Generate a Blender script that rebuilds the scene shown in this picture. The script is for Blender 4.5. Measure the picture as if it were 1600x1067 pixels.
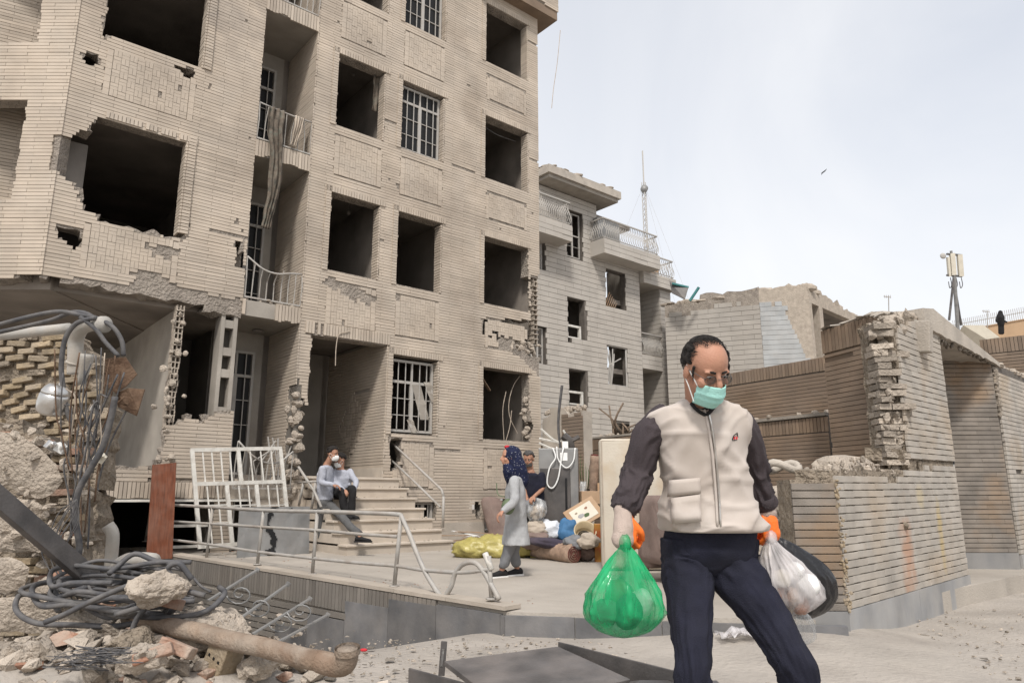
import bpy, bmesh, math, random
import numpy as np
from mathutils import Vector, Matrix, noise as mnoise
random.seed(7)
SC = bpy.context.scene
for _o in list(bpy.data.objects): bpy.data.objects.remove(_o)
COL = SC.collection
R = math.radians
# ------------------------------------------------------------------ camera
F_PX, CAM_Z, PITCH = 1120.0, 1.11, math.atan(241.5/1120.0)
cam = bpy.data.objects.new('camera', bpy.data.cameras.new('camera')); COL.objects.link(cam)
cam.data.sensor_width = 36; cam.data.lens = 36*F_PX/1600; cam.data.clip_start = .05; cam.data.clip_end = 3000
cam.location = (0, 0, CAM_Z); cam.rotation_euler = (math.pi/2+PITCH, 0, 0)
SC.camera = cam
# ------------------------------------------------------------------ sky and sun (hazy, thinly veiled daylight)
SUN_EL, SUN_AZ = R(50), R(184)         # azimuth measured clockwise from +Y: behind the camera
w = bpy.data.worlds.new('World'); SC.world = w; w.use_nodes = True
nt = w.node_tree; nt.nodes.clear()
o = nt.nodes.new('ShaderNodeOutputWorld'); bg = nt.nodes.new('ShaderNodeBackground')
sky = nt.nodes.new('ShaderNodeTexSky'); sky.sky_type = 'NISHITA'; sky.sun_disc = False
sky.sun_elevation = SUN_EL; sky.sun_rotation = SUN_AZ; sky.dust_density = 3.0; sky.air_density = 1.0
mul = nt.nodes.new('ShaderNodeMixRGB'); mul.blend_type = 'MULTIPLY'; mul.inputs[0].default_value = 1; mul.inputs[2].default_value = (.145, .145, .145, 1)
veil = nt.nodes.new('ShaderNodeMixRGB'); veil.inputs[2].default_value = (.88, .88, .885, 1)
tc = nt.nodes.new('ShaderNodeTexCoord'); nz = nt.nodes.new('ShaderNodeTexNoise'); nz.inputs['Scale'].default_value = 2.2; nz.inputs['Detail'].default_value = 6; nz.inputs['Distortion'].default_value = .6
sep = nt.nodes.new('ShaderNodeSeparateXYZ'); hz = nt.nodes.new('ShaderNodeMapRange'); hz.inputs[1].default_value = 0; hz.inputs[2].default_value = .75; hz.inputs[3].default_value = .92; hz.inputs[4].default_value = .60   # haze thins with height
rmp = nt.nodes.new('ShaderNodeMapRange'); rmp.inputs[1].default_value = .3; rmp.inputs[2].default_value = .7; rmp.inputs[3].default_value = -.13; rmp.inputs[4].default_value = .13
add = nt.nodes.new('ShaderNodeMath'); add.operation = 'ADD'; add.use_clamp = True
L = nt.links.new
L(tc.outputs['Generated'], nz.inputs['Vector']); L(nz.outputs[0], rmp.inputs[0]); L(tc.outputs['Generated'], sep.inputs[0]); L(sep.outputs[2], hz.inputs[0]); L(hz.outputs[0], add.inputs[0]); L(rmp.outputs[0], add.inputs[1]); L(add.outputs[0], veil.inputs[0])
L(sky.outputs[0], mul.inputs[1]); L(mul.outputs[0], veil.inputs[1]); L(veil.outputs[0], bg.inputs[0]); bg.inputs[1].default_value = 1.0
L(bg.outputs[0], o.inputs[0])
sun = bpy.data.objects.new('sun', bpy.data.lights.new('sun', 'SUN')); COL.objects.link(sun)
sun.data.energy = 2.5; sun.data.angle = R(8); sun.data.color = (1, .955, .90)
_sd = Vector((math.sin(SUN_AZ)*math.cos(SUN_EL), math.cos(SUN_AZ)*math.cos(SUN_EL), math.sin(SUN_EL)))
sun.rotation_euler = _sd.to_track_quat('Z', 'Y').to_euler(); sun.location = (4, -6, 20)
SC.view_settings.view_transform = 'Standard'; SC.view_settings.look = 'None'; SC.view_settings.gamma = 1
SC.view_settings.use_curve_mapping = False; SC.view_settings.exposure = .27
# ------------------------------------------------------------------ geometry helpers
_c, _s = math.cos(PITCH), math.sin(PITCH)
def ray(x, y):
    u = (x-800)/F_PX; v = (533.5-y)/F_PX
    return Vector((u, _c-v*_s, _s+v*_c))
def at(x, y, t): return Vector((0, 0, CAM_Z))+ray(x, y)*t            # point seen at photo pixel x,y at depth t metres
def onz(x, y, z): r = ray(x, y); return Vector((0, 0, CAM_Z))+r*((z-CAM_Z)/r.z)
class Frame:                                                        # a vertical wall plane: s along it, o outwards, z up
    def __init__(f, org, az):
        a = R(az); f.d = Vector((math.sin(a), math.cos(a), 0)); f.n = Vector((math.cos(a), -math.sin(a), 0)); f.o = Vector((org[0], org[1], 0))
    def __call__(f, s, z, o=0): return f.o+f.d*s+f.n*o+Vector((0, 0, z))
    def hit(f, x, y, o=0):
        r = ray(x, y); C = Vector((0, 0, CAM_Z)); P0 = f.o+f.n*o
        t = (P0-C).dot(f.n)/r.dot(f.n); P = C+r*t
        return ((P-f.o).dot(f.d), P.z)
def nz3(x, y, z=0, k=1): return mnoise.noise(Vector((x*k, y*k, z*k)))
ROOT = {}
class MB:
    def __init__(m): m.v = []; m.f = []; m.c = []; m.col = 1.0
    def add(m, vs, fs, col=None):
        b = len(m.v); m.v += [tuple(p) for p in vs]; c = m.col if col is None else col
        for f in fs: m.f.append(tuple(b+i for i in f)); m.c.append(c)
    def box(m, c, size, rot=None, col=None, taper=1):
        hx, hy, hz = size[0]/2, size[1]/2, size[2]/2
        vs = [Vector((x*hx*(taper if z > 0 else 1), y*hy*(taper if z > 0 else 1), z*hz)) for x in (-1, 1) for y in (-1, 1) for z in (-1, 1)]
        if rot is not None: vs = [rot @ p for p in vs]
        c = Vector(c); m.add([p+c for p in vs], [(0, 1, 3, 2), (4, 6, 7, 5), (0, 4, 5, 1), (2, 3, 7, 6), (0, 2, 6, 4), (1, 5, 7, 3)], col)
    def fbox(m, fr, s0, s1, z0, z1, o0, o1, col=None):             # box in a wall frame
        vs = [fr(s, z, o) for s in (s0, s1) for o in (o0, o1) for z in (z0, z1)]
        m.add(vs, [(0, 1, 3, 2), (4, 6, 7, 5), (0, 4, 5, 1), (2, 3, 7, 6), (0, 2, 6, 4), (1, 5, 7, 3)], col)
    def bar(m, a, b, wd, hg=None, up=(0, 0, 1), col=None):          # rectangular bar from a to b
        a, b = Vector(a), Vector(b); hg = hg or wd; t = (b-a).normalized(); up = Vector(up)
        if abs(t.dot(up)) > .98: up = Vector((1, 0, 0))
        x = t.cross(up).normalized()*wd/2; y = x.cross(t).normalized()*hg/2
        vs = [p+i*x+j*y for p in (a, b) for i in (-1, 1) for j in (-1, 1)]
        m.add(vs, [(0, 1, 3, 2), (4, 6, 7, 5), (0, 4, 5, 1), (2, 3, 7, 6), (0, 2, 6, 4), (1, 5, 7, 3)], col)
    def tube(m, pts, r, n=8, cap=True, col=None, flat=1.0, upv=None):
        pts = [Vector(p) for p in pts]; rs = r if isinstance(r, (list, tuple)) else [r]*len(pts)
        vs = []; px = None
        for i, p in enumerate(pts):
            t = (pts[min(i+1, len(pts)-1)]-pts[max(i-1, 0)])
            if t.length < 1e-9: t = Vector((0, 0, 1))
            t.normalize()
            if px is None:
                ref = Vector(upv) if upv else (Vector((0, 0, 1)) if abs(t.z) < .9 else Vector((1, 0, 0)))
                px = (ref-t*ref.dot(t)).normalized()
            else:
                px = (px-t*px.dot(t)); px = px.normalized() if px.length > 1e-6 else t.orthogonal().normalized()
            py = t.cross(px)
            for k in range(n):
                a = 2*math.pi*k/n; vs.append(p+px*math.cos(a)*rs[i]*flat+py*math.sin(a)*rs[i])
        fs = [(i*n+k, i*n+(k+1) % n, (i+1)*n+(k+1) % n, (i+1)*n+k) for i in range(len(pts)-1) for k in range(n)]
        if cap: fs += [tuple(reversed(range(n))), tuple(range((len(pts)-1)*n, len(pts)*n))]
        m.add(vs, fs, col)
    def rings(m, rings, cap=True, col=None):                         # list of equal-length vertex loops
        n = len(rings[0]); vs = [p for r in rings for p in r]
        fs = [(i*n+k, i*n+(k+1) % n, (i+1)*n+(k+1) % n, (i+1)*n+k) for i in range(len(rings)-1) for k in range(n)]
        if cap: fs += [tuple(reversed(range(n))), tuple(range((len(rings)-1)*n, len(rings)*n))]
        m.add(vs, fs, col)
    def ell(m, c, rad, rot=None, n=12, k=8, fn=None, col=None):       # ellipsoid, fn(unit)->radial factor
        c = Vector(c); rs = []
        for i in range(1, k):
            ph = math.pi*i/k; lp = []
            for j in range(n):
                th = 2*math.pi*j/n; u = Vector((math.sin(ph)*math.cos(th), math.sin(ph)*math.sin(th), math.cos(ph))); g = fn(u) if fn else 1
                p = Vector((u.x*rad[0]*g, u.y*rad[1]*g, u.z*rad[2]*g)); lp.append(c+(rot @ p if rot else p))
            rs.append(lp)
        tp = Vector((0, 0, rad[2]*(fn(Vector((0, 0, 1))) if fn else 1))); bt = Vector((0, 0, -rad[2]*(fn(Vector((0, 0, -1))) if fn else 1)))
        b0 = [q for r in rs for q in r]; N = len(b0); vs = b0+[c+(rot @ tp if rot else tp), c+(rot @ bt if rot else bt)]
        fs = [(i*n+j, (i+1)*n+j, (i+1)*n+(j+1) % n, i*n+(j+1) % n) for i in range(k-2) for j in range(n)]
        fs += [(N, j, (j+1) % n) for j in range(n)]+[(N+1, (k-2)*n+(j+1) % n, (k-2)*n+j) for j in range(n)]
        m.add(vs, fs, col)
    def rock(m, c, size, seed=0, rot=None, rough=.35, k=7, flatten=0, col=None):     # fractured lump: random cutting planes
        r = random.Random(seed*7.3+size[0]*991); pl = []
        for _ in range(11):
            v = Vector((r.gauss(0, 1), r.gauss(0, 1), r.gauss(0, 1))).normalized(); pl.append((v, r.uniform(.62, 1.0)))
        def fq(u):
            g = 1.15
            for v, d in pl:
                e = u.dot(v)
                if e > .05: g = min(g, d/e)
            return g*(1+(rough*.35*nz3(u.x*3.1+seed, u.y*3.1, u.z*3.1) if k > 5 else 0))
        m.ell(c, (size[0]/2, size[1]/2, size[2]/2), rot, n=int(k*1.6), k=k, fn=fq, col=col)
    def shard(m, c, size, seed=0, rot=None, n=20, col=None):           # sharp-edged fragment: hull of random points
        r = random.Random(seed*13.7+5); bm = bmesh.new()
        for _ in range(n):
            v = Vector((r.gauss(0, 1), r.gauss(0, 1), r.gauss(0, 1))).normalized(); q = max(abs(v.x), abs(v.y), abs(v.z)); v *= (.62+.38/q*.8)*r.uniform(.85, 1.05)
            v = Vector((v.x*size[0]/2, v.y*size[1]/2, v.z*size[2]/2)); bm.verts.new(rot @ v if rot else v)
        bmesh.ops.convex_hull(bm, input=bm.verts[:]); bmesh.ops.delete(bm, geom=[v for v in bm.verts if not v.link_faces], context='VERTS'); bm.verts.index_update(); c = Vector(c)
        m.add([v.co+c for v in bm.verts], [[v.index for v in f.verts] for f in bm.faces], col); bm.free()
    def sheet(m, P, nu, nv, col=None):                               # P(i,j)->point grid
        m.add([P(i, j) for i in range(nu) for j in range(nv)], [(i*nv+j, (i+1)*nv+j, (i+1)*nv+j+1, i*nv+j+1) for i in range(nu-1) for j in range(nv-1)], col)
    def build(m, name, mat, parent=None, smooth=False, kind=None, solid=0, sub=0, bevel=0):
        off = ROOT.get(parent.name, Vector()) if parent else Vector()
        me = bpy.data.meshes.new(name); me.from_pydata([tuple(Vector(p)-off) for p in m.v] if parent else m.v, [], m.f); me.validate()
        at_ = me.color_attributes.new('Col', 'FLOAT_COLOR', 'CORNER')
        cs = []
        for p, c in zip(me.polygons, m.c if len(me.polygons) == len(m.c) else [1.0]*len(me.polygons)):
            q = (c, c, c, 1.0) if isinstance(c, (int, float)) else (c[0], c[1], c[2], 1.0)
            cs += list(q)*p.loop_total
        at_.data.foreach_set('color', cs)
        if smooth: me.polygons.foreach_set('use_smooth', [True]*len(me.polygons))
        ob = bpy.data.objects.new(name, me); COL.objects.link(ob)
        me.materials.append(MAT[mat] if isinstance(mat, str) else mat)
        if parent: ob.parent = parent; ROOT[ob.name] = off
        if kind: ob['kind'] = kind
        if bevel:
            b = ob.modifiers.new('bevel', 'BEVEL'); b.width = bevel; b.segments = 2; b.limit_method = 'ANGLE'
        if solid:
            b = ob.modifiers.new('solid', 'SOLIDIFY'); b.thickness = solid; b.offset = 0
        if sub:
            b = ob.modifiers.new('sub', 'SUBSURF'); b.levels = sub; b.render_levels = sub
        return ob
def thing(name, label, cat, loc=(0, 0, 0), group=None):
    e = bpy.data.objects.new(name, None); COL.objects.link(e); e.location = loc; e.empty_display_size = .1
    e['label'] = label; e['category'] = cat
    if group: e['group'] = group
    ROOT[e.name] = Vector(loc); return e
def tag(ob, label, cat, group=None):
    ob['label'] = label; ob['category'] = cat
    if group: ob['group'] = group
    return ob
def struct(ob): ob['kind'] = 'structure'; return ob
def inpoly(x, y, P):
    r = False; j = len(P)-1
    for i in range(len(P)):
        if (P[i][1] > y) != (P[j][1] > y) and x < (P[j][0]-P[i][0])*(y-P[i][1])/(P[j][1]-P[i][1])+P[i][0]: r = not r
        j = i
    return r
def ragged(P, amp=.06, k=6):
    bx = (min(p[0] for p in P)-.2, max(p[0] for p in P)+.2, min(p[1] for p in P)-.2, max(p[1] for p in P)+.2)
    def f(s, z):
        if not (bx[0] < s < bx[1] and bx[2] < z < bx[3]): return False
        return inpoly(s+amp*nz3(s, z, 3.1, k), z+amp*nz3(s, z, 9.7, k), P)
    return f
def smooth_path(pts, n=6):                                           # Catmull-Rom through the points
    pts = [Vector(p) for p in pts]; q = [pts[0]*2-pts[1]]+pts+[pts[-1]*2-pts[-2]]; out = []
    for i in range(1, len(q)-2):
        for k in range(n):
            t = k/n; a, b, c, d = q[i-1], q[i], q[i+1], q[i+2]
            out.append(.5*((2*b)+(c-a)*t+(2*a-5*b+4*c-d)*t*t+(3*b-a-3*c+d)*t**3))
    return out+[pts[-1]]
# walls: a solid backing with openings, and a skin of separate courses in front of it
def backing(mb, fr, s0, s1, z0, z1, th, openings, rag=(), cell=.12, jit=.03, col=None):
    def lines(a, b, ed):
        n = max(1, round((b-a)/cell)); L_ = [a+(b-a)*i/n for i in range(n+1)]
        for e in ed:
            if a < e < b:
                L_ = [x for x in L_ if abs(x-e) > cell*.45 or x in (a, b)]; L_.append(e)
        return sorted(set(L_))
    S = lines(s0, s1, [e for q in openings for e in q[:2]]); Z = lines(z0, z1, [e for q in openings for e in q[2:]])
    ns, nz_ = len(S)-1, len(Z)-1; M = [[True]*nz_ for _ in range(ns)]; rg = [[False]*nz_ for _ in range(ns)]
    for i in range(ns):
        for j in range(nz_):
            a, b = (S[i]+S[i+1])/2, (Z[j]+Z[j+1])/2
            if any(q[0] < a < q[1] and q[2] < b < q[3] for q in openings): M[i][j] = False
            elif any(f(a, b) for f in rag): M[i][j] = False; rg[i][j] = True
    idx = {}; vs = []; fs = []
    def V(i, j, back):
        k = (i, j, back)
        if k not in idx:
            s, z = S[i], Z[j]
            if jit and any(0 <= a < ns and 0 <= b < nz_ and rg[a][b] for a in (i-1, i) for b in (j-1, j)):
                s += jit*2*nz3(i*1.7, j*2.3, 5+back); z += jit*2*nz3(i*2.1, j*1.3, 11+back)
            idx[k] = len(vs); vs.append(fr(s, z, -th if back else 0))
        return idx[k]
    for i in range(ns):
        for j in range(nz_):
            if not M[i][j]: continue
            for bk in (0, 1):
                q = (V(i, j, bk), V(i+1, j, bk), V(i+1, j+1, bk), V(i, j+1, bk)); fs.append(q if not bk else q[::-1])
            for (a, b, p, q) in ((i-1, j, (i, j), (i, j+1)), (i+1, j, (i+1, j+1), (i+1, j)), (i, j-1, (i+1, j), (i, j)), (i, j+1, (i, j+1), (i+1, j+1))):
                if not (0 <= a < ns and 0 <= b < nz_ and M[a][b]): fs.append((V(*p, 0), V(*q, 0), V(*q, 1), V(*p, 1)))
    mb.add(vs, fs, col)
def courses(fr, s0, s1, z0, z1, pitch, blen, gap, mask, depth=.03, soldier=False, seed=1, out=None, step=.03, o0=0.0, tone=.16, chip=.02):
    """yield clipped bricks (s0,s1,z0,z1,depth,tone) of a running bond; mask(s,z) keeps"""
    rnd = random.Random(seed); res = []; k = 0; z = z0; vg = .001 if blen < .6 else gap*.6
    while z+pitch*.6 <= z1:
        h = min(pitch, z1-z)-gap; off = (k % 2)*blen*.5+rnd.uniform(-.02, .02); s = s0-off
        while s < s1:
            b1 = s+blen-vg; a, b = max(s, s0), min(b1, s1)
            if b-a > .015:
                t = 1+rnd.gauss(0, tone*.5); dz = rnd.gauss(0, .0006); dd = depth+rnd.gauss(0, .0012)
                n = max(1, int((b-a)/step)); run = None; mid = z+h/2
                if rnd.random() < chip*.15: pass
                else:
                    for i in range(n+1):
                        ok = i < n and mask(a+(b-a)*(i+.5)/n, mid)
                        if ok and run is None: run = i
                        if not ok and run is not None:
                            ra, rb = a+(b-a)*run/n, a+(b-a)*i/n
                            if rb-ra > .02: res.append((ra, rb, z+dz, z+h+dz, dd, t))
                            run = None
            s += blen
        z += pitch; k += 1
    return res
def skin(mb, fr, bricks, o0=0.0, tonef=None):
    for (a, b, z0, z1, d, t) in bricks:
        if tonef: t = tonef((a+b)/2, (z0+z1)/2, t)
        vs = [fr(a, z0, o0+d), fr(b, z0, o0+d), fr(b, z1, o0+d), fr(a, z1, o0+d), fr(a, z0, o0-.004), fr(b, z0, o0-.004), fr(b, z1, o0-.004), fr(a, z1, o0-.004)]
        mb.add(vs, [(0, 1, 2, 3), (0, 4, 5, 1), (1, 5, 6, 2), (2, 6, 7, 3), (3, 7, 4, 0)], t)
# ------------------------------------------------------------------ materials
MAT = {}
def M(name, base, rough=.85, var=.18, vs=3.0, bump=.25, bs=60, dust=0.0, dustc=(.42, .37, .31), metal=0, stain=0, stainc=(.1, .09, .08), ss=1.2, use_col=True, dist=.004, trans=0, alpha=1, stretch=None, spec=.3, objrand=0, emit=None, c2=None, fold=0, fs=9, spots=()):
    if name.split('_')[0] in ('fabric', 'skin', 'hair', 'vest', 'headscarf', 'orange', 'glove') and name != 'fabric_blank': use_col = False
    m = bpy.data.materials.new(name); m.use_nodes = True; t = m.node_tree; N = t.nodes; Lk = t.links.new
    b = N['Principled BSDF']; b.inputs['Roughness'].default_value = rough; b.inputs['Metallic'].default_value = metal
    b.inputs['Specular IOR Level'].default_value = spec
    g = N.new('ShaderNodeNewGeometry'); vec = g.outputs['Position']
    if stretch:
        mp = N.new('ShaderNodeMapping'); mp.inputs['Scale'].default_value = stretch; Lk(vec, mp.inputs[0]); vec2 = mp.outputs[0]
    else: vec2 = vec
    def noise(sc, det=4, v=None):
        q = N.new('ShaderNodeTexNoise'); q.inputs['Scale'].default_value = sc; q.inputs['Detail'].default_value = det; Lk(v or vec, q.inputs['Vector']); return q.outputs[0]
    def mix(fac, a, c, mode='MIX'):
        q = N.new('ShaderNodeMixRGB'); q.blend_type = mode
        for sck, val in ((0, fac), (1, a), (2, c)):
            if hasattr(val, 'links') or hasattr(val, 'is_linked'): Lk(val, q.inputs[sck])
            else: q.inputs[sck].default_value = val if sck == 0 else (*val, 1)
        return q.outputs[0]
    def rng(v, a, b_, c=0, d=1):
        q = N.new('ShaderNodeMapRange'); q.inputs[1].default_value = a; q.inputs[2].default_value = b_; q.inputs[3].default_value = c; q.inputs[4].default_value = d; Lk(v, q.inputs[0]); return q.outputs[0]
    lo = tuple(x*(1-var) for x in base); hi = tuple(min(1, x*(1+var)) for x in (c2 or base))
    col = mix(rng(noise(vs, 5, vec2), .3, .7), lo, hi)
    if stain: col = mix(rng(noise(ss, 5), .5, .68, 0, stain), col, stainc)
    if dust: col = mix(rng(noise(ss*1.7+.3, 6), .38, .66, 0, dust), col, dustc)
    for (sp, sr, scl, stn) in spots:
        vm = N.new('ShaderNodeVectorMath'); vm.operation = 'SUBTRACT'; Lk(vec, vm.inputs[0]); vm.inputs[1].default_value = sp; vs_ = N.new('ShaderNodeVectorMath'); vs_.operation = 'DIVIDE'; Lk(vm.outputs[0], vs_.inputs[0]); vs_.inputs[1].default_value = sr
        ln = N.new('ShaderNodeVectorMath'); ln.operation = 'LENGTH'; Lk(vs_.outputs[0], ln.inputs[0]); sm = N.new('ShaderNodeMath'); sm.operation = 'ADD'; Lk(ln.outputs['Value'], sm.inputs[0]); Lk(rng(noise(5, 5), .2, .8, -.5, .5), sm.inputs[1])
        col = mix(rng(sm.outputs[0], 1.0, .25, 0, stn), col, scl)
    if use_col:
        a = N.new('ShaderNodeAttribute'); a.attribute_name = 'Col'; col = mix(1.0, col, a.outputs['Color'], 'MULTIPLY')
    if objrand:
        oi = N.new('ShaderNodeObjectInfo'); hs = N.new('ShaderNodeHueSaturation'); Lk(rng(oi.outputs['Random'], 0, 1, 1-objrand, 1+objrand), hs.inputs['Value']); Lk(col, hs.inputs['Color']); col = hs.outputs[0]
    Lk(col, b.inputs['Base Color'])
    if bump:
        bp = N.new('ShaderNodeBump'); bp.inputs['Strength'].default_value = bump; bp.inputs['Distance'].default_value = dist*5
        Lk(noise(bs, 6, vec2), bp.inputs['Height'])
        if fold:
            q = N.new('ShaderNodeTexNoise'); q.inputs['Scale'].default_value = fs; q.inputs['Detail'].default_value = 2; q.inputs['Distortion'].default_value = .7; mp2 = N.new('ShaderNodeMapping'); mp2.inputs['Scale'].default_value = (1, 1, .35); mp2.inputs['Rotation'].default_value = (.5, .5, .3); Lk(vec, mp2.inputs[0]); Lk(mp2.outputs[0], q.inputs['Vector'])
            ab = N.new('ShaderNodeMath'); ab.operation = 'SUBTRACT'; ab.inputs[1].default_value = .5; Lk(q.outputs[0], ab.inputs[0]); a2 = N.new('ShaderNodeMath'); a2.operation = 'ABSOLUTE'; Lk(ab.outputs[0], a2.inputs[0])
            pw = N.new('ShaderNodeMath'); pw.operation = 'POWER'; pw.inputs[1].default_value = .85; Lk(a2.outputs[0], pw.inputs[0])
            b2 = N.new('ShaderNodeBump'); b2.inputs['Strength'].default_value = 1; b2.inputs['Distance'].default_value = fold*.42; Lk(pw.outputs[0], b2.inputs['Height']); Lk(bp.outputs[0], b2.inputs['Normal']); Lk(b2.outputs[0], b.inputs['Normal'])
        else: Lk(bp.outputs[0], b.inputs['Normal'])
    if trans: b.inputs['Transmission Weight'].default_value = trans
    if alpha < 1: b.inputs['Alpha'].default_value = alpha
    if emit: b.inputs['Emission Color'].default_value = (*emit, 1); b.inputs['Emission Strength'].default_value = 1
    MAT[name] = m; return m
M('brick', (.46, .392, .318), .9, .12, 2.2, .25, 90, dust=.35, dustc=(.47, .42, .36), stain=.5, stainc=(.25, .205, .165), ss=.75, spots=(((.35, 13.7, 4.0), (.45, .45, .5), (.42, .27, .19), .5), ((-3.2, 11.3, 6.1), (.5, .5, .6), (.42, .29, .21), .35), ((-4.6, 10.6, 9.2), (.9, .9, 1.0), (.24, .21, .185), .5), ((-5.3, 10.2, 9.6), (.8, .8, .8), (.22, .19, .17), .45)))
M('joint', (.13, .115, .10), .95, .25, 5, .5, 70)
M('rough', (.27, .235, .20), .95, .3, 6, 1.0, 26, dust=.4, dist=.012)
M('plaster', (.34, .31, .27), .9, .18, 1.5, .2, 40, stain=.35, stainc=(.16, .14, .12))
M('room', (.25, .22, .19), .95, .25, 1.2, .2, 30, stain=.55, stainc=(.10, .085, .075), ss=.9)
M('plaster_dark', (.20, .18, .16), .92, .2, 1.5, .2, 40, stain=.4, stainc=(.08, .07, .06))
M('grey_brick', (.42, .39, .35), .85, .1, 1.5, .18, 60, dust=.25, dustc=(.42, .38, .33), stain=.2, stainc=(.3, .26, .22), ss=.4)
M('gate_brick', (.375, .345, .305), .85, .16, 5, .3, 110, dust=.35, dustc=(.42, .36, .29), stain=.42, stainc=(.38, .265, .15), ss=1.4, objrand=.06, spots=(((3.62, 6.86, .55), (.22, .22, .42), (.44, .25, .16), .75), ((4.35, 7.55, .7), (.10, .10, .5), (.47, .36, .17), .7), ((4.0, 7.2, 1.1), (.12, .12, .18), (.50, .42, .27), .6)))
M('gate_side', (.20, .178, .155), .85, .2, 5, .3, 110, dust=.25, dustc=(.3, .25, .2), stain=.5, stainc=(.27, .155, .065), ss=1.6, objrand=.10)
M('brown_brick', (.215, .155, .108), .88, .16, 2.5, .25, 90, dust=.32, dustc=(.245, .205, .17), stain=.45, stainc=(.16, .135, .115), ss=.6)
M('ramp_brick', (.175, .16, .142), .88, .16, 2.5, .25, 90, dust=.35, dustc=(.25, .225, .195), stain=.35, stainc=(.15, .105, .07), ss=.9)
M('cinder', (.36, .37, .37), .9, .12, 2, .35, 60, dust=.3, dustc=(.42, .40, .37))
M('concrete', (.40, .36, .31), .93, .16, 3, .5, 45, dust=.4, dustc=(.46, .41, .345), stain=.3, stainc=(.25, .22, .19))
M('rubble', (.40, .345, .285), .95, .2, 7, .9, 38, dust=.4, dustc=(.47, .41, .34), dist=.008)
M('mortar_rough', (.27, .225, .175), .97, .35, 9, 1.2, 22, dust=.35, dustc=(.40, .33, .25), dist=.015)
M('red_brick', (.31, .165, .11), .95, .25, 9, .7, 50, dust=.85, dustc=(.40, .335, .275), ss=3.5, objrand=.2)
M('yellow_brick', (.30, .235, .155), .95, .25, 8, .8, 40, dust=.65, dustc=(.31, .265, .21), ss=2.5, objrand=.22)
M('ground', (.345, .312, .275), .95, .18, 1.6, .9, 24, dust=.45, dustc=(.41, .37, .32), stain=.5, stainc=(.25, .22, .19), ss=1.3)
M('terrace', (.37, .335, .29), .9, .12, 1.6, .35, 50, dust=.4, dustc=(.43, .39, .34), stain=.45, stainc=(.28, .25, .215), ss=1.1)
M('slate', (.115, .115, .118), .6, .3, 3, .15, 40, dust=.35, dustc=(.27, .25, .23), ss=2.0, spec=.4)
M('base_stone', (.29, .29, .29), .55, .22, 2.5, .12, 40, dust=.4, dustc=(.41, .385, .35), stain=.35, stainc=(.19, .195, .20), ss=1.8, stretch=(1, 1, .3))
M('stone', (.50, .44, .37), .75, .1, 4, .15, 60, dust=.3, dustc=(.44, .39, .33), stain=.3, stainc=(.36, .29, .22))
M('white_paint', (.62, .60, .55), .6, .1, 8, .2, 60, stain=.45, stainc=(.36, .31, .26), ss=9)
M('grey_paint', (.40, .385, .36), .55, .15, 6, .2, 60, dust=.35, stain=.3, stainc=(.22, .19, .16), ss=6)
M('rail_paint', (.36, .345, .32), .5, .15, 9, .15, 80, dust=.4, dustc=(.44, .40, .35), stain=.35, stainc=(.22, .15, .10), ss=5)
M('dark_metal', (.075, .07, .068), .5, .3, 5, .15, 60, dust=.3, dustc=(.23, .20, .18), ss=2.5, metal=.2, spec=.5)
M('sheet_metal', (.24, .24, .235), .5, .15, 4, .1, 50, dust=.35, dustc=(.32, .30, .28), stain=.3, stainc=(.06, .06, .06), ss=2.4, metal=.25)
M('black', (.012, .012, .013), .6, .2, 4, .1, 50)
M('pipe_grey', (.40, .385, .355), .55, .15, 5, .2, 60, dust=.5, stain=.35, stainc=(.24, .19, .14), ss=5)
M('pipe_rust', (.25, .185, .135), .8, .3, 6, .6, 60, dust=.5, dustc=(.39, .345, .29), stain=.55, stainc=(.16, .095, .06), ss=3.5)
M('rust', (.11, .066, .042), .85, .35, 8, .5, 60, dust=.4, dustc=(.24, .165, .11), ss=6)
M('steel', (.62, .61, .59), .28, .12, 9, .12, 40, metal=.9, dust=.45, dustc=(.42, .37, .31), ss=8)
M('cable', (.075, .075, .08), .65, .25, 14, .2, 80, dust=.5, dustc=(.21, .195, .18), ss=5)
M('cable_pale', (.42, .35, .28), .7, .2, 14, .2, 80, dust=.4)
M('wood_red', (.17, .055, .026), .45, .3, 3, .1, 60, stretch=(14, 14, .5), dust=.12, ss=3)
M('wood', (.30, .19, .115), .75, .25, 4, .3, 60, stretch=(1, 8, 8), dust=.4)
M('cardboard', (.42, .275, .165), .85, .1, 5, .15, 60, dust=.2)
M('fabric_grey', (.38, .385, .39), .95, .08, 14, .35, 300, fold=.03, fs=9)
M('fabric_grey_dark', (.20, .205, .215), .95, .1, 12, .35, 260, fold=.03, fs=9)
M('fabric_lilac', (.40, .415, .47), .95, .1, 12, .35, 240, fold=.03, fs=9)
M('fabric_navy', (.014, .015, .028), .9, .25, 9, .35, 260, dust=.10, dustc=(.05, .05, .06), ss=4)
M('fabric_black', (.02, .019, .02), .92, .2, 9, .35, 240, fold=.03, fs=9)
M('fabric_plum', (.058, .047, .051), .93, .15, 9, .4, 240)
M('vest', (.53, .475, .43), .92, .08, 5, .10, 420, dust=.3, dustc=(.47, .41, .36), stain=.55, stainc=(.37, .315, .27), ss=5)
M('fabric_taupe', (.20, .145, .125), .9, .2, 5, .4, 180, dust=.4, dustc=(.30, .24, .21), ss=3, fold=.04, fs=7)
M('fabric_purple', (.05, .042, .062), .9, .2, 8, .4, 180, dust=.3, dustc=(.15, .12, .12), fold=.04, fs=7)
M('fabric_blue', (.055, .16, .31), .7, .2, 6, .3, 120, spec=.4, fold=.04, fs=7)
M('fabric_white', (.66, .68, .71), .6, .08, 6, .3, 80, spec=.4, fold=.04, fs=7)
M('fabric_beige', (.43, .365, .295), .9, .12, 6, .35, 160, dust=.3, fold=.04, fs=7)
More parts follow.
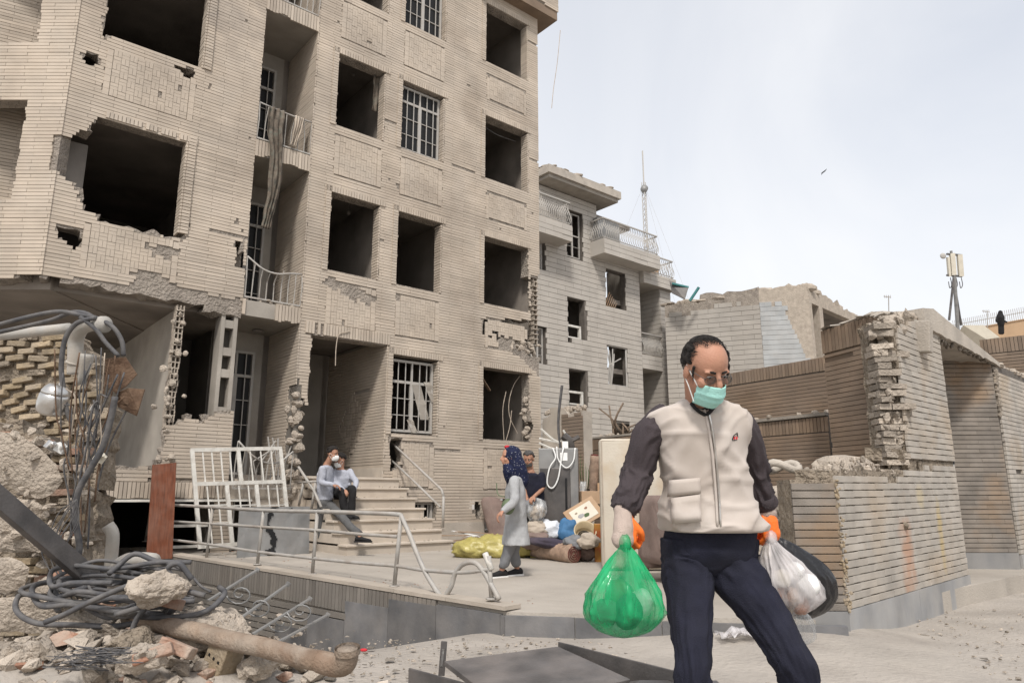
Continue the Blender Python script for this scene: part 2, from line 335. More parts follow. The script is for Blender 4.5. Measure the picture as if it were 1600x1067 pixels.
M('mattress', (.52, .47, .39), .85, .08, 3, .25, 50, stain=.6, stainc=(.42, .31, .19), ss=2.2)
M('carpet', (.34, .235, .17), .97, .3, 16, .6, 150, dust=.4, dustc=(.40, .32, .26))
M('carpet_red', (.13, .035, .03), .97, .3, 16, .6, 150)
M('skin', (.43, .225, .15), .55, .16, 14, .2, 190, spec=.35, stain=.3, stainc=(.33, .15, .10), ss=14)
M('skin_dark', (.36, .19, .125), .55, .16, 14, .2, 190, spec=.35)
M('hair', (.018, .015, .013), .7, .3, 40, .5, 200)
M('hair_grey', (.075, .07, .066), .75, .4, 60, .5, 200)
M('mask_white', (.72, .72, .70), .8, .05, 20, .2, 120)
M('mask_teal', (.36, .66, .60), .8, .05, 20, .2, 160)
M('orange', (.80, .17, .025), .6, .1, 14, .2, 120)
M('glove_cloth', (.60, .48, .42), .95, .15, 14, .6, 300, dust=.3)
M('glass', (.02, .02, .02), .35, .1, 3, 0, 1, spec=.15)
_m = M('headscarf', (.012, .016, .045), .9, .3, 30, .3, 160, fold=.03, fs=9)
_t = _m.node_tree; _v = _t.nodes.new('ShaderNodeTexVoronoi'); _v.inputs['Scale'].default_value = 46; _g = _t.nodes.new('ShaderNodeNewGeometry'); _r = _t.nodes.new('ShaderNodeMath'); _r.operation = 'LESS_THAN'; _r.inputs[1].default_value = .17
_x = _t.nodes.new('ShaderNodeMixRGB'); _x.inputs[2].default_value = (.42, .43, .46, 1); _b = _t.nodes['Principled BSDF']; _src = _b.inputs['Base Color'].links[0].from_socket
_t.links.new(_g.outputs['Position'], _v.inputs['Vector']); _t.links.new(_v.outputs['Distance'], _r.inputs[0]); _t.links.new(_r.outputs[0], _x.inputs[0]); _t.links.new(_src, _x.inputs[1]); _t.links.new(_x.outputs[0], _b.inputs['Base Color'])
M('lens', (.05, .05, .05), .05, .1, 3, 0, 1, alpha=.25, spec=.6)
M('dust_bit', (.42, .37, .31), .95, .2, 8, .6, 50)
M('green_leather', (.115, .15, .085), .5, .15, 10, .2, 100)
M('red', (.5, .03, .04), .7, .2, 10, .2, 80)
M('tin_yellow', (.45, .28, .05), .45, .2, 6, .05, 40, c2=(.32, .06, .03))
M('pot_inside', (.55, .45, .29), .5, .15, 8, .1, 60)
M('enamel', (.035, .032, .03), .3, .1, 5, .05, 40)
M('teal_paint', (.05, .19, .19), .6, .15, 6, .2, 60)
M('tan_wall', (.52, .355, .22), .9, .08, 1.2, .15, 30, stain=.2, stainc=(.4, .27, .17))
M('cream', (.62, .575, .48), .7, .08, 3, .1, 40)
M('leaf', (.06, .11, .035), .6, .3, 8, .1, 60)
M('twig', (.20, .15, .11), .9, .25, 12, .4, 80)
M('tread_white', (.80, .80, .78), .7, .05, 10, .1, 60)
M('cloth_camo', (.085, .08, .066), .93, .3, 8, .4, 120, c2=(.16, .12, .09), stain=.7, stainc=(.085, .11, .095), ss=8, dust=.15, fold=.04, fs=7)
def bag(name, col, alpha, rough=.22, streak=0.35, stretch=(1, 1, .25)):
    m = M(name, col, rough, .12, 9, .45, 26, use_col=False, stretch=stretch, dist=.006, spec=.5)
    t = m.node_tree; b = t.nodes['Principled BSDF']; g = t.nodes.new('ShaderNodeNewGeometry'); mp = t.nodes.new('ShaderNodeMapping'); mp.inputs['Scale'].default_value = stretch
    q = t.nodes.new('ShaderNodeTexNoise'); q.inputs['Scale'].default_value = 16; q.inputs['Detail'].default_value = 5
    r = t.nodes.new('ShaderNodeMapRange'); r.inputs[1].default_value = .35; r.inputs[2].default_value = .68; r.inputs[3].default_value = alpha-streak*.5; r.inputs[4].default_value = min(1, alpha+streak)
    k = t.links.new; k(g.outputs['Position'], mp.inputs[0]); k(mp.outputs[0], q.inputs['Vector']); k(q.outputs[0], r.inputs[0]); k(r.outputs[0], b.inputs['Alpha'])
bag('bag_green', (.012, .38, .14), .54, .2, .42)
bag('bag_white', (.68, .65, .65), .34, .25, .42)
bag('bag_clear', (.62, .63, .63), .26, .2, .35)
bag('bag_black', (.012, .012, .014), .97, .25, .05)
bag('bag_yellow', (.40, .345, .11), .97, .35, .05)
M('trouser_grey', (.105, .105, .105), .95, .12, 12, .35, 260, use_col=False, fold=.03, fs=9)
M('eye_white', (.42, .36, .32), .4, .05, 10, 0, 10)
# ================================================================== setting: ground, terrace
FAC = Frame(Vector((math.cos(R(50)), -math.sin(R(50)), 0))*-11.5, 50)     # the apartment block's street front
fd, fn = FAC.d, FAC.n
def W(s, n, z): return fd*s+fn*n+Vector((0, 0, z))                        # s along the front, n = distance from it measured as in P.n
TN = -4.75                                                                  # outer edge of the terrace
TS = 3.94                                                                  # its edge above the ramp
def TSf(n): return 3.94-(-4.79-n)*.132
def tz(n): return .19+(TN-n)*.013
SLAB = 'stone_slab'
def ramp_z(n): return max(-1.45, min(-.02, -.02-(-5.1-n)*.235))
def build_ground():
    mb = MB(); N = 90
    xs = sorted(set([-60, -40, -25, -16]+[-12+24*i/N for i in range(N+1)]+[16, 25, 40, 70, 120])); ys = sorted(set([-30, -15, -5]+[-1+14*i/60 for i in range(61)]+[18, 25, 40, 70, 120, 300]))
    def P(i, j):
        x, y = xs[i], ys[j]; s = x*fd.x+y*fd.y; n = x*fn.x+y*fn.y
        z = .016*nz3(x, y, 0, .9)+.007*nz3(x, y, 4, 4)
        k = min(1, max(0, (TSf(n)+.55-s)/.35))*min(1, max(0, (s-.4)/.5))
        if n < -5.0: z += k*ramp_z(n)
        z += .13*min(1, max(0, (x-.6)/1.3))*min(1, max(0, (7.5-abs(y-6.0)*4)/7.5))*min(1, max(0, 4-x*1.2))
        if n < TN-.3 and s > TSf(n)+.9: z -= .25
        return Vector((x, y, z))
    mb.sheet(P, len(xs), len(ys)); struct(mb.build('ground', 'ground', None, True))
build_ground()
def build_terrace():
    mb = MB(); n0, n1 = -13.2, TN; s0, s1 = TS, 14.0; nu, nv = 90, 40
    def ed(s): return min(-2.95, -4.75+max(0, s-3.94)*1.22)+.02*nz3(s, 0, 2, 1.1)-.05*max(0, nz3(s, 1, 7, 2.5))
    top = lambda i, j: W(s0+(s1-s0)*i/(nu-1)+(TSf(n0+(n1-n0)*j/(nv-1))-s0)*(1-i/(nu-1)), n0+(ed(s0+(s1-s0)*i/(nu-1))-n0)*j/(nv-1), 0)+Vector((0, 0, tz(n0+(n1-n0)*j/(nv-1))+.006*nz3(i, j, 0, .6)))
    mb.sheet(top, nu, nv)
    mb.add([W(TSf(n0), n0, tz(n0)), W(TSf(n1), n1, tz(n1)), W(TSf(n1), n1, -.3), W(TSf(n0), n0, -1.9)], [(0, 1, 2, 3)])
    for i in range(nu-1):
        a, b = top(i, nv-1), top(i+1, nv-1); mb.add([a, b, b-Vector((0, 0, .5)), a-Vector((0, 0, .5))], [(0, 3, 2, 1)])
    t = struct(mb.build('terrace', 'terrace', None))
    # paving coping along the ramp edge, slate skirting below it and brick facing on the ramp side
    RF = Frame(W(TSf(-12.6), -12.6, 0), 140-math.degrees(math.atan(.132)))                                        # runs towards the street; outward normal to the left
    RF.n = Vector((-RF.d.y*1, RF.d.x, 0)); RF.n *= -1 if RF.n.dot(fd) > 0 else 1
    mb = MB(); mb.col = .95
    L_ = (12.6+TN)*1.0087
    for k in range(11):
        a, b = L_*k/11, L_*(k+1)/11-.006
        vs = [RF(s, tz(-12.6+s)+h, o) for s in (a, b) for o in (.035, -.16) for h in (.012, .045)]
        mb.add(vs, [(0, 1, 3, 2), (4, 6, 7, 5), (0, 4, 5, 1), (2, 3, 7, 6), (0, 2, 6, 4), (1, 5, 7, 3)], .8+.15*random.random())
    mb.build('coping', 'stone', t)
    mb = MB()
    def zt(s): return tz(-12.6+s)
    br = []
    rnd = random.Random(3); s = 0
    while s < L_-.9:                                                         # a soldier course right under the coping
        br.append((s, s+.052, zt(s)-.25, zt(s)+.005, .028, 1+rnd.gauss(0, .08))); s += .062
    cs = courses(RF, 0, L_-.7, -1.6, .2, .068, .30, .012, lambda s, z: z < zt(s)-.27 and z > ramp_z(-12.6+s)+.05+.42*max(0, (s-5.2)/2.4))
    skin(mb, RF, br+cs); mb.build('brick_courses', 'ramp_brick', t, kind='stuff')
    mb = MB()                                                                # slate skirting slabs, ramp side then street side
    s = 4.4
    while s < L_-.02:
        e = min(L_, s+.62+.2*random.random()); top_ = min(zt(s)-.02, ramp_z(-12.6+s)+.42+.1*random.random()) if s < L_-1.0 else zt(s)-.03
        mb.fbox(RF, s, e-.006, -1.2, top_, -.02, .034+.004*random.random(), .8+.5*random.random()); s = e
    SF = Frame(W(TSf(TN), TN, 0), 50+math.degrees(math.atan(1.22))); s = -.02
    while s < 2.3:
        e = s+.55+.3*random.random(); mb.fbox(SF, s, e-.006, -.3, .165-.012*random.random(), -.05, .03+.006*random.random(), .8+.5*random.random()); s = e
    mb.build('slate_skirting', 'slate', t)
    return t
TER = build_terrace()
def onT(x, y):
    z = .25
    for _ in range(5): P = onz(x, y, z); z = tz(P.dot(fn))
    return P
# ================================================================== the damaged apartment block
def hit(x, y, o=0): return FAC.hit(x, y, o)
def hp(*p): return [hit(*q) for q in p]
BLD = thing('apartment_building', 'damaged beige brick apartment block with blown out windows and recessed balconies', 'building', FAC(5, .3, -2))
FL = [1.45, 4.28, 7.11, 9.94]
ZT = 14.2
A, B, C = (5.33, 6.35), (6.74, 7.77), (8.86, 10.12)
OPN = []
for q, rows in ((A, (1, 2, 3)), (B, (0, 1, 2, 3)), (C, (0, 1, 2, 3))):
    for k in rows: OPN.append((q[0], q[1], 2.24+2.83*k, 3.71+2.83*k if k else 3.70))
ENT = (5.12, 6.63, 1.42, 3.84)
c2brk = ragged(hp((828, 430), (850, 430), (850, 560), (835, 556), (800, 535), (770, 527), (752, 522), (752, 500), (828, 500)), .07, 5)
c1brk = ragged(hp((815, 600), (826, 612), (828, 640), (832, 665), (828, 690), (815, 690)), .05, 6)
bas = [(7.3, 7.78, .66, 1.02), (8.95, 9.6, .45, 1.05)]
b1 = ragged(hp((735, 788), (748, 782), (752, 812), (742, 812)), .03, 9)
entL = ragged(hp((462, 600), (478, 640), (476, 745), (445, 745), (455, 700), (452, 650)), .05, 6)
hrail = ragged(hp((607, 680), (628, 684), (626, 730), (612, 735), (606, 700)), .03, 8)
mb = MB()
backing(mb, FAC, 4.9, 10.42, .2, ZT, .24, OPN+[ENT]+bas, (c2brk, c1brk, b1, entL, hrail), .13, .045)
mb.build('wall', 'rough', BLD)
# decorative basket-weave panels under the windows
PAN = [(q[0]+.02, q[1]-.02, 6.93+2.83*(k-2)-.02, 7.70+2.83*(k-2)) for q in (A, B) for k in (1, 2, 3)]+[(C[0]+.05, C[1]-.05, 6.95+2.83*(k-2), 7.6+2.83*(k-2)) for k in (1, 2, 3)]
PAN += [(6.82, 7.7, 1.25, 2.1), (8.9, 10.1, 1.25, 2.05)]
spall = [ragged(hp((505, 432), (560, 448), (590, 470), (575, 476), (540, 462), (505, 445)), .05, 8), ragged(hp((770, 520), (842, 540), (842, 590), (815, 560), (780, 540)), .08, 7),
         ragged(hp((452, 560), (470, 600), (472, 745), (440, 745), (440, 700)), .06, 6)]
def skin_ok(s, z):
    for q in OPN:
        if q[0]-.002 < s < q[1]+.002 and q[2] < z < q[3]: return False
    for q in bas:
        if q[0] < s < q[1] and q[2] < z < q[3]: return False
    if ENT[0] < s < ENT[1] and z < ENT[3]+.01: return False
    if 7.9 < s and z < .62: return False
    if ENT[0]-.12 < s < ENT[1]+.0 and ENT[3] < z < ENT[3]+.24: return False
    for q in PAN:
        if q[0] < s < q[1] and q[2] < z < q[3]: return False
    for f in (c2brk, c1brk, b1, entL, hrail, *spall):
        if f(s, z): return False
    return nz3(s, z, 40, 2.2)+.5*nz3(s, z, 1, 9) < .80
def tone1(s, z, t): return t*(1+.09*nz3(s, z, 0, 1.3)+.09*nz3(s*.4, z*6, 4)-.22*max(0, nz3(s*7, z*.55, 9))**1.2)*(1.04-.10*max(0, nz3(s, z, 20, .5)))
mb = MB()
skin(mb, FAC, courses(FAC, 4.9, 10.45, .34, ZT, .0555, .62, .0075, skin_ok, .015, tone=.045, step=.05), tonef=tone1)
rnd = random.Random(5)
def basket(fr, q, mb, u=.112, o=.0):
    ns = int((q[1]-q[0]-.1)/u); nzr = int((q[3]-q[2])/u); s_ = (q[0]+q[1])/2-ns*u/2; z_ = (q[2]+q[3])/2-nzr*u/2
    bl = []
    for i in range(ns):
        for j in range(nzr):
            a, b = s_+i*u, z_+j*u
            if (i+j) % 2: bl += [(a+.002, a+u-.002, b+.002+k*u/2, b+u/2-.002+k*u/2, .014+.003*(rnd.random()-.5), 1+rnd.gauss(0, .025)) for k in (0, 1)]
            else: bl += [(a+.002+k*u/2, a+u/2-.002+k*u/2, b+.002, b+u-.002, .017+.003*(rnd.random()-.5), 1+rnd.gauss(0, .025)) for k in (0, 1)]
    bl += [(q[0], s_-.006, b_, b_+.106, .02, 1.02) for b_ in [q[2]+.11*k for k in range(int((q[3]-q[2])/.11))]]+[(s_+ns*u+.006, q[1], b_, b_+.106, .02, 1.02) for b_ in [q[2]+.11*k for k in range(int((q[3]-q[2])/.11))]]
    bl = [b for b in bl if not any(f((b[0]+b[1])/2, (b[2]+b[3])/2) for f in (hrail, *spall)) and rnd.random() > .006]
    skin(mb, fr, bl, o)
for q in PAN: basket(FAC, q, mb)
for q in OPN:                                                              # raised soldier trim over and left of every opening
    x = q[0]-.10
    while x < q[1]+.08:
        if not c2brk(x, q[3]+.05): skin(mb, FAC, [(x, x+.046, q[3]+.004, q[3]+.115, .035, 1+rnd.gauss(0, .04))])
        x += .0555
    z = q[2]-.02
    while z < q[3]+.1:
        for (a, b) in ((q[0]-.105, q[0]-.004),):
            if not c1brk(a, z): skin(mb, FAC, [(a, b, z, z+.047, .035, 1+rnd.gauss(0, .04))])
        z += .0555
x = ENT[0]-.12
while x < ENT[1]:
    if rnd.random() > .05: skin(mb, FAC, [(x, x+.046, ENT[3]+.02, ENT[3]+.23, .034, 1+rnd.gauss(0, .07))])
    x += .0555
# reveals: bricks returning into every opening on its right side, and into the porch
def reveal(s, z0, z1, dep, face, o0=.03):
    """returned brick jamb at s, facing -d when face<0"""
    z = z0
    while z < z1-.03:
        t = 1+rnd.gauss(0, .06); a = .002 if rnd.random() > .5 else -.002
        ss = s+a*1.0
        vs = [FAC(ss-.012*face*-1, zz, oo) for oo in (o0, o0-dep) for zz in (z, z+.044)]
        vs += [FAC(s+.02*face*-1, zz, oo) for oo in (o0, o0-dep) for zz in (z, z+.044)]
        mb.add(vs, [(0, 1, 3, 2), (0, 4, 5, 1), (2, 3, 7, 6), (1, 5, 7, 3), (0, 2, 6, 4)], t); z += .0555
for q in OPN: 
    if not (q[0] == C[0] and q[2] < 5.2): reveal(q[1]-.02, q[2], q[3], .22, -1)
mb.build('brick_courses', 'brick', BLD, kind='stuff')
for a_, b_ in ((7.9, 8.92), (9.62, 10.45)): mb = MB(); mb.fbox(FAC, a_, b_, .2, .62, 0, .03, 1.05); mb.build('base_course', 'concrete', BLD)
# rooms behind the openings
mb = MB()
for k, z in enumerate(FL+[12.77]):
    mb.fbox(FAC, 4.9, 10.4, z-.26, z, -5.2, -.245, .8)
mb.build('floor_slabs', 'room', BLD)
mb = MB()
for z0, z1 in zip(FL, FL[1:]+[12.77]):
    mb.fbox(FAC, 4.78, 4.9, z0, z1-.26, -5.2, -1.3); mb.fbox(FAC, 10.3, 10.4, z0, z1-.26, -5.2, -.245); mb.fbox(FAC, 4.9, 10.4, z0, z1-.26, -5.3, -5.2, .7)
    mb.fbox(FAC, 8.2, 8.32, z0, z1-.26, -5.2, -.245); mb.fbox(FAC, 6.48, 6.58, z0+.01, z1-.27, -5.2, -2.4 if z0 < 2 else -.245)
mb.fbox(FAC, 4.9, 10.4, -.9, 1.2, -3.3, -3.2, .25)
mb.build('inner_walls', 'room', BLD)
# entrance porch: brick side wall, back wall with door
PS = Frame(FAC(ENT[1], 0, -.24), 140); PS.n = -fd                            # side wall on the right, seen from the left
PS.d = -fn
mb = MB(); mb.fbox(PS, 0, 2.2, 1.42, 4.0, -.1, 0); mb.fbox(FAC, ENT[0]-.12, ENT[1], 1.42, 4.0, -2.5, -2.4, .8); mb.fbox(FAC, ENT[0]-.13, ENT[0]-.02, 1.42, 4.0, -2.4, -.25); mb.build('porch_wall', 'plaster', BLD)
mb = MB()
dia = lambda s, z: abs(s-1.0)/.55+abs(z-2.45)/.62 < 1
skin(mb, PS, courses(PS, -.26, 2.15, 1.62, 3.98, .0555, .62, .0075, lambda s, z: not dia(s, z), .02, tone=.045, step=.05))
q = (.35, 1.65, 1.8, 3.1); u = .111
for i in range(12):
    for j in range(12):
        a, b = q[0]+i*u, q[2]+j*u
        if dia(a+u/2, b+u/2): skin(mb, PS, [((a+.004, a+u-.004, b+.004+k*u/2, b+u/2-.004+k*u/2) if (i//2+j//2) % 2 else (a+.004+k*u/2, a+u/2-.004+k*u/2, b+.004, b+u-.004))+(.024, 1+rnd.gauss(0, .05)) for k in (0, 1)])
mb.build('porch_bricks', 'brick', BLD, kind='stuff')
mb = MB(); mb.fbox(PS, -.25, 2.2, 1.42, 1.62, 0, .03); mb.fbox(FAC, ENT[0], ENT[1]-.0, 1.2, 1.44, -2.4, .02, .9); mb.build('porch_floor', 'stone', BLD)
# overhanging top storey
mb = MB()
for (s0, s1, o0, o1) in ((8.55, 10.85, -14, .30),):
    mb.fbox(FAC, s0, s1, 12.52, 12.75, o0, o1, .9)
mb.build('overhang_slab', 'brown_brick', BLD)
mb = MB(); skin(mb, FAC, courses(FAC, 8.55, 10.87, 12.75, 14.4, .0555, .62, .0075, lambda s, z: True, .026, step=.3), .30); mb.fbox(FAC, 8.56, 10.84, 12.76, 14.4, -13.9, .298, .5); mb.build('overhang_bricks', 'brick', BLD, kind='stuff')
# window frames
def win_frame(fr, s0, s1, z0, z1, o, cols, rows, tr=None, mat='grey_paint', parent=None, door=False, th=.022, name='window', glass=False):
    mb = MB(); fw = .045
    for (a, b, c, d) in ((s0, s0+fw, z0, z1), (s1-fw, s1, z0, z1), (s0+fw, s1-fw, z0, z0+fw), (s0+fw, s1-fw, z1-fw, z1)): mb.fbox(fr, a, b, c, d, o-.03, o+.02)
    w = mb.build(name, mat, parent)
    zt = tr if tr else z1-fw
    mb = MB()
    if tr: mb.fbox(fr, s0+fw, s1-fw, tr-.025, tr+.025, o-.025, o+.015)
    m_ = (s0+s1)/2; mb.fbox(fr, m_-.035, m_+.035, z0+fw, zt-.025 if tr else zt, o-.028, o+.018)
    if tr: mb.fbox(fr, m_-.018, m_+.018, tr+.025, z1-fw, o-.02, o+.012)
    mb.build('mullion', mat, w)
    n = cols
    for i in range(1, n):
        s = s0+(s1-s0)*i/n
        if abs(s-m_) < .03: continue
        mb = MB(); mb.fbox(fr, s-.008, s+.008, z0+fw, z1-fw, o+.02, o+.034); mb.build('bar', mat, w)
    for j in range(1, rows):
        z = z0+(zt-z0)*j/rows; mb = MB(); mb.fbox(fr, s0+fw, s1-fw, z-.007, z+.007, o-.012, o+.012); mb.build('glazing_bar', mat, w)
    return w
w1 = win_frame(FAC, B[0]+.03, B[1]-.05, 7.93, 9.34, -.12, 6, 3, 9.0, parent=BLD)
w2 = win_frame(FAC, B[0]+.03, B[1]-.05, 10.76, 12.15, -.12, 6, 3, 11.8, parent=BLD)
w3 = win_frame(FAC, B[0]+.03, B[1]-.05, 2.28, 3.64, -.12, 6, 3, 3.22, parent=BLD)
for fr_, z0, z1 in ((w1, 7.98, 9.3), (w2, 10.8, 12.1)):
    for k in range(2):
        mb = MB(); a = B[0]+.08+k*.47; mb.fbox(FAC, a, a+.42, z0, z1, -.134, -.130); mb.build('pane', 'glass', fr_)
# torn blinds and rags in the street-level window
mb = MB()
for (x0, y0, x1, y1, wd) in ((655, 600, 668, 655, 14), (672, 596, 684, 628, 12), (645, 655, 652, 676, 9)):
    def P(i, j): 
        s, z = hit(x0+(x1-x0)*i/7+wd*(j-1.5)/3, y0+(y1-y0)*i/7); return FAC(s, z, -.10+.03*nz3(i, j, x0, .7))
    mb.sheet(P, 8, 4)
mb.build('torn_blind', 'plaster', w3, solid=.003)
for q in bas[:1]: win_frame(FAC, q[0]+.02, q[1]-.02, q[2]+.02, q[3]-.02, -.1, 4, 1, parent=BLD)
win_frame(FAC, 9.02, 9.55, .47, 1.03, -.1, 3, 2, parent=BLD)
# fallen slats leaning in the broken corner opening, a hanging plank and wires
mb = MB()
for k in range(6):
    s, z = hit(760+k*7, 519+k*1.5); s2, z2 = hit(806+k*3, 489+k*1.2); mb.bar(FAC(s, z, -.5), FAC(s2, z2, -.25), .03, .02)
mb.build('fallen_slats', 'white_paint', BLD)
mb = MB(); a = hit(763, 578); b = hit(779, 608); mb.bar(FAC(*a, -.35), FAC(*b, -.30), .10, .015); mb.build('hanging_plank', 'wood', BLD)
for pts, o_ in ((((822, 585), (812, 600), (805, 625), (806, 650), (818, 676)), -.2), (((800, 610), (795, 640), (797, 686)), -.2), (((809, 640), (806, 665), (800, 688)), -.2), (((545, 518), (537, 520), (527, 524), (523, 545), (522, 572)), .05), (((858, 60), (853, 110), (847, 150), (844, 180)), .4)):
    mb = MB(); mb.tube(smooth_path([FAC(*hit(*p), o_) for p in pts]), .008, 5); mb.build('loose_wire', 'cable_pale', BLD)


# remnants of frames and curtains still caught in the emptied openings
random.seed(61)
for k, (q_, row, kind) in enumerate(((A, 1, 'bars'), (A, 2, 'rag'), (C, 1, 'bars'), (C, 2, 'rod'), (C, 3, 'bars'), (B, 1, 'board'), (A, 3, 'bars'))):
    z0, z1 = 2.24+2.83*row, 3.71+2.83*row; mb = MB()
    if kind == 'bars':
        x = q_[1]-.07 if k % 2 else q_[0]+.02; mb.fbox(FAC, x, x+.035, z0+.02, z1-.1-.5*random.random(), -.16, -.12); mb.fbox(FAC, q_[0]+.02, q_[0]+.02+(q_[1]-q_[0])*(.35+.3*random.random()), z0, z0+.03, -.17, -.12); mb.build('frame_remnant', 'grey_paint', BLD, kind='stuff')
    elif kind == 'rag':
        mb.sheet(lambda i, j: FAC(q_[1]-.16+.03*j+.02*nz3(i, j, k, .5), z1-.06*i, -.2+.03*math.sin(j*2+i*.2)), 14, 5); mb.build('torn_curtain', 'cloth_camo', BLD, True, solid=.004)
    elif kind == 'rod':
        mb.tube(smooth_path([FAC(q_[0]+.25, z1-.08, -.3), FAC(q_[0]+.6, z1-.16, -.28), FAC(q_[1]-.1, z1-.12, -.3)], 4), .012, 6); mb.build('curtain_rod', 'dark_metal', BLD)
    else:
        mb.bar(FAC(q_[0]+.15, z0+.02, -.25), FAC(q_[0]+.5, z0+.13, -.5), .25, .02); mb.build('fallen_board', 'cream', BLD)
for z0 in FL[1:3]:
    for s_ in (5.6, 7.0, 9.4): mb = MB(); mb.fbox(FAC, s_, s_+.75, z0, z0+2.0, -5.19, -5.15, 1.6); mb.build('room_door', 'plaster', BLD)
# ------------------------------------------------------------------ left bay, chamfer and balcony recess of the same block
L2, L3, L4 = (1.52, 2.83, 5.14, 6.68), (1.47, 2.94, 8.05, 9.52), (1.47, 2.94, 10.9, 12.35)
l2h = ragged(hp((100, 215), (118, 208), (135, 205), (150, 185), (165, 200), (165, 345), (150, 338), (128, 322), (122, 300), (95, 272), (84, 255), (88, 235)), .04, 7)
l2b = ragged(hp((160, 325), (300, 372), (270, 372), (230, 360), (175, 350), (150, 340)), .05, 7)
sh = [ragged(hp(*p), .03, 9) for p in (((120, 84), (150, 82), (158, 95), (156, 106), (140, 103)), ((86, 352), (128, 358), (134, 378), (118, 390), (92, 372)), ((268, 100), (304, 108), (302, 124), (288, 122)), ((366, 378), (380, 376), (382, 420), (368, 415)), ((160, 25), (172, 20), (172, 62), (160, 60)))]
botl = ragged([(1.0, 3.0), (1.0, 4.12), (1.5, 4.10), (2.1, 4.05), (2.8, 4.02), (3.95, 3.98), (4.0, 3.0)], .05, 6)
mb = MB(); backing(mb, FAC, 1.14, 3.9, 3.85, ZT, .24, [L2, L3, L4], (l2h, l2b, *sh, botl), .10, .04)
mb.fbox(FAC, 3.66, 3.9, 4.3, ZT, -1.3, -.245)
spl = [ragged(hp(*p), .05, 7) for p in (((60, 440), (110, 432), (200, 445), (215, 433), (248, 430), (262, 440), (300, 455), (384, 470), (384, 500), (230, 475), (100, 456), (0, 470)), ((228, 385), (250, 378), (284, 394), (280, 408), (240, 400)), ((205, 425), (240, 420), (250, 440), (215, 440)), ((150, 330), (290, 366), (285, 378), (150, 345)))]
def ok2(s, z):
    for q in (L2, L3, L4):
        if q[0] < s < q[1] and q[2] < z < q[3]: return False
    if 1.55 < s < 2.85 and (4.32 < z < 5.0 or 7.05 < z < 7.85) and not any(f(s, z) for f in spl): return False
    for f in (l2h, l2b, botl, *sh, *spl):
        if f(s, z): return False
    return nz3(s, z, 77, 2.0)+.6*nz3(s, z, 1, 8) < .78
mb.build('bay_wall', 'rough', BLD)
mb = MB(); skin(mb, FAC, courses(FAC, 1.12, 3.9, 4.0, ZT, .0555, .62, .0075, ok2, .015, tone=.045, step=.04), tonef=tone1)
_sp = spall; spall = [l2h, l2b, botl, *sh, *spl]
for q in ((1.55, 2.85, 4.32, 5.0), (1.55, 2.85, 7.05, 7.85)): basket(FAC, q, mb)
spall = _sp
for q in (L2, L3):
    z = q[2]
    while z < q[3]+.1: skin(mb, FAC, [(q[1]+.004, q[1]+.12, z, z+.044, .045, 1+rnd.gauss(0, .07))]); z += .0555
    x = q[0]+(.12 if q is L2 else 0)
    while x < q[1]+.1:
        if rnd.random() > .08: skin(mb, FAC, [(x, x+.046, q[3]+.004, q[3]+.11, .04, 1+rnd.gauss(0, .07))])
        x += .0555
    reveal(q[1]-.02, q[2], q[3], .22, -1)
# recess side wall (faces left)
RW = Frame(FAC(4.9, 0, 0), 140); RW.n = -fd; RW.d = -fn
skin(mb, RW, courses(RW, -.026, 1.3, 1.45, ZT, .0555, .62, .0075, lambda s, z: not (entL(4.9, z) and s < .25+.1*nz3(s, z, 0, 7)), .016, tone=.045, step=.06))
CH = Frame(FAC(1.12, 0, 0)-Vector((2.2, 0, 0)), 90)
cs_ = 2.2
chb = ragged([(-1, 3), (-1, 4.2), (.8, 4.14), (1.4, 4.08), (2.3, 4.12), (2.3, 3)], .05, 6)
CO = [(-1, cs_-.55, 5.2, 6.78), (-1, cs_-.55, 7.72, 9.6), (-1, cs_-.55, 10.6, 13)]
skin(mb, CH, courses(CH, 0, cs_+.02, 4.0, ZT, .0555, .62, .0075, lambda s, z: not any(q[0] < s < q[1] and q[2] < z < q[3] for q in CO) and not chb(s, z) and not (2.12 < s and l2h(1.14, z)), .026, tone=.045, step=.05), tonef=tone1)
mb.build('bay_bricks', 'brick', BLD, kind='stuff')
mb = MB(); backing(mb, CH, 0, cs_, 3.9, ZT, .22, CO, (chb,), .14, .03); mb.build('chamfer_wall', 'rough', BLD)
IW = Frame(CH(.2, 0, -.3), 62)
mb = MB(); skin(mb, IW, courses(IW, 0, 1.6, 4.3, ZT, .0555, .62, .0075, lambda s, z: True, .02, step=.3)); mb.fbox(IW, 0, 1.6, 4.0, ZT, -.1, 0, .4)
for z in (5.1, 7.65, 10.5): mb.fbox(CH, -.2, 1.64, z-.05, z, -.9, .0, .9)
mb.build('side_balcony', 'brick', BLD)
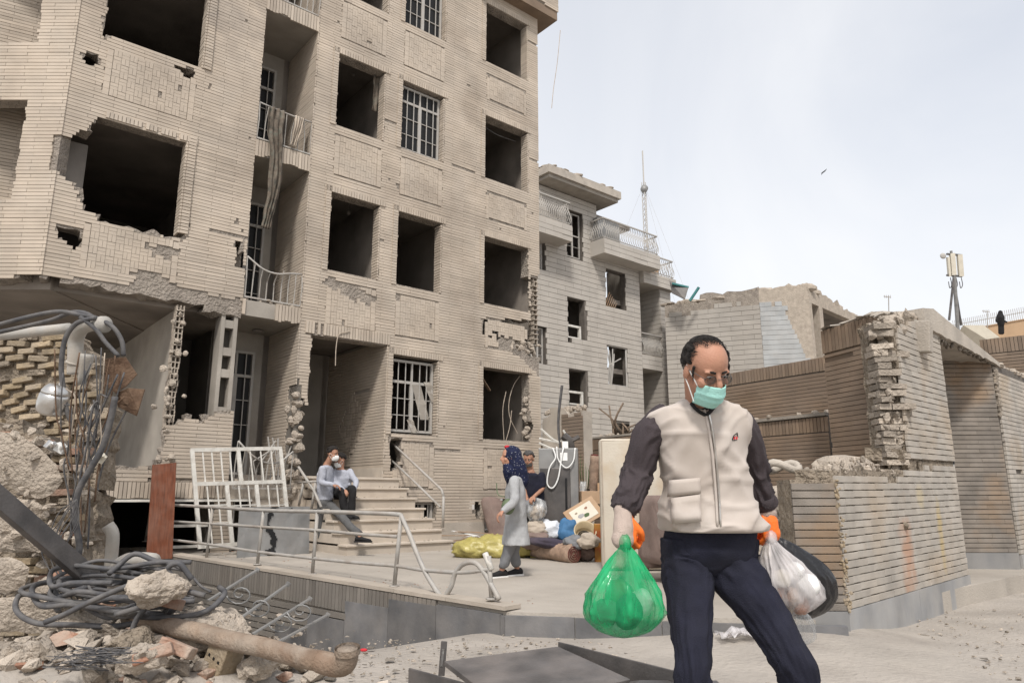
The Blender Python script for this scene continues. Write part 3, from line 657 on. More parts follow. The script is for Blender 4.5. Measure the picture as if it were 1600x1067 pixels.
# recess back wall, slabs with fascia, doors
mb = MB(); mb.fbox(RW, 0, 1.3, .25, ZT, -.1, 0, .6)
mb.fbox(FAC, 3.9, 4.9, .3, ZT, -1.42, -1.3)
for z in FL[1:]+[12.77]:
    lo = .28
    mb.fbox(FAC, 3.9, 4.9, z-lo, z-.02, -1.3, .0, .9)
mb.build('balcony_recess', 'plaster', BLD)
def door(z, s0=3.98, s1=4.62, h=2.2):
    w = win_frame(FAC, s0, s1, z+.02, z+h, -1.24, 4, 4, z+1.75, parent=BLD, name='balcony_door'); mb = MB(); mb.fbox(FAC, s0+.05, s1-.05, z+.06, z+h-.05, -1.285, -1.275); mb.build('pane', 'glass', w)
for z in FL: door(z)
for k, z in enumerate(FL[1:]):
    mb = MB(); x = 3.9
    while x < 4.88:
        zz = z-.31+(.16*max(0, nz3(x, k, 0, 3)) if k else .17*abs(nz3(x, 3, 0, 4)))
        if not (k == 0 and 3.95 < x < 4.45 and nz3(x, 0, 2, 5) > -.3): skin(mb, FAC, [(x, x+.046, zz, z-.01, .028, 1+rnd.gauss(0, .07))])
        x += .0555
    mb.build('balcony_fascia', 'brick', BLD, kind='stuff')
def railing(z, top, seed, s0=3.92, s1=4.88, o=.0, n=9, miss=()):
    mb = MB(); tp = smooth_path([FAC(s0+(s1-s0)*i/(len(top)-1), z+t[0], o+t[1]) for i, t in enumerate(top)], 4); mb.tube(tp, .016, 6)
    b = mb.build('balcony_railing', 'rail_paint', BLD, True); r = random.Random(seed)
    mb = MB(); mb.bar(FAC(s0, z+.03, o), FAC(s1, z+.03, o), .025); mb.build('bottom_rail', 'rail_paint', b)
    for i in range(n):
        if i in miss: continue
        f = i/(n-1); p = tp[min(len(tp)-1, round(f*(len(tp)-1)))]
        mb = MB(); mb.tube([FAC(s0+(s1-s0)*f+r.uniform(-.01, .01), z+.02, o), (FAC(s0+(s1-s0)*f, z+.35, o+r.uniform(-.01, .04)*1)), p+Vector((0, 0, r.choice([0, 0, .06])))], .009, 5); mb.build('baluster', 'rail_paint', b)
railing(FL[2], [(.70, 0), (.66, .02), (.64, .03), (.66, .0)], 1, miss=(2, 3))
railing(FL[1], [(.72, 0), (.52, .1), (.48, .12), (.55, .06), (.60, 0)], 2)
railing(FL[3], [(.7, 0), (.7, 0), (.7, 0)], 3)
railing(FL[0]-.25, [(.75, .05), (.52, .12), (.42, .16), (.45, .1), (.62, .05)], 4, s0=3.95, s1=4.85, o=.12)
mb = MB()                                                                    # bits of rubble and bent bars on the ruined balconies
for k in range(26): mb.rock(FAC(3.95+.9*random.random(), FL[0]-.22+.12*random.random(), -.5+.5*random.random()), [.05+.12*random.random() for _ in range(3)], k, k=5)
for k in range(14): mb.rock(FAC(3.95+.8*random.random(), FL[1]-.05+.08*random.random(), -.3+.3*random.random()), [.04+.09*random.random() for _ in range(3)], k+50, k=5)
mb.build('balcony_rubble', 'rubble', BLD, kind='stuff')
mb = MB()
for k in range(7):
    x = 4.25+.5*random.random(); mb.tube([FAC(x, FL[0]-.2, .0), FAC(x+.1*random.gauss(0, 1), FL[0]+.2, .03), FAC(x+.15*random.gauss(0, 1), FL[0]+.42+.2*random.random(), .05)], .012, 5)
mb.build('bent_bars', 'grey_paint', BLD, kind='stuff')
# ground floor of the left bay: soffit, rooms, partition stubs, low wall
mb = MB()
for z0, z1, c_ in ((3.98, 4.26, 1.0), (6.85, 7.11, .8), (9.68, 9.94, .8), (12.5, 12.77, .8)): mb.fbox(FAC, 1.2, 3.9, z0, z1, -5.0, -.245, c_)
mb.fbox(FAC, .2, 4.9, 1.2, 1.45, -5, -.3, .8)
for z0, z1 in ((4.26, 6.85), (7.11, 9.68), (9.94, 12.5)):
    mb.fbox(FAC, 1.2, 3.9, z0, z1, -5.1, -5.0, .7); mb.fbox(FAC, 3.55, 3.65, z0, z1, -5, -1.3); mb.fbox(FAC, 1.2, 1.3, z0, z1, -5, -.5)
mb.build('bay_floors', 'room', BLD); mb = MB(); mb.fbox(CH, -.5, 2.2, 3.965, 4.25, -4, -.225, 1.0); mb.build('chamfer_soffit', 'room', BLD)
mb = MB(); mb.fbox(FAC, -2.6, 3.0, 1.3, 4.05, -4.6, -4.5, .9); mb.fbox(FAC, 3.02, 4.0, 1.4, 4.05, -2.6, -2.5, .4); mb.fbox(FAC, 3.87, 3.97, 1.4, 4.05, -2.55, -1.35, .4)
mb.fbox(FAC, 2.96, 3.03, 1.45, 3.98, -4.5, -.12, 1.05); mb.build('room_walls', 'plaster', BLD)
mb = MB()                                                                    # broken hollow-block wall ends
for (s, z0, z1) in ((2.97, 2.1, 3.97),):
    z = z0
    while z < z1:
        o = .06*nz3(z, 1, 0, 4); wd = .12+.05*nz3(z, 0, 3, 5)
        mb.fbox(FAC, s-wd/2, s+wd/2, z, z+.02, -.15, .0+o)
        for k in (-1, 0, 1): mb.fbox(FAC, s+k*wd*.45-.008, s+k*wd*.45+.008, z+.02, z+.088, -.15, o-.004)
        z += .09
for k in range(30): mb.rock(FAC(2.97+random.gauss(0, .07), 1.5+2.4*random.random()**1.0, -.02+.05*random.random()), [.06+.08*random.random() for _ in range(3)], k, k=5)
z = 4.4
while z < 5.9:                                                                # blown-out corner at the far right
    for k in (0, 1): mb.fbox(FAC, 10.30+k*.09, 10.31+k*.09, z, z+.09, -.2, -.02+.05*nz3(z, k, 0, 6))
    mb.fbox(FAC, 10.28, 10.42, z+.09, z+.11, -.2, .0+.04*nz3(z, 5, 0, 6)); z += .11
for k in range(34): mb.rock(FAC(9.6+.85*random.random(), 4.15+.25*random.random(), -.12+.12*random.random()), [.06+.12*random.random() for _ in range(3)], k+90, k=5)
for k in range(16): mb.rock(FAC(10.08+random.gauss(0, .03), 2.25+1.0*random.random(), -.12+.1*random.random()), [.08+.08*random.random() for _ in range(3)], k+190, k=5)
for k in range(40): mb.rock(FAC(4.93+random.gauss(0, .06), .9+2.0*random.random(), -.02+.06*random.random()), [.08+.12*random.random() for _ in range(3)], k+290, k=5)
mb.build('broken_block_ends', 'rubble', BLD, kind='stuff')
mb = MB(); mb.fbox(FAC, 3.60, 3.66, 2.2, 3.97, -.3, -.02); mb.fbox(FAC, 3.80, 3.86, 2.2, 3.97, -.3, -.02)
for z in (2.35, 2.95, 3.3, 3.75): mb.fbox(FAC, 3.66, 3.80, z, z+.13, -.28, -.03)
mb.fbox(FAC, 3.66, 3.8, 2.2, 3.97, -.3, -.2, .3)
mb.build('laced_steel_column', 'plaster', BLD)
lowt = ragged([(2.85, 3), (2.85, 2.12), (3.0, 2.18), (3.2, 2.26), (3.45, 2.27), (3.7, 2.42), (3.95, 2.45), (3.95, 3)], .05, 8)
lowl = ragged([(1.4, 3), (1.4, 1.5), (2.2, 1.52), (2.86, 1.55), (2.95, 1.9), (2.93, 3)], .05, 8)
mb = MB(); backing(mb, FAC, 1.5, 3.9, 1.06, 2.6, .2, [], (lowt, lowl), .09, .03); mb.build('low_wall', 'rough', BLD)
mb = MB(); mb.fbox(FAC, 1.2, 2.1, -1.6, 1.05, -.2, 0); mb.build('garage_pier', 'rough', BLD)
mb = MB(); mb.fbox(FAC, 4.3, 4.95, .2, 1.22, -.2, .0, 1.1); mb.fbox(FAC, 4.95, 5.2, .2, 1.22, -.2, .03, 1.1); mb.fbox(FAC, 3.9, 4.9, 1.07, 1.3, -.6, .02, .9); mb.build('plinth', 'stone', BLD)
mb = MB(); skin(mb, FAC, courses(FAC, 1.5, 3.9, 1.32, 2.6, .0555, .62, .0075, lambda s, z: not lowt(s, z+.03) and not lowl(s, z+.03), .022, tone=.045, step=.04))
x = 1.5
while x < 3.9: skin(mb, FAC, [(x, x+.046, 1.08+.05*max(0, nz3(x, 2, 2, 4)), 1.31, .03, 1+rnd.gauss(0, .08))]); x += .0555
skin(mb, FAC, courses(FAC, 3.72, 4.0, .2, 1.05, .0555, .62, .0075, lambda s, z: True, .02, step=.1))
mb.build('low_wall_bricks', 'brick', BLD, kind='stuff')
mb = MB(); mb.fbox(FAC, 1.9, 4.28, 1.03, 1.065, -.22, .06, 1.2); mb.build('lintel', 'white_paint', BLD)
for a_, b_ in ((3.1, 3.7), (4.02, 4.3)):
    mb = MB(); mb.fbox(FAC, a_, b_, .36, .40, -.1, -.06); mb.fbox(FAC, a_, b_, .66, .70, -.1, -.06); mb.fbox(FAC, a_, a_+.04, .3, 1.03, -.1, -.06); mb.build('basement_grille', 'white_paint', BLD)
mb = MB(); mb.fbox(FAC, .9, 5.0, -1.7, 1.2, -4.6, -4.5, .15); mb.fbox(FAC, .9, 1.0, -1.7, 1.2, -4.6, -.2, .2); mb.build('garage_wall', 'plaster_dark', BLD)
mb = MB(); mb.fbox(FAC, 3.68, 4.02, -1.6, 1.03, -.2, -.01, .6); mb.build('basement_pier', 'joint', BLD)
# room furnishing glimpsed: pale door, wall units
mb = MB(); mb.fbox(FAC, 3.08, 3.12, 1.45, 3.7, -2.45, -.6, 1.0); mb.fbox(FAC, 3.14, 3.7, 3.15, 3.2, -2.48, -2.4, 1.2); mb.fbox(FAC, 3.6, 3.64, 1.45, 3.9, -2.48, -2.4, 1.1)
mb.build('inner_door', 'plaster', BLD); mb = MB(); mb.fbox(FAC, 1.2, 1.52, 5.5, 6.35, -.7, -.4); mb.build('wall_unit', 'plaster_dark', BLD)
for k, (x, y) in enumerate(((548, 120), (541, 335), (433, 57), (400, 515))):
    s, z = hit(x, y, -1.0); mb = MB(); zc = [z_ for z_ in FL[1:]+[12.77] if z_ > z+.1][0]-.28
    mb.tube([FAC(s, zc, -.9), FAC(s, z if k < 2 else zc-.03, -.9)], .006, 5); mb.ell(FAC(s, z if k < 2 else zc-.03, -.9), (.04, .04, .05) if k < 2 else (.1, .1, .03)); mb.build('ceiling_lamp', 'plaster_dark', BLD)
# fabric caught on the third-floor balcony
def cloth(name, label, path, wd, mat, seed):
    mb = MB(); p = smooth_path(path, 6); n = len(p)
    def P(i, j):
        f = j/11-.5; ww = wd[0]+(wd[1]-wd[0])*i/(n-1); ww *= 1+.25*nz3(i, 0, seed, .25)
        return p[i]+fd*f*ww+fn*(.035*math.sin(j*1.9+i*.12+seed)+.03*nz3(i, j, seed, .35))
    mb.sheet(P, n, 12); return tag(mb.build(name, mat, None, True, solid=.006), label, 'cloth')
cloth('curtain_cloth', 'long torn patterned curtain hanging down over a balcony railing', [FAC(*hit(x, y), o) for x, y, o in ((436, 178, -.12), (432, 172, .03), (428, 205, .07), (430, 250, .06), (426, 300, .06), (418, 335, .05), (413, 358, .05))], (.36, .13), 'cloth_camo', 1)
cloth('draped_rag', 'small beige rag draped over the balcony railing beside the torn curtain', [FAC(*hit(x, y), o) for x, y, o in ((470, 188, -.08), (467, 184, .03), (462, 205, .06), (455, 232, .05))], (.22, .08), 'fabric_beige', 4)
# ================================================================== second block (pale tiles), behind and to the right
SB = Frame(fn*-19.5, 50)
B2 = thing('apartment_building', 'pale grey tiled apartment block with stepped roof and curved balcony railings', 'building', SB(21, 0, -2))
h2 = lambda *p: SB.hit(*p)
W2 = [(19.2, 20.2, 7.08, 8.83), (19.2, 20.25, 4.55, 5.98), (19.2, 20.15, 10.5, 12.5), (21.45, 22.7, 8.78, 10.42), (21.42, 22.65, 5.53, 7.17), (17.4, 18.05, 9.6, 11.0), (17.4, 18.05, 5.9, 7.4), (21.6, 22.7, 3.0, 4.0)]
r2 = [ragged([h2(*q) for q in p], .06, 4) for p in (((886, 525), (892, 530), (897, 536), (886, 534)), ((912, 480), (918, 490), (917, 532), (912, 532)))]
mb = MB(); backing(mb, SB, 16.4, 20.98, 0, 13.2, .3, W2, r2, .3, .05); backing(mb, SB, 20.98, 23.6, 0, 11.0, .3, W2, r2, .3, .05); mb.build('wall', 'joint', B2)
mb = MB(); ok = lambda s, z: not any(q[0] < s < q[1] and q[2] < z < q[3] for q in W2) and not any(f(s, z) for f in r2)
for a, b, t in ((16.4, 20.98, 13.2), (20.98, 23.6, 11.0)): skin(mb, SB, courses(SB, a, b, 0, t, .205, .9, .016, ok, .03, tone=.045, step=.08))
SR = Frame(SB(25.0, 0, 0), 140); SR.n = -fd; SR.d = -fn                         # right wall of the recess
skin(mb, SR, courses(SR, 0, 1.6, 0, 11, .205, .9, .016, lambda s, z: True, .02, tone=.05, step=.5)); skin(mb, SB, courses(SB, 25.0, 25.75, 0, 10.2, .205, .9, .016, lambda s, z: True, .03, tone=.05, step=.5))
mb.build('tile_courses', 'grey_brick', B2, kind='stuff')
mb = MB(); mb.fbox(SB, 25.0, 25.75, 0, 10.2, -3, -.005); mb.fbox(SB, 23.6, 25.0, 0, 11, -1.75, -1.6, .8); mb.fbox(SB, 23.3, 23.6, 0, 11, -1.6, -.3); mb.build('recess_wall', 'plaster', B2)
mb = MB()
for z0, z1 in ((3.4, 6.3), (6.3, 9.3), (9.3, 12.9)):
    mb.fbox(SB, 16.4, 23.5, z1-.2, z1, -5, -.305); mb.fbox(SB, 16.4, 23.5, z0, z1-.2, -5.1, -5); mb.fbox(SB, 18.6, 18.7, z0, z1-.2, -5, -.305); mb.fbox(SB, 20.8, 20.9, z0, z1-.2, -5, -.305)
mb.build('rooms', 'room', B2)
# eave, parapets, balconies
def slab(s0, s1, z0, z1, o, name, o0=-.3):
    mb = MB(); mb.fbox(SB, s0, s1, z0, z1, o0, o); skin(mb, SB, courses(SB, s0, s1, z0, z1, .205, .9, .016, lambda s, z: True, .02, tone=.05, step=.5), o); return mb.build(name, 'grey_brick', B2)
mb = MB(); mb.fbox(SB, 17.6, 21.55, 13.15, 13.3, -4, .75, .75); mb.fbox(SB, 17.5, 21.65, 13.3, 13.62, -4.1, .85, 1); mb.build('eave', 'concrete', B2)
mb = MB()
for k in range(26): mb.rock(SB(17.6+4*random.random(), 13.66, .2+.55*random.random()), (.3+.4*random.random(), .3, .08+.1*random.random()), k, k=5)
mb.build('roof_debris', 'rubble', B2, kind='stuff')
slab(16.4, 18.75, 10.75, 11.4, .8, 'balcony_parapet'); slab(20.55, 24.1, 10.72, 11.35, .8, 'balcony_parapet'); slab(23.62, 25.9, 10.2, 10.75, .25, 'balcony_parapet', -1.6)
for z in (4.25, 7.05): slab(23.62, 25.0, z-.6, z, .0, 'balcony_slab', -1.6)
def curvy_rail(path, h, n, name='balcony_railing', bulge=.12):
    p = [Vector(q) for q in path]; L_ = [(p[i+1]-p[i]).length for i in range(len(p)-1)]; T = sum(L_)
    def along(f):
        d = f*T
        for i, l in enumerate(L_):
            if d <= l or i == len(L_)-1: return p[i].lerp(p[i+1], d/l), (p[i+1]-p[i]).normalized()
            d -= l
    mb = MB()
    for i in range(len(p)-1): mb.bar(p[i]+Vector((0, 0, h)), p[i+1]+Vector((0, 0, h)), .05)
    b = mb.build(name, 'grey_paint', B2); mb = MB()
    for i in range(len(p)-1): mb.bar(p[i]+Vector((0, 0, .08)), p[i+1]+Vector((0, 0, .08)), .035)
    mb.build('bottom_rail', 'grey_paint', b); mb = MB()
    for k in range(n):
        q, t = along((k+.5)/n); nn = Vector((t.y, -t.x, 0))
        mb.tube([q+nn*bulge*math.sin(f*6.283*.9)*(.9-.3*f)+Vector((0, 0, .08+(h-.08)*f)) for f in [i/6 for i in range(7)]], .017, 4)
    mb.build('balusters', 'grey_paint', b, kind='stuff')
    return b
curvy_rail([SB(16.6, 11.4, .74), SB(18.7, 11.4, .74), SB(18.7, 11.4, .0)], .95, 26)
curvy_rail([SB(20.6, 11.35, .0), SB(20.6, 11.35, .74), SB(24.05, 11.35, .74), SB(24.05, 11.35, 0)], .9, 44)
curvy_rail([SB(24.2, 10.75, .2), SB(25.8, 10.75, .2), SB(25.8, 10.75, -1)], .85, 20)
curvy_rail([SB(23.65, 7.05, .0), SB(25.0, 7.05, .0)], .95, 14)
mb = MB(); mb.fbox(SB, 20.75, 22.1, 11.4, 12.45, -.2, .3); mb.build('water_tank', 'sheet_metal', B2); mb = MB(); mb.fbox(SB, 24.3, 25.3, 10.8, 11.3, -.9, -.2); mb.build('planter', 'cardboard', B2)
for (s0, s1, z0, z1) in (W2[2], W2[5], W2[6]): win_frame(SB, s0+.05, s1-.05, z0+.05, z1-.05, -.15, 2, 2, z0+(z1-z0)*.5, parent=B2)
win_frame(SB, 23.7, 24.6, 4.3, 6.3, -1.55, 6, 3, 5.7, parent=B2)
for q in (W2[0], W2[1]):
    mb = MB(); z = q[2]+(.05 if q is W2[1] else .15); mb.fbox(SB, q[0]+.05, q[1]-.15, z+.42, z+.5, -.2, -.1); mb.fbox(SB, q[0]+.05, q[1]-.15, z-.04, z+.02, -.2, -.1); mb.fbox(SB, q[1]-.25, q[1]-.15, z, z+.45, -.2, -.1); mb.fbox(SB, q[0]+.05, q[0]+.12, z, z+.45, -.2, -.1); mb.build('broken_frame', 'white_paint', B2)
mb = MB(); q = W2[4]
for k, (a, b, c_) in enumerate(((.08, .05, 0), (.16, .2, .5), (.24, .42, .2), (.3, .5, .9), (.05, .9, 1.4))): mb.tube([SB(q[0]+a, q[2], -.08), SB(q[0]+a+.05, q[2]+.8, .02), SB(q[0]+b, q[3]-.05-c_*.3, -.06)], .025, 5)
for (a, b) in (((q[0], q[2]), (q[0], q[3])), ((q[1], q[2]), (q[1], q[3])), ((q[0], q[3]), (q[1], q[3])), ((q[0], q[2]), (q[1], q[2]))): mb.bar(SB(*a, -.05), SB(*b, -.05), .07)
mb.build('bent_frame', 'grey_paint', B2)
mb = MB(); q = W2[3]
for k in range(6): mb.bar(SB(q[0]+.1+k*.12, q[2]+.05, -.2), SB(q[0]+.35+k*.09, q[2]+.7-k*.08, -.12), .09, .03)
mb.build('fallen_crate', 'wood', B2)
# ================================================================== ruined wing that closes the court
WA, WB_, WC, WD = [at(x, y, t) for x, y, t in ((1038, 469, 31), (1185, 456, 29.6), (1262, 449, 29.2), (1358, 492, 33.8))]
B3 = thing('ruined_building', 'ruined low building with a grey block patch and a broken open upper floor', 'building', (WB_.x, WB_.y, -1))
def seg(a, b):
    f = Frame((a.x, a.y), math.degrees(math.atan2(b.x-a.x, b.y-a.y))); return f, (Vector((b.x, b.y, 0))-Vector((a.x, a.y, 0))).length
f1, l1 = seg(WA, WB_); f2, l2 = seg(WB_, WC); f3, l3 = seg(WC, WD)
zt = 9.35
mb = MB(); rt = ragged([(-1, 12), (-1, zt-.1), (1, zt-.25), (2.2, zt+.1), (l1+.2, zt-.05), (l1+.2, 12)], .12, 2)
backing(mb, f1, 0, l1, 0, zt+.4, .3, [], (rt,), .3, .1); mb.build('wall', 'rough', B3)
mb = MB(); skin(mb, f1, courses(f1, 0, l1, 0, zt+.1, .205, .9, .016, lambda s, z: not rt(s, z+.45), .03, tone=.05, step=.15), tonef=lambda s, z, t: t*(.86+.1*nz3(s, z, 0, .5))); mb.build('tile_courses', 'grey_brick', B3, kind='stuff')
pt = ragged([(-.1, 4), (-.1, zt-.55), (1.0, zt-.6), (1.05, zt-1.4), (1.45, zt-2.2), (1.75, zt-3.0), (1.8, 4)], .10, 2.5)
rt2 = ragged([(-1, 12), (-1, zt+.05), (.6, zt+.2), (1.4, zt+.15), (l2+.2, zt), (l2+.2, 12)], .12, 2)
mb = MB(); backing(mb, f2, 0, l2, 0, zt+.4, .3, [], (rt2,), .25, .1); mb.build('end_wall', 'rubble', B3)
mb = MB(); skin(mb, f2, courses(f2, 0, l2, 4.5, zt, .2, .4, .012, pt, .04, tone=.05, step=.1)); mb.build('block_patch', 'cinder', B3, kind='stuff')
rt3 = ragged([(-1, 12), (-1, zt+.05), (2, zt-.0), (l3, zt-.35), (l3+1, zt-.4), (l3+1, 12)], .12, 2)
mb = MB(); backing(mb, f3, 0, l3, 0, zt+.3, .3, [(.25, .95, zt-3.2, zt-.5), (1.3, l3-1.2, zt-2.2, zt-.55)], (rt3,), .25, .1); mb.build('broken_wall', 'rubble', B3)
mb = MB(); mb.fbox(f3, -.1, l3, zt-3.4, zt-3.2, -4, -.31); mb.fbox(f3, 0, l3, zt-.5, zt-.2, -4, -.31); mb.fbox(f3, 0, l3, zt-3.2, zt-.5, -4.1, -4); mb.fbox(f3, .95, 1.3, zt-3.2, zt-.5, -2, -.31, 1.6); mb.build('open_rooms', 'room', B3)
mb = MB()
for k in range(60):
    f, l = random.choice(((f1, l1), (f2, l2), (f3, l3))); s = l*random.random(); zz = zt+(-.1 if f is f1 else .1)-(.4*s/l if f is f3 else 0)
    mb.rock(f(s, zz, -.15-.5*random.random()), (.3+.7*random.random(), .4, .12+.3*random.random()), k, k=5)
mb.build('roof_debris', 'rubble', B3, kind='stuff')
mb = MB(); a = at(1075, 462, 29.5)
mb.tube([at(1078, 470, 29.8), at(1092, 449, 29.8)], .06, 6); mb.tube([at(1050, 443, 30), at(1076, 449, 29.9)], .05, 6); mb.build('bent_teal_pipe', 'teal_paint', B3)
mb = MB(); mb.add([at(x, y, t) for x, y, t in ((1046, 440, 30.2), (1076, 448, 29.9), (1070, 468, 29.7), (1050, 458, 30))], [(0, 1, 2, 3)]); mb.build('roof_sheet', 'dark_metal', B3, solid=.05)
# ================================================================== courtyard walls (brown brick)
YR, YL = Vector((5.0, 11.35, 0)), Vector((.2, 18.6, 0))
YW = thing('courtyard_wall', 'long brown brick courtyard wall with ledge and soldier course', 'wall', (YR.x, YR.y, 0))
yf, yl = seg(YL, YR)
mb = MB(); mb.fbox(yf, 0, yl, -.1, 2.36, -.3, 0); mb.fbox(yf, yl-3.0, yl, 2.36, 3.36, -.6, -.3); mb.build('wall', 'joint', YW)
mb = MB(); skin(mb, yf, courses(yf, 0, yl, 0, 2.10, .062, .5, .008, lambda s, z: True, .02, tone=.10, step=.3)); skin(mb, yf, courses(yf, yl-3.0, yl, 2.37, 3.12, .062, .5, .008, lambda s, z: True, .02, tone=.10, step=.3), -.3)
s = 0
while s < yl:
    skin(mb, yf, [(s, s+.055, 2.11, 2.34, .024, 1+rnd.gauss(0, .1))])
    if s > yl-3.0: skin(mb, yf, [(s, s+.055, 3.13, 3.355, .024, 1+rnd.gauss(0, .1))], -.3)
    s += .065
mb.build('brick_courses', 'brown_brick', YW, kind='stuff')
mb = MB(); mb.fbox(yf, 0, yl-2.0, 2.36, 2.40, -.3, .02, .8); mb.fbox(yf, yl-1.9, yl, 2.36, 2.41, -.29, .06, .7); mb.build('ledge', 'concrete', YW)
mb = MB()
for k in range(40): mb.rock(yf(yl*random.random(), 2.43, -.15+.1*random.gauss(0, 1)), [.05+.12*random.random() for _ in range(3)], k, k=5)
mb.build('ledge_debris', 'rubble', YW, kind='stuff')
C0, C1, C2_ = [Vector((*at(x, 500, t)[:2], 0)) for x, t in ((1283, 11.0), (1357, 10.1), (1402, 8.9))]
CW = thing('courtyard_wall', 'tall brown brick wall bending towards the gateway with soldier course on top', 'wall', tuple(C1))
for i, (a, b) in enumerate(((C0, C1), (C1, C2_))):
    f, l = seg(a, b); H = lambda s: 3.58-(.30*s/l if i else 0); mb = MB(); vs = [f(s, z, o) for s in (0, l) for o in (-.25, 0) for z in (0, H(s))]
    mb.add(vs, [(0, 1, 3, 2), (4, 6, 7, 5), (0, 4, 5, 1), (2, 3, 7, 6), (0, 2, 6, 4), (1, 5, 7, 3)], .8); mb.build('wall', 'brown_brick', CW)
    mb = MB(); skin(mb, f, courses(f, 0, l, 0, 3.2, .070, .5, .009, lambda s, z: z < H(s)-.37 and not (3.10 < z < 3.15 and nz3(s, 0, i, 2) > -.2), .022, tone=.10, step=.1))
    s = 0
    while s < l: skin(mb, f, [(s, s+.06, H(s)-.36, H(s)-.01, .03, 1+rnd.gauss(0, .1))]); s += .07
    mb.build('brick_courses', 'brown_brick', CW, kind='stuff')
    mb = MB()
    for k in range(int(l/.22)+1): mb.shard(f(.1+k*.22, H(.1+k*.22)+.02, -.1), (.4, .36, .09), k+i*9, n=16)
    mb.build('broken_capping', 'concrete', CW)
# stub of a broken wall by the fridge
SW = thing('broken_wall', 'stub of a broken wall with grey panel and striped brick behind the fridge', 'wall', at(880, 760, 15))
a, b = at(848, 700, 15.5), at(912, 700, 14.5); f, l = seg(a, b)
rts = ragged([(-1, 4), (-1, 2.85), (l*.5, 2.9), (l+.3, 2.75), (l+.3, 4)], .08, 5)
mb = MB(); backing(mb, f, 0, l, 0, 3.1, .25, [], (rts,), .15, .05); mb.build('wall', 'concrete', SW); mb = MB(); skin(mb, f, courses(f, l*.5, l, 0, 2.8, .07, .4, .012, lambda s, z: not rts(s, z+.1) and s > .5*l, .02, tone=.08, step=.08)); mb.build('brick_courses', 'brown_brick', SW, kind='stuff')
mb = MB()
for k in range(24): mb.rock(f(l*random.random(), 2.85+.06*random.random(), -.1), [.06+.12*random.random() for _ in range(3)], k, k=5)
mb.build('rubble_top', 'rubble', SW, kind='stuff')
# ================================================================== gateway on the right
class GF(Frame):
    def __call__(f, s, z, o=0): return f.o+f.d*s+f.n*o+Vector((0, 0, z+.012*(s-5.9)))
_a = R(46.4); G = GF(Vector((math.cos(_a), -math.sin(_a), 0))*-2.47, 46.4)
GW = thing('gateway', 'broken grey brick gateway with low wall, shattered pier and slanting concrete lintel', 'gateway', tuple(G(7.5, 0, -.2)))
GP = thing('gate_pier', 'standing grey brick gate pier and wall stained with rust', 'wall', tuple(G(11.5, 0, -.2)))
def brick_mesh(name, mat, sd):
    r = random.Random(sd); e, h = .012, .10; q = lambda k: r.uniform(0, k)
    v = [(-.5, -.5, -.5), (.5, -.5, -.5), (.5, -.5, .5), (-.5, -.5, .5), (-.5, .38, -.5), (.5, .38, -.5), (.5, .38, .5), (-.5, .38, .5)]
    v += [(-.5+e+q(.02), .5-q(.1), -.5+h*.5+q(.06)), (.5-e-q(.02), .5-q(.1), -.5+h*.5+q(.06)), (.5-e-q(.02), .5-q(.1), .5-h*.5-q(.06)), (-.5+e+q(.02), .5-q(.1), .5-h*.5-q(.06))]
    fc = [(0, 1, 5, 4), (1, 2, 6, 5), (2, 3, 7, 6), (3, 0, 4, 7), (4, 5, 9, 8), (5, 6, 10, 9), (6, 7, 11, 10), (7, 4, 8, 11), (8, 9, 10, 11)]
    me = bpy.data.meshes.new(name); me.from_pydata(v, [], [tuple(reversed(x)) for x in fc]); a = me.color_attributes.new('Col', 'FLOAT_COLOR', 'CORNER'); a.data.foreach_set('color', [1.0]*4*len(a.data)); me.materials.append(MAT[mat]); return me
BM = {m: [brick_mesh('brick', m, k) for k in range(6)] for m in ('gate_brick', 'gate_side')}
def lay(fr, bl, parent, mat, o0=0.0, limit=None):
    off = ROOT[parent.name]; rot = Matrix((fr.d, fr.n, Vector((0, 0, 1)))).transposed().to_4x4(); n = 0
    for (a, b, z0, z1, d, t) in bl:
        c = fr((a+b)/2, (z0+z1)/2, o0+d/2); o_ = bpy.data.objects.new('brick', random.choice(BM[mat])); COL.objects.link(o_); o_.parent = parent
        o_.matrix_local = Matrix.Translation(c-off) @ rot @ Matrix.Diagonal((b-a, d, z1-z0, 1)); n += 1
    return n
lowt_ = ragged([(5.5, 2), (5.5, 1.28), (6.2, 1.31), (6.7, 1.30), (7.3, 1.27), (7.7, 1.38), (9.3, 1.44), (9.3, 2)], .03, 6)
mb = MB(); backing(mb, G, 5.9, 9.12, 0, 1.44, .30, [], (lowt_,), .12, .03); mb.build('low_wall', 'mortar_rough', GW)
nb = lay(G, courses(G, 5.9, 9.12, .25, 1.44, .0605, .335, .008, lambda s, z: not lowt_(s, z+.03), .022, step=.06, seed=4), GW, 'gate_brick')
mb = MB(); mb.fbox(G, 5.9, 7.5, -.15, .245, 0, .03); mb.build('base_slab', 'base_stone', GW); mb = MB(); mb.fbox(G, 7.505, 9.12, -.15, .245, 0, .03, .95); mb.build('base_slab', 'base_stone', GW)
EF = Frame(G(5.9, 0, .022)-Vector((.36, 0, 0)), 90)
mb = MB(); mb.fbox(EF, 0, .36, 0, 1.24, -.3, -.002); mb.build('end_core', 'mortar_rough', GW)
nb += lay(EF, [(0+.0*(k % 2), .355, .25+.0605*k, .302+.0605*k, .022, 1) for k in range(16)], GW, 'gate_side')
mb = MB(); mb.fbox(EF, -.05, .362, -.15, .245, -.02, .026, .7); mb.build('base_slab', 'base_stone', GW)
mb = MB()                                                                         # yellow mortar crust on the corner
for k in range(90): mb.rock(EF(.36+random.gauss(0, .012), .25+1.0*random.random()**1.6, .02+random.gauss(0, .006)), [.012+.03*random.random() for _ in range(3)], k, k=4)
mb.build('mortar_crust', 'yellow_brick', GW, kind='stuff')
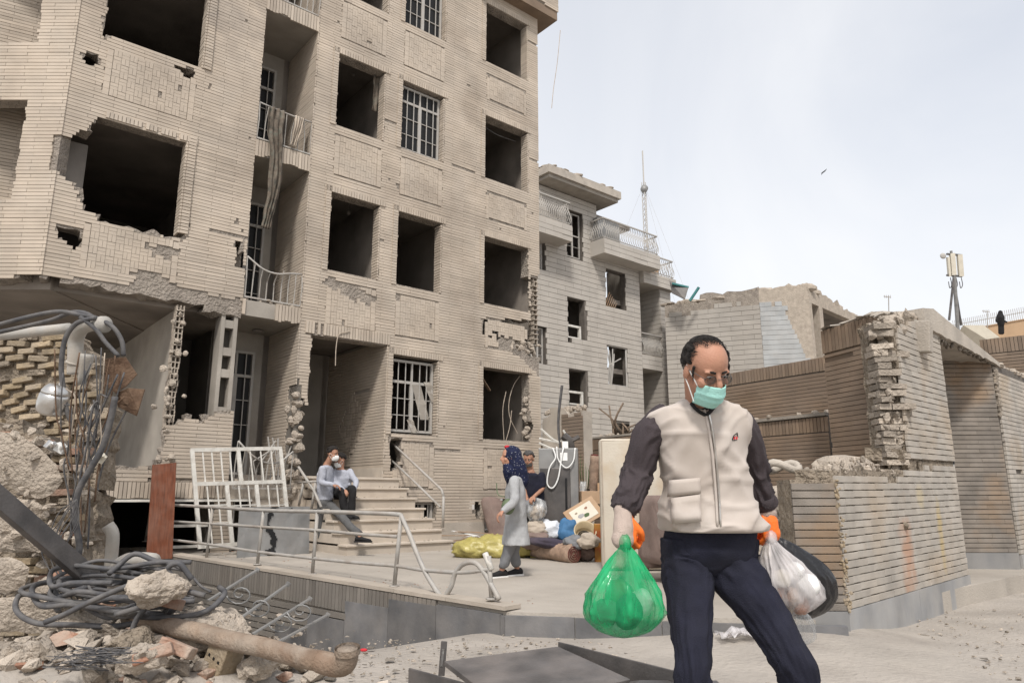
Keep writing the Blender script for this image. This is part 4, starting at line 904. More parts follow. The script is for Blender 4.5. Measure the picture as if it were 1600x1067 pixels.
# upper pier
upl = ragged([(7.0, 4), (7.0, 1.3), (7.62, 1.3), (7.70, 1.8), (7.72, 2.5), (7.78, 2.78), (8.1, 2.86), (8.6, 2.95), (9.05, 3.0), (9.2, 4)], .05, 6)
mb = MB(); backing(mb, G, 7.4, 9.12, 1.43, 3.1, .34, [], (upl,), .11, .05); mb.build('upper_pier', 'mortar_rough', GW)
nb += lay(G, courses(G, 7.62, 9.14, 1.45, 2.98, .0605, .42, .008, lambda s, z: not upl(s-.02, z), .024, step=.06, seed=8), GW, 'gate_brick')
mb = MB()                                                                         # exposed broken core on the left of the pier
UF = Frame(G(7.66, 0, 0)-Vector((.20, 0, 0)), 90)
for j in range(22):
    x = 0
    while x < .19:
        wd = .09+.16*random.random(); ty = random.random(); z = 1.40+j*.068
        if random.random() > .14:
            mb.box(UF(x+wd/2, z+.033, -.12+.07*random.random()-.12*max(0, nz3(x, z, 0, 3))), (wd-.012, .2, .05+.012*random.random()), Matrix.Rotation(random.gauss(0, .10), 3, 'Z') @ Matrix.Rotation(random.gauss(0, .05), 3, 'Y'), .55+.6*random.random())
        x += wd
for k in range(60): mb.shard(UF(.01+.19*random.random(), 1.38+1.5*random.random(), -.08+.06*random.random()), [.04+.10*random.random() for _ in range(3)], k, n=12, col=.6+.5*random.random())
mb.build('broken_core', 'rubble', GW, kind='stuff')
mb = MB(); mb.fbox(UF, .02, .2, 1.3, 2.85, -.3, -.15); mb.build('core', 'mortar_rough', GW)
# lintel beam with ragged lower edge
mb = MB(); n = 34; fr_, bk = [], []
for i in range(n):
    f = i/(n-1); s = 8.55+3.05*f; tp = 3.20-.36*f-(.10*max(0, .12-f)*8); bt = min(tp-.06, 2.90-.10*f-.05*max(0, nz3(s, 0, 0, 6))); o = .06
    q0 = G(s, 0, o); bk_ = (-G.n*.32) if s < 9.1 else Vector((0, max(.35, 9.64-q0.y), 0)); fr_.append([G(s, tp+.008*nz3(s, 1, 0, 9), o), G(s, bt, o), G(s, bt+.03, o)+bk_, G(s, tp, o)+bk_])
mb.rings(fr_); mb.build('lintel_beam', 'concrete', GW)
mb = MB()
for k in range(60): f_ = random.random(); mb.shard(G(7.72+1.0*f_, 2.70+.12*random.random()+.28*f_, -.03-.25*random.random()), [.08+.15*random.random() for _ in range(3)], k, n=12, col=.8+.3*random.random())
for k in range(40): mb.rock(G(9.0+2.5*random.random(), 2.84-.02*random.random(), .03-.05*random.random()), [.03+.05*random.random() for _ in range(3)], k+60, k=4, col=.5)
mb.build('lintel_rubble', 'rubble', GW, kind='stuff')
mb = MB(); mb.box(G(8.42, 2.76, .02), (.24, .14, .34), Matrix.Rotation(R(-44), 3, 'Z') @ Matrix.Rotation(R(6), 3, 'Y')); mb.build('hanging_slab', 'concrete', GW, bevel=.01)
mb = MB(); mb.fbox(G, 9.13, 9.18, 1.35, 1.9, -.1, .0); mb.build('steel_hinge_plate', 'grey_paint', GW)
for k in range(5): mb = MB(); mb.fbox(G, 9.135, 9.175, 1.42+.09*k, 1.46+.09*k, 0.001, .006); mb.build('slot', 'black', GW)
mb = MB(); mb.rock(G(7.35, .83, .03), (.07, .06, .07), 3, k=6); mb.build('mortar_lump', 'mortar_rough', GW)
# right pier: side towards the passage, and the wall beyond
PL = 1.25; PF = Frame(G(11.42, 0, 0)-Vector((PL, 0, 0)), 90)
mb = MB(); mb.fbox(PF, 0, PL-.02, 0, 3.0, -.3, -.002); mb.fbox(G, 11.44, 17, 0, 2.83, -.3, -.002); mb.build('wall', 'joint', GP)
bl = courses(PF, 0, PL-.02, .40, 2.94, .0605, .37, .008, lambda s, z: True, .022, step=.3, seed=12); 
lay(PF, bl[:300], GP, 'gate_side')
mb = MB(); skin(mb, PF, bl[300:]); skin(mb, G, courses(G, 11.44, 17, .25, 2.72-.0, .0605, .37, .008, lambda s, z: nz3(s, z, 3, 3) < .75, .024, step=.1, tone=.12)); mb.build('brick_courses', 'gate_brick', GP, kind='stuff')
mb = MB(); mb.fbox(PF, 0, PL-.015, -.15, .395, -.02, .03, .75); mb.build('base_slab', 'base_stone', GP); mb = MB(); mb.fbox(G, 11.45, 16, -.15, .30, 0, .03); mb.build('base_slab', 'base_stone', GP)
mb = MB()
for k in range(60): z = 2.1+.75*random.random(); mb.rock(G(11.45+.25*(z-2.3)*random.random(), z, .01), [.04+.06*random.random() for _ in range(3)], k, k=4, col=.7)
for k in range(60): mb.rock(G(11.6+4*random.random(), 2.84, -.12+.1*random.random()), (.12+.2*random.random(), .15, .06+.05*random.random()), k+80, k=4)
mb.build('broken_edge', 'rubble', GP, kind='stuff')
# collapsed rubble left of the low wall and on its top
mb = MB()
mb.rock(at(1235, 890, 6.55)+Vector((0, .15, -.15)), (.8, .55, 1.1), 5, k=12, rough=.25); mb.rock(at(1215, 850, 6.9), (.7, .6, 1.2), 8, k=12, rough=.25)
mb.rock(G(6.65, 1.28, -.18), (1.25, .34, .32), 11, Matrix.Rotation(R(43), 3, 'Z'), k=12, rough=.22)
for k in range(420):
    if k < 240: s = 6.0+1.4*random.random(); P = G(s, 1.30+.15*max(0, 1-abs(s-6.6)/.7)*random.random(), -.3*random.random())
    else: f = random.random(); P = at(1195+95*f, 800-70*f+110*random.random(), 6.7-.5*f)
    mb.rock(P, [.02+.07*random.random()**2 for _ in range(3)], k, k=4, col=.75+.5*random.random())
tag(mb.build('rubble_heap', 'rubble', None), 'grey rubble heap spilling off the broken end of the low gate wall', 'rubble')['kind'] = 'stuff'
mb = MB(); q = G(6.2, 1.36, -.55); pts = [q+Vector((math.cos(a)*.14, math.sin(a)*.075, .035*math.sin(a*2))) for a in [i*math.pi/8 for i in range(17)]]; mb.tube(pts, .035, 7, cap=False); tag(mb.build('grey_ring_block', 'concrete', None, True), 'oval grey ring lying on the rubble beside the gate wall', 'debris')
# ================================================================== far things
TB = thing('far_building', 'tan rooftop building with a thin railing in the distance', 'building', at(1560, 540, 48))
a, b = at(1490, 520, 52), at(1680, 460, 46); f, l = seg(a, b); zr = at(1560, 498, 48).z
mb = MB(); mb.fbox(f, 0, l, 0, zr, -8, 0); mb.build('wall', 'tan_wall', TB); mb = MB(); mb.fbox(f, 0, l, zr, zr+.06, -.2, .06, .9); mb.fbox(f, 0, l, zr-1.2, zr-1.14, -.2, .05, .7); mb.build('cornice', 'tan_wall', TB)
mb = MB(); mb.bar(f(0, zr+.55, -.1), f(l, zr+.55, -.1), .04)
for k in range(60): mb.bar(f(l*k/60, zr, -.1), f(l*k/60, zr+.9, -.1), .025)
mb.build('roof_railing', 'grey_paint', TB, kind='stuff')
mb = MB(); mb.add([at(x, y, 40) for x, y in ((1505, 508), (1537, 508), (1562, 527), (1541, 530))]+[at(x, y, 40)+Vector((0, 1, -.6)) for x, y in ((1505, 508), (1537, 508), (1562, 527), (1541, 530))], [(0, 1, 2, 3), (7, 6, 5, 4), (0, 4, 5, 1), (1, 5, 6, 2), (2, 6, 7, 3), (3, 7, 4, 0)]); mb.build('pale_roof', 'cream', TB)
f, l = seg(at(1540, 600, 17), at(1680, 600, 16)); zr = at(1580, 522, 16.6).z
BW = thing('courtyard_wall', 'brown brick wall with soldier course top behind the gate at the right edge', 'wall', tuple(f(l/2, 0, 0)))
mb = MB(); mb.fbox(f, 0, l, 0, zr, -.3, 0); mb.build('wall', 'joint', BW); mb = MB(); skin(mb, f, courses(f, 0, l, 0, zr-.36, .075, .5, .012, lambda s, z: True, .02, tone=.1, step=.3)); s = 0
while s < l: skin(mb, f, [(s, s+.065, zr-.35, zr-.005, .025, 1+rnd.gauss(0, .1))]); s += .075
mb.build('brick_courses', 'brown_brick', BW, kind='stuff')
# phone mast on a tripod
T0 = at(1500, 503, 40); CT = thing('phone_mast', 'rooftop phone mast with pale panel antennas on a tripod', 'antenna', tuple(T0))
k_ = 40/1120; p = lambda x, y, dy=0: at(x, y, 40)+Vector((0, dy, 0))
mb = MB(); mb.tube([p(1497, 520), p(1491, 432)], .10, 8); mb.tube([p(1491, 432), p(1486, 392)], .07, 8); mb.build('pole', 'sheet_metal', CT)
for x in (1473, 1512): mb = MB(); mb.tube([p(x, 504, .6 if x > 1490 else -.6), p(1490, 436)], .07, 6); mb.build('leg', 'dark_metal', CT)
for x, y0, y1, wd in ((1487.5, 396, 430, .26), (1499, 398, 432, .26), (1481, 402, 432, .12)): mb = MB(); mb.bar(p(x, y0), p(x+2.5, y1), wd, .16, up=(0, 1, 0)); mb.build('panel_antenna', 'cream', CT)
mb = MB()
for y in (398, 431): mb.bar(p(1479, y-1), p(1503, y+1), .09)
mb.build('bracket', 'dark_metal', CT); mb = MB(); mb.ell(p(1473.5, 400), (.17, .08, .17)); mb.build('dish', 'grey_paint', CT, True)
mb = MB()
for x in (1485, 1494, 1502): mb.tube(smooth_path([p(x, 434), p(x+2, 445), p(x-1, 450), p(x-3, 440)], 4), .025, 4)
mb.build('cables', 'cable', CT)
def aerial(x, y0, y1, t, lab):
    A_ = thing('tv_aerial', lab, 'aerial', tuple(at(x, y1, t))); mb = MB(); mb.bar(at(x, y1+14, t), at(x-.6, y0, t), .04); mb.build('mast', 'grey_paint', A_); mb = MB(); mb.bar(at(x-8, y0+1, t), at(x+3, y0+2.5, t), .04)
    for k in range(4): mb.bar(at(x-7+3*k, y0-1, t), at(x-6.4+3*k, y0+4, t), .025)
    mb.build('elements', 'grey_paint', A_)
aerial(1389, 462, 484, 40, 'small television aerial above the ruined building'); aerial(1543, 485, 497, 44, 'television aerial on the far tan roof beside the standing figure')
# lattice mast with guy wires
T = 120; ML = thing('lattice_mast', 'tall thin lattice radio mast with round drum and guy wires', 'mast', tuple(onz(1018, 775.5, 0) if False else Vector((*at(1019, 600, T)[:2], 0))))
bx = ROOT[ML.name]; zt_ = CAM_Z+ray(1017, 236).z*bx.y/ray(1017, 236).y; sc = T/1120; mb = MB(); hw = .38
legs = [Vector((bx.x+hw*math.cos(a), bx.y+hw*math.sin(a), 0)) for a in (.5, 2.6, 4.7)]
for q in legs: mb.bar(q, q+Vector((0, 0, zt_-6)), .12)
mb.build('legs', 'grey_paint', ML); mb = MB(); z = 0; k = 0
while z < zt_-7:
    for i in range(3): mb.bar(legs[i]+Vector((0, 0, z)), legs[(i+1) % 3]+Vector((0, 0, z+1.0)), .06)
    z += 1.0
mb.build('bracing', 'grey_paint', ML, kind='stuff'); mb = MB(); mb.bar(Vector((bx.x, bx.y, zt_-6.5)), Vector((bx.x, bx.y, zt_)), .2); mb.build('tip', 'grey_paint', ML)
mb = MB(); zc = CAM_Z+ray(1018, 296).z*bx.y/ray(1018, 296).y; mb.tube([Vector((bx.x-.0, bx.y-.5, zc)), Vector((bx.x, bx.y+.1, zc))], .65, 14); mb.build('drum', 'sheet_metal', ML, True)
mb = MB()
for (dx, dz) in ((-11, -26), (12, -34), (7, -30)): mb.tube([Vector((bx.x, bx.y, zc+1)), Vector((bx.x+dx*1.3, bx.y+3, zc+dz*1.3))], .018, 3)
mb.build('guy_wires', 'grey_paint', ML)
mb = MB(); P = at(1287, 268, 60)
mb.add([P+Vector(q) for q in ((0, 0, 0), (.28, 0, .22), (.16, .1, .05), (-.22, 0, -.32), (-.14, .1, -.08), (.05, .25, -.02))], [(0, 1, 2), (0, 4, 3), (0, 2, 5), (0, 5, 4)]); tag(mb.build('bird', 'black', None, solid=.03), 'small dark bird flying in the pale sky', 'bird')
# ================================================================== terrace: stairs, rails, furniture
ST = thing('front_steps', 'broad stone front steps rising to the entrance porch', 'steps', W(6, -10.6, .28))
NS, n_lo, n_hi, z_lo, z_hi = 7, -9.85, -11.46, .245, 1.42
for k in range(NS):
    na = n_lo+(n_hi-n_lo)*k/NS; z0 = z_lo+(z_hi-z_lo)*k/NS; z1 = z_lo+(z_hi-z_lo)*(k+1)/NS; sr = 6.99-.03*k; nb_ = n_hi+.0
    def bx_(name, s0, s1, na_, nb__, za, zb, mat, col=1.0, bev=0):
        mb = MB(); vs = [W(s, n, z) for s in (s0, s1) for n in (na_, nb__) for z in (za, zb)]
        mb.add(vs, [(0, 1, 3, 2), (4, 6, 7, 5), (0, 4, 5, 1), (2, 3, 7, 6), (0, 2, 6, 4), (1, 5, 7, 3)], col); return mb.build(name, mat, ST, bevel=bev)
    bx_('riser', 5.14, sr, na-.02, nb_, z0, z1-.032, 'stone', .92+.1*random.random()); bx_('tread', 5.11, sr+.03, na+.01, na-.27, z1-.032, z1, 'stone', 1.02+.1*random.random(), .006)
mb = MB()
for k in range(70): q = random.randrange(NS+1); mb.rock(W(5.2+1.7*random.random(), n_lo+(n_hi-n_lo)*(q-.6)/NS, z_lo+(z_hi-z_lo)*max(0, q)/NS+.01 if q else .26), [.015+.04*random.random()**2 for _ in range(3)], k, k=4)
mb.build('step_debris', 'rubble', ST, kind='stuff')
def on_frame(fr, x, y, o=0): s, z = fr.hit(x, y, o); return fr(s, z, o)
# handrails
HR = Frame(W(6.9, -9.9, 0), -40+180); HR = Frame(W(6.93, -11.4, 0), 140)
hr = thing('stair_handrail', 'bent tubular handrail on the right side of the front steps', 'handrail', W(6.93, -10, .3))
for name, pts, r in (('top_rail', ((607, 687), (640, 718), (672, 748), (690, 765), (693, 775)), .022), ('lower_rail', ((606, 714), (645, 750), (688, 792)), .02), ('post', ((693, 775), (692, 824)), .022)):
    mb = MB(); mb.tube([on_frame(HR, *p) for p in pts], r, 8); mb.build(name, 'rail_paint', hr, True)
HL = Frame(W(5.0, -11.4, 0), 140)
hl = thing('stair_handrail', 'toppled tubular handrail on the left side of the front steps', 'handrail', W(5.0, -10.3, .3))
for name, pts, r in (('top_rail', ((452, 708), (470, 735), (490, 765), (502, 792)), .022), ('cross_bar', ((466, 754), (494, 752)), .02), ('post', ((474, 754), (467, 790)), .02), ('post', ((493, 754), (486, 800)), .02)):
    mb = MB(); mb.tube([on_frame(HL, *p) for p in pts], r, 8); mb.build(name, 'rail_paint', hl, True)
P0 = onT(540, 862); mb = MB(); mb.tube([P0, P0+Vector((-.01, 0, .88))], .025, 8); mb.tube([P0, P0+Vector((0, 0, .012))], .05, 8); tag(mb.build('rail_post', 'rail_paint', None, True), 'single upright rail post standing in front of the steps', 'post')
# terrace railing along the ramp
TR = Frame(W(TSf(-12.6)+.08, -12.6, 0), 140-math.degrees(math.atan(.132)))
tr = thing('terrace_railing', 'grey tubular railing along the ramp with a buckled end', 'railing', W(3.5, -8, .25))
tf = lambda x, y: on_frame(TR, x, y)
for name, pts, r in (('top_rail', ((237, 787), (332, 792), (412, 797), (500, 799), (600, 802), (626, 804)), .022), ('middle_rail', ((232, 812), (330, 818), (408, 823), (494, 828), (560, 834), (620, 838)), .017), ('bottom_rail', ((228, 838), (325, 850), (404, 862), (490, 872), (560, 879), (622, 884), (660, 890), (720, 894), (764, 889)), .018)):
    mb = MB(); mb.tube(smooth_path([tf(*p) for p in pts], 4), r, 8); mb.build(name, 'rail_paint', tr, True)
for a, b in (((237, 787), (227, 846)), ((332, 793), (322, 876)), ((412, 797), (402, 882)), ((496, 799), (488, 897)), ((627, 805), (616, 916)), ((764, 868), (768, 936))):
    mb = MB(); mb.tube([tf(*a), tf(*b)], .02, 8); q = tf(*b); mb.tube([q, q+Vector((0, 0, .012))], .05, 8); mb.build('post', 'rail_paint', tr, True)
mb = MB(); mb.tube(smooth_path([tf(*p) for p in ((626, 804), (640, 835), (652, 866), (668, 900), (690, 931), (704, 918), (711, 896), (724, 881), (742, 879), (756, 893), (768, 914), (780, 936))], 5), .022, 8); mb.build('buckled_rail', 'rail_paint', tr, True)
mb = MB(); mb.tube([tf(758, 864), tf(768, 890)], .026, 8); mb.build('broken_stub', 'white_paint', tr, True)
# leaning window frame
LF = Frame(W(0, -11.12, 0), 50)
lf = thing('window_frame', 'large white barred window frame leaning against the wall behind the railing', 'window frame', W(4.2, -11.1, .3))
def lp(x, y, dz=0): s, z = LF.hit(x, y); return LF(s, z, .02+(1.6-z)*.12)
def bar2(name, a, b, w=.045, par=None):
    mb = MB(); mb.bar(lp(*a), lp(*b), w, w*.7, up=tuple(fn)); return mb.build(name, 'white_paint', par or lf)
q = {}
for nm, a, b in (('head_rail', (298, 703), (440, 700)), ('left_stile', (300, 703), (307, 856)), ('right_stile', (438, 701), (447, 846)), ('sill_rail', (307, 853), (446, 843)), ('transom', (302, 756), (442, 752)), ('mullion', (372, 702), (375, 754)), ('mullion', (352, 758), (357, 851)), ('mullion', (398, 757), (403, 848))): q[nm] = bar2(nm, a, b, .055)
for k in range(1, 5): bar2('bar', (302+k*14.2, 704), (305+k*14, 755), .02)
for k in range(1, 4): bar2('bar', (374+k*16.5, 703), (377+k*16.5, 753), .02)
for x0, x1 in ((305, 353), (356, 400), (402, 444)):
    for k in (1, 2): bar2('bar', (x0+(x1-x0)*k/3, 758), (x0+(x1-x0)*k/3+5, 850), .02)
    bar2('cross_bar', (x0, 790), (x1, 788), .018); bar2('cross_bar', (x0+3, 818), (x1+3, 815), .018)
# red-brown board, burnt metal panel
PB = Frame(W(0, -11.2, 0), 50); s0, zt0 = PB.hit(238, 726); s1, _ = PB.hit(275, 724)
wp = thing('wooden_board', 'tall red-brown wooden board leaning upright against the wall', 'board', PB(s0, .27, .1))
mb = MB(); mb.add([PB(s0+.01, .26, .16), PB(s1+.03, .26, .16), PB(s1, zt0+.04, .02), PB(s0, zt0, .02), PB(s0+.01, .26, .13), PB(s1+.03, .26, .13), PB(s1, zt0+.04, -.01), PB(s0, zt0, -.01)], [(0, 1, 2, 3), (7, 6, 5, 4), (0, 4, 5, 1), (1, 5, 6, 2), (2, 6, 7, 3), (3, 7, 4, 0)]); mb.build('board', 'wood_red', wp)
MP = Frame(W(0, -10.55, 0), 50); sa, za = MP.hit(374, 792); sb_, _ = MP.hit(484, 792)
mp = thing('steel_sheet', 'dented grey metal panel with black burn mark standing on the terrace', 'steel sheet', MP(sa, .26, 0))
mb = MB(); mb.sheet(lambda i, j: MP(sa+(sb_-sa)*i/11, .26+(za-.26)*j/6, .05*(1-j/6)+.012*nz3(i, j, 0, .5)), 12, 7); mb.build('panel', 'sheet_metal', mp, solid=.02)
mb = MB(); nu, nv = 60, 44
for i in range(nu):
    for j in range(nv):
        f, g = (i+.5)/nu, (j+.5)/nv; n_ = nz3(f*5, g*4, 3, 1.3)+.5*nz3(f*16, g*12, 8, 1)
        k1 = .5-abs(f-.44-.05*math.sin(g*7))/(.09+.16*max(0, .45-g)); k2 = .32-abs(g-.92)/.10-abs(f-.7)/.5
        if max(k1, k2)+n_*.9 > .12 and max(k1, k2) > -.55:
            z_ = lambda q: .26+(za-.26)*q; o_ = lambda q: .05*(1-q)+.016
            mb.add([MP(sa+(sb_-sa)*x, z_(y), o_(y)+.008) for x, y in ((i/nu, j/nv), ((i+1)/nu, j/nv), ((i+1)/nu, (j+1)/nv), (i/nu, (j+1)/nv))], [(0, 1, 2, 3)])
mb.build('burn_mark', 'black', mp, kind='stuff')
mb = MB(); P = onT(425, 868)
def Pp(i, j): return P+Vector((.05*i-.15, .06*j-.1, .02+.05*abs(nz3(i, j, 0, .6))))
mb.sheet(Pp, 7, 5); tag(mb.build('crumpled_sheet', 'tread_white', None, True, solid=.003), 'crumpled white sheet lying on the terrace behind the railing', 'paper')
# ---- the fridge corner
FRG = Frame(at(842, 760, 10.9), 96); FRG.o.z = 0
fz = .28; wF = .60; hF = 1.55
fr = thing('refrigerator', 'tall dark grey refrigerator with white cable standing by the brick stub', 'refrigerator', FRG(.3, fz, -.3))
mb = MB(); mb.fbox(FRG, 0, wF, fz, fz+hF, -.6, 0, 1); mb.build('cabinet', 'sheet_metal', fr, bevel=.012)
mb = MB(); mb.fbox(FRG, .02, wF-.12, fz+.05, fz+hF-.3, .002, .03); mb.build('lower_door', 'dark_metal', fr, bevel=.01)
mb = MB(); mb.fbox(FRG, wF-.20, wF-.17, fz+.35, fz+1.1, .03, .06); mb.build('handle', 'black', fr, bevel=.008)
mb = MB(); mb.fbox(FRG, .33, .44, fz+hF-.19, fz+hF-.07, .001, .006); mb.build('sticker', 'tread_white', fr)
mb = MB(); mb.fbox(FRG, .36, .45, fz+hF, fz+hF+.11, -.2, -.1); mb.build('white_box', 'tread_white', fr)
mb = MB(); mb.tube(smooth_path([FRG(.40, fz+hF+.05, .0), FRG(.36, fz+hF-.1, .05), FRG(.30, fz+1.1, .06), FRG(.21, fz+.95, .06), FRG(.13, fz+1.02, .06), FRG(.17, fz+1.25, .06), FRG(.26, fz+1.4, .06), FRG(.22, fz+hF+.0, .05)], 6), .012, 6); mb.tube(smooth_path([FRG(.28, fz+hF+.02, .02), FRG(.3, fz+1.38, .05), FRG(.42, fz+1.25, .06), FRG(.53, fz+1.35, .06), FRG(.56, fz+hF, .03)], 6), .010, 6); mb.build('power_cable', 'tread_white', fr, True)
mb = MB(); mb.sheet(lambda i, j: FRG(wF+.02+.20*(j/5)*(1.0-i/12*.55)+.02*nz3(i, j, 0, .6), fz+.05+1.0*i/12, -.05+.05*nz3(i, j, 3, .7)), 13, 6); tag(mb.build('plastic_sheet', 'bag_clear', None, True, solid=.002), 'translucent plastic sheet hanging beside the refrigerator', 'plastic sheet')
# twisted white bars and branch above the fridge
tw = thing('twisted_bars', 'tangle of twisted white bars and cables behind the refrigerator', 'debris', at(860, 690, 12))
for k, pts in enumerate((((842, 685), (868, 690), (880, 688)), ((842, 692), (860, 700), (874, 703)), ((845, 670), (862, 685), (874, 692)), ((876, 704), (872, 660), (878, 602)), ((842, 700), (846, 706)), ((895, 690), (885, 680), (880, 672)))):
    mb = MB(); mb.tube(smooth_path([at(x, y, 12.2) for x, y in pts], 3), .02 if k != 3 else .025, 5); mb.build('bar', 'white_paint' if k != 3 else 'cable', tw)
mb = MB(); mb.tube(smooth_path([at(x, y, 12.2) for x, y in ((880, 680), (890, 690), (894, 708))], 4), .07, 6); mb.tube([at(890, 690, 12.2), at(905, 682, 12.2)], .04, 6); mb.build('crushed_duct', 'dark_metal', tw)
br = thing('broken_branches', 'bare broken branches lying on the wall top before the pale block', 'branches', at(985, 680, 16.3)); random.seed(21)
for k in range(16):
    x0, y0 = random.uniform(960, 1010), random.uniform(678, 692); x1, y1 = x0+random.uniform(-45, 35), y0-random.uniform(5, 50)
    mb = MB(); mb.tube(smooth_path([at(x0, y0, 16.4), at((x0+x1)/2+random.gauss(0, 5), (y0+y1)/2+random.gauss(0, 4), 16.2), at(x1, y1, 16.3)], 3), [.03-.0015*i for i in range(7)], 4); mb.build('branch', 'twig', br)
# ---- furniture and bundles
def pillow(mb, c, size, rot=None, seed=0, wr=.05, col=None):
    def f(u): return (1+wr*nz3(u.x*2+seed, u.y*2, u.z*2)*2)*(1.0/max(.001, (abs(u.x)**4+abs(u.y)**4)**.25+.0) if abs(u.x)+abs(u.y) > .3 else 1.0/max(.3, (abs(u.x)**4+abs(u.y)**4)**.25))**.45
    mb.ell(c, (size[0]/2, size[1]/2, size[2]/2), rot, 22, 14, f, col)
def RX(a): return Matrix.Rotation(R(a), 3, 'X')
def RY(a): return Matrix.Rotation(R(a), 3, 'Y')
def RZ(a): return Matrix.Rotation(R(a), 3, 'Z')
# sofa
so = thing('sofa', 'tufted brown sofa standing behind the walking man', 'sofa', at(1040, 890, 6.9))
SO = Frame(onT(960, 905)+Vector((.25, -.1, 0)), 152); SO.o.z = 0; z0 = .2; LS = 1.3
SO.n = Vector((SO.d.y*-1, SO.d.x, 0)); SO.n *= 1 if SO.n.x > 0 else -1
def tuft(mb, P, nu, nv, depth=.03):
    mb.sheet(lambda i, j: P(i/(nu-1), j/(nv-1), depth*(abs(math.sin(i*math.pi/4))*abs(math.sin(j*math.pi/4))-.5)), nu, nv)
def cush(name, s0, s1, z0_, z1_, o0, o1, r=.09):
    mb = MB(); mb.fbox(SO, s0, s1, z0_, z1_, o0, o1); ob = mb.build(name, 'fabric_taupe', so, True, bevel=r); ob.modifiers['bevel'].segments = 4; return ob
cush('seat', .2, LS-.2, z0+.18, z0+.44, .15, .85); cush('backrest', .1, LS-.1, z0+.2, z0+.92, -.08, .2); cush('arm', -.02, .24, z0+.14, z0+.66, -.02, .86); cush('arm', LS-.24, LS+.02, z0+.14, z0+.66, -.02, .86)
for a, b in ((.08, .05), (.08, .78), (LS-.08, .05), (LS-.08, .78)): mb = MB(); mb.tube([SO(a, z0-.005, b), SO(a, z0+.17, b)], [.022, .035], 8); mb.build('leg', 'wood', so)
for k in range(4):
    mb = MB(); mb.ell(SO(-.025, z0+.35+.2*(k % 2), .2+.4*(k//2)), (.02, .02, .02), n=8, k=6); mb.build('button', 'fabric_taupe', so)
# mattress
MT = Frame(at(938, 760, 8.9), 92); MT.o.z = 0
mt = thing('mattress', 'stained cream mattress standing upright behind the sofa', 'mattress', MT(.5, .24, -.1))
mb = MB(); mb.fbox(MT, 0, 1.0, .24, 1.82, -.18, 0); m_ = mb.build('body', 'mattress', mt, True, bevel=.05); m_.modifiers['bevel'].segments = 4
for o_ in (-.01, -.17): mb = MB(); mb.tube([MT(.03, .3, o_), MT(.03, 1.79, o_), MT(.97, 1.79, o_), MT(.97, .3, o_)], .012, 6); mb.build('piping', 'fabric_beige', mt)
# armchair tipped behind the woman
ac = thing('armchair', 'worn taupe armchair back standing behind the yellow bundle', 'armchair', onT(785, 845))
A0 = onT(790, 846); mb = MB(); rgs = []
for k in range(9):
    f = k/8; c = A0+Vector((-.10+.0*f-.22*f*f*.7-.06*f, .1+.1*f, .02+.82*f)); wv = .20+.05*math.sin(f*3); rgs.append([c+Vector((math.cos(a)*wv*(1 if f < .9 else .7), math.sin(a)*.11*(1.1-.3*f), 0)) for a in [2*math.pi*j/14 for j in range(14)]])
mb.rings(rgs); mb.build('backrest', 'fabric_taupe', ac, True, sub=1)
mb = MB(); pillow(mb, A0+Vector((.38, .05, .22)), (.62, .5, .36), None, 4); mb.build('seat', 'fabric_taupe', ac, True)
# carpet roll, bundle, cushions, bags
def roll(name, label, a, b, r, mat, inner=None):
    t = thing(name, label, 'carpet', a); mb = MB(); L_ = (b-a); n = 10; mb.tube([a+L_*i/n+Vector((0, 0, .012*math.sin(i*1.3))) for i in range(n+1)], [r*(1+.05*math.sin(i*2.1)) for i in range(n+1)], 18); mb.build('roll', mat, t, True)
    d = L_.normalized(); x = d.orthogonal().normalized(); y = d.cross(x); mb = MB()
    mb.tube([b+d*.012+(x*math.cos(k*.5)+y*math.sin(k*.5))*r*(.12+.82*k/44) for k in range(45)], r*.055, 5); mb.build('spiral_end', inner or mat, t, True)
    return t
a, b = onT(828, 872), onT(890, 880); roll('carpet_roll', 'rolled pinkish-brown carpet with red inside lying on the terrace', a+Vector((0, .1, .13)), b+Vector((.05, -.05, .13)), .125, 'carpet', 'carpet_red')
a = at(922, 768, 11.2); roll('carpet_roll', 'patterned rolled rug standing upright beside the snake plant', at(924, 772, 11.3), at(930, 712, 11.3), .075, 'carpet', 'carpet_red')
def blob(name, label, cat, c, size, mat, seed, rot=None, wr=.28, k=16, group=None):
    mb = MB(); mb.ell(c, (size[0]/2, size[1]/2, size[2]/2), rot, 40, 26, lambda u: 1+wr*nz3(u.x*1.6+seed, u.y*1.6, u.z*1.6)+wr*.7*abs(nz3(u.x*3.4+seed, u.y*3.4, u.z*3.4))-wr*.5*abs(nz3(u.x*7, u.y*7+seed, u.z*7))); return tag(mb.build(name, mat, None, True), label, cat, group)
yb = onT(800, 872)
mb = MB()
for k, (dx, s_) in enumerate(((-.55, .30), (-.25, .36), (.05, .30), (.40, .36), (.62, .25))): mb.ell(yb+Vector((dx, .05+.03*k, .13)), (.30, .24, s_*.52), None, 40, 24, lambda u, k=k: 1+.22*nz3(u.x*2+k*5, u.y*2, u.z*2)+.22*abs(nz3(u.x*4+k, u.y*4, u.z*4))-.14*abs(nz3(u.x*9+k, u.y*3, u.z*9)))
tag(mb.build('yellow_bundle', 'bag_yellow', None, True), 'long yellow plastic bundle lying behind the woman', 'bundle')
c = onT(850, 872)
blob('cushion', 'beige crumpled cushion on top of the pile', 'cushion', at(836, 826, 10.3), (.42, .3, .22), 'fabric_beige', 3)
blob('cushion', 'taupe cushion squashed under the beige one', 'cushion', at(836, 843, 10.2), (.46, .34, .24), 'fabric_taupe', 5)
blob('cushion', 'dark purple long cushion lying over the carpet roll', 'cushion', at(860, 849, 10.0), (.62, .3, .15), 'fabric_purple', 7, RY(8), .15)
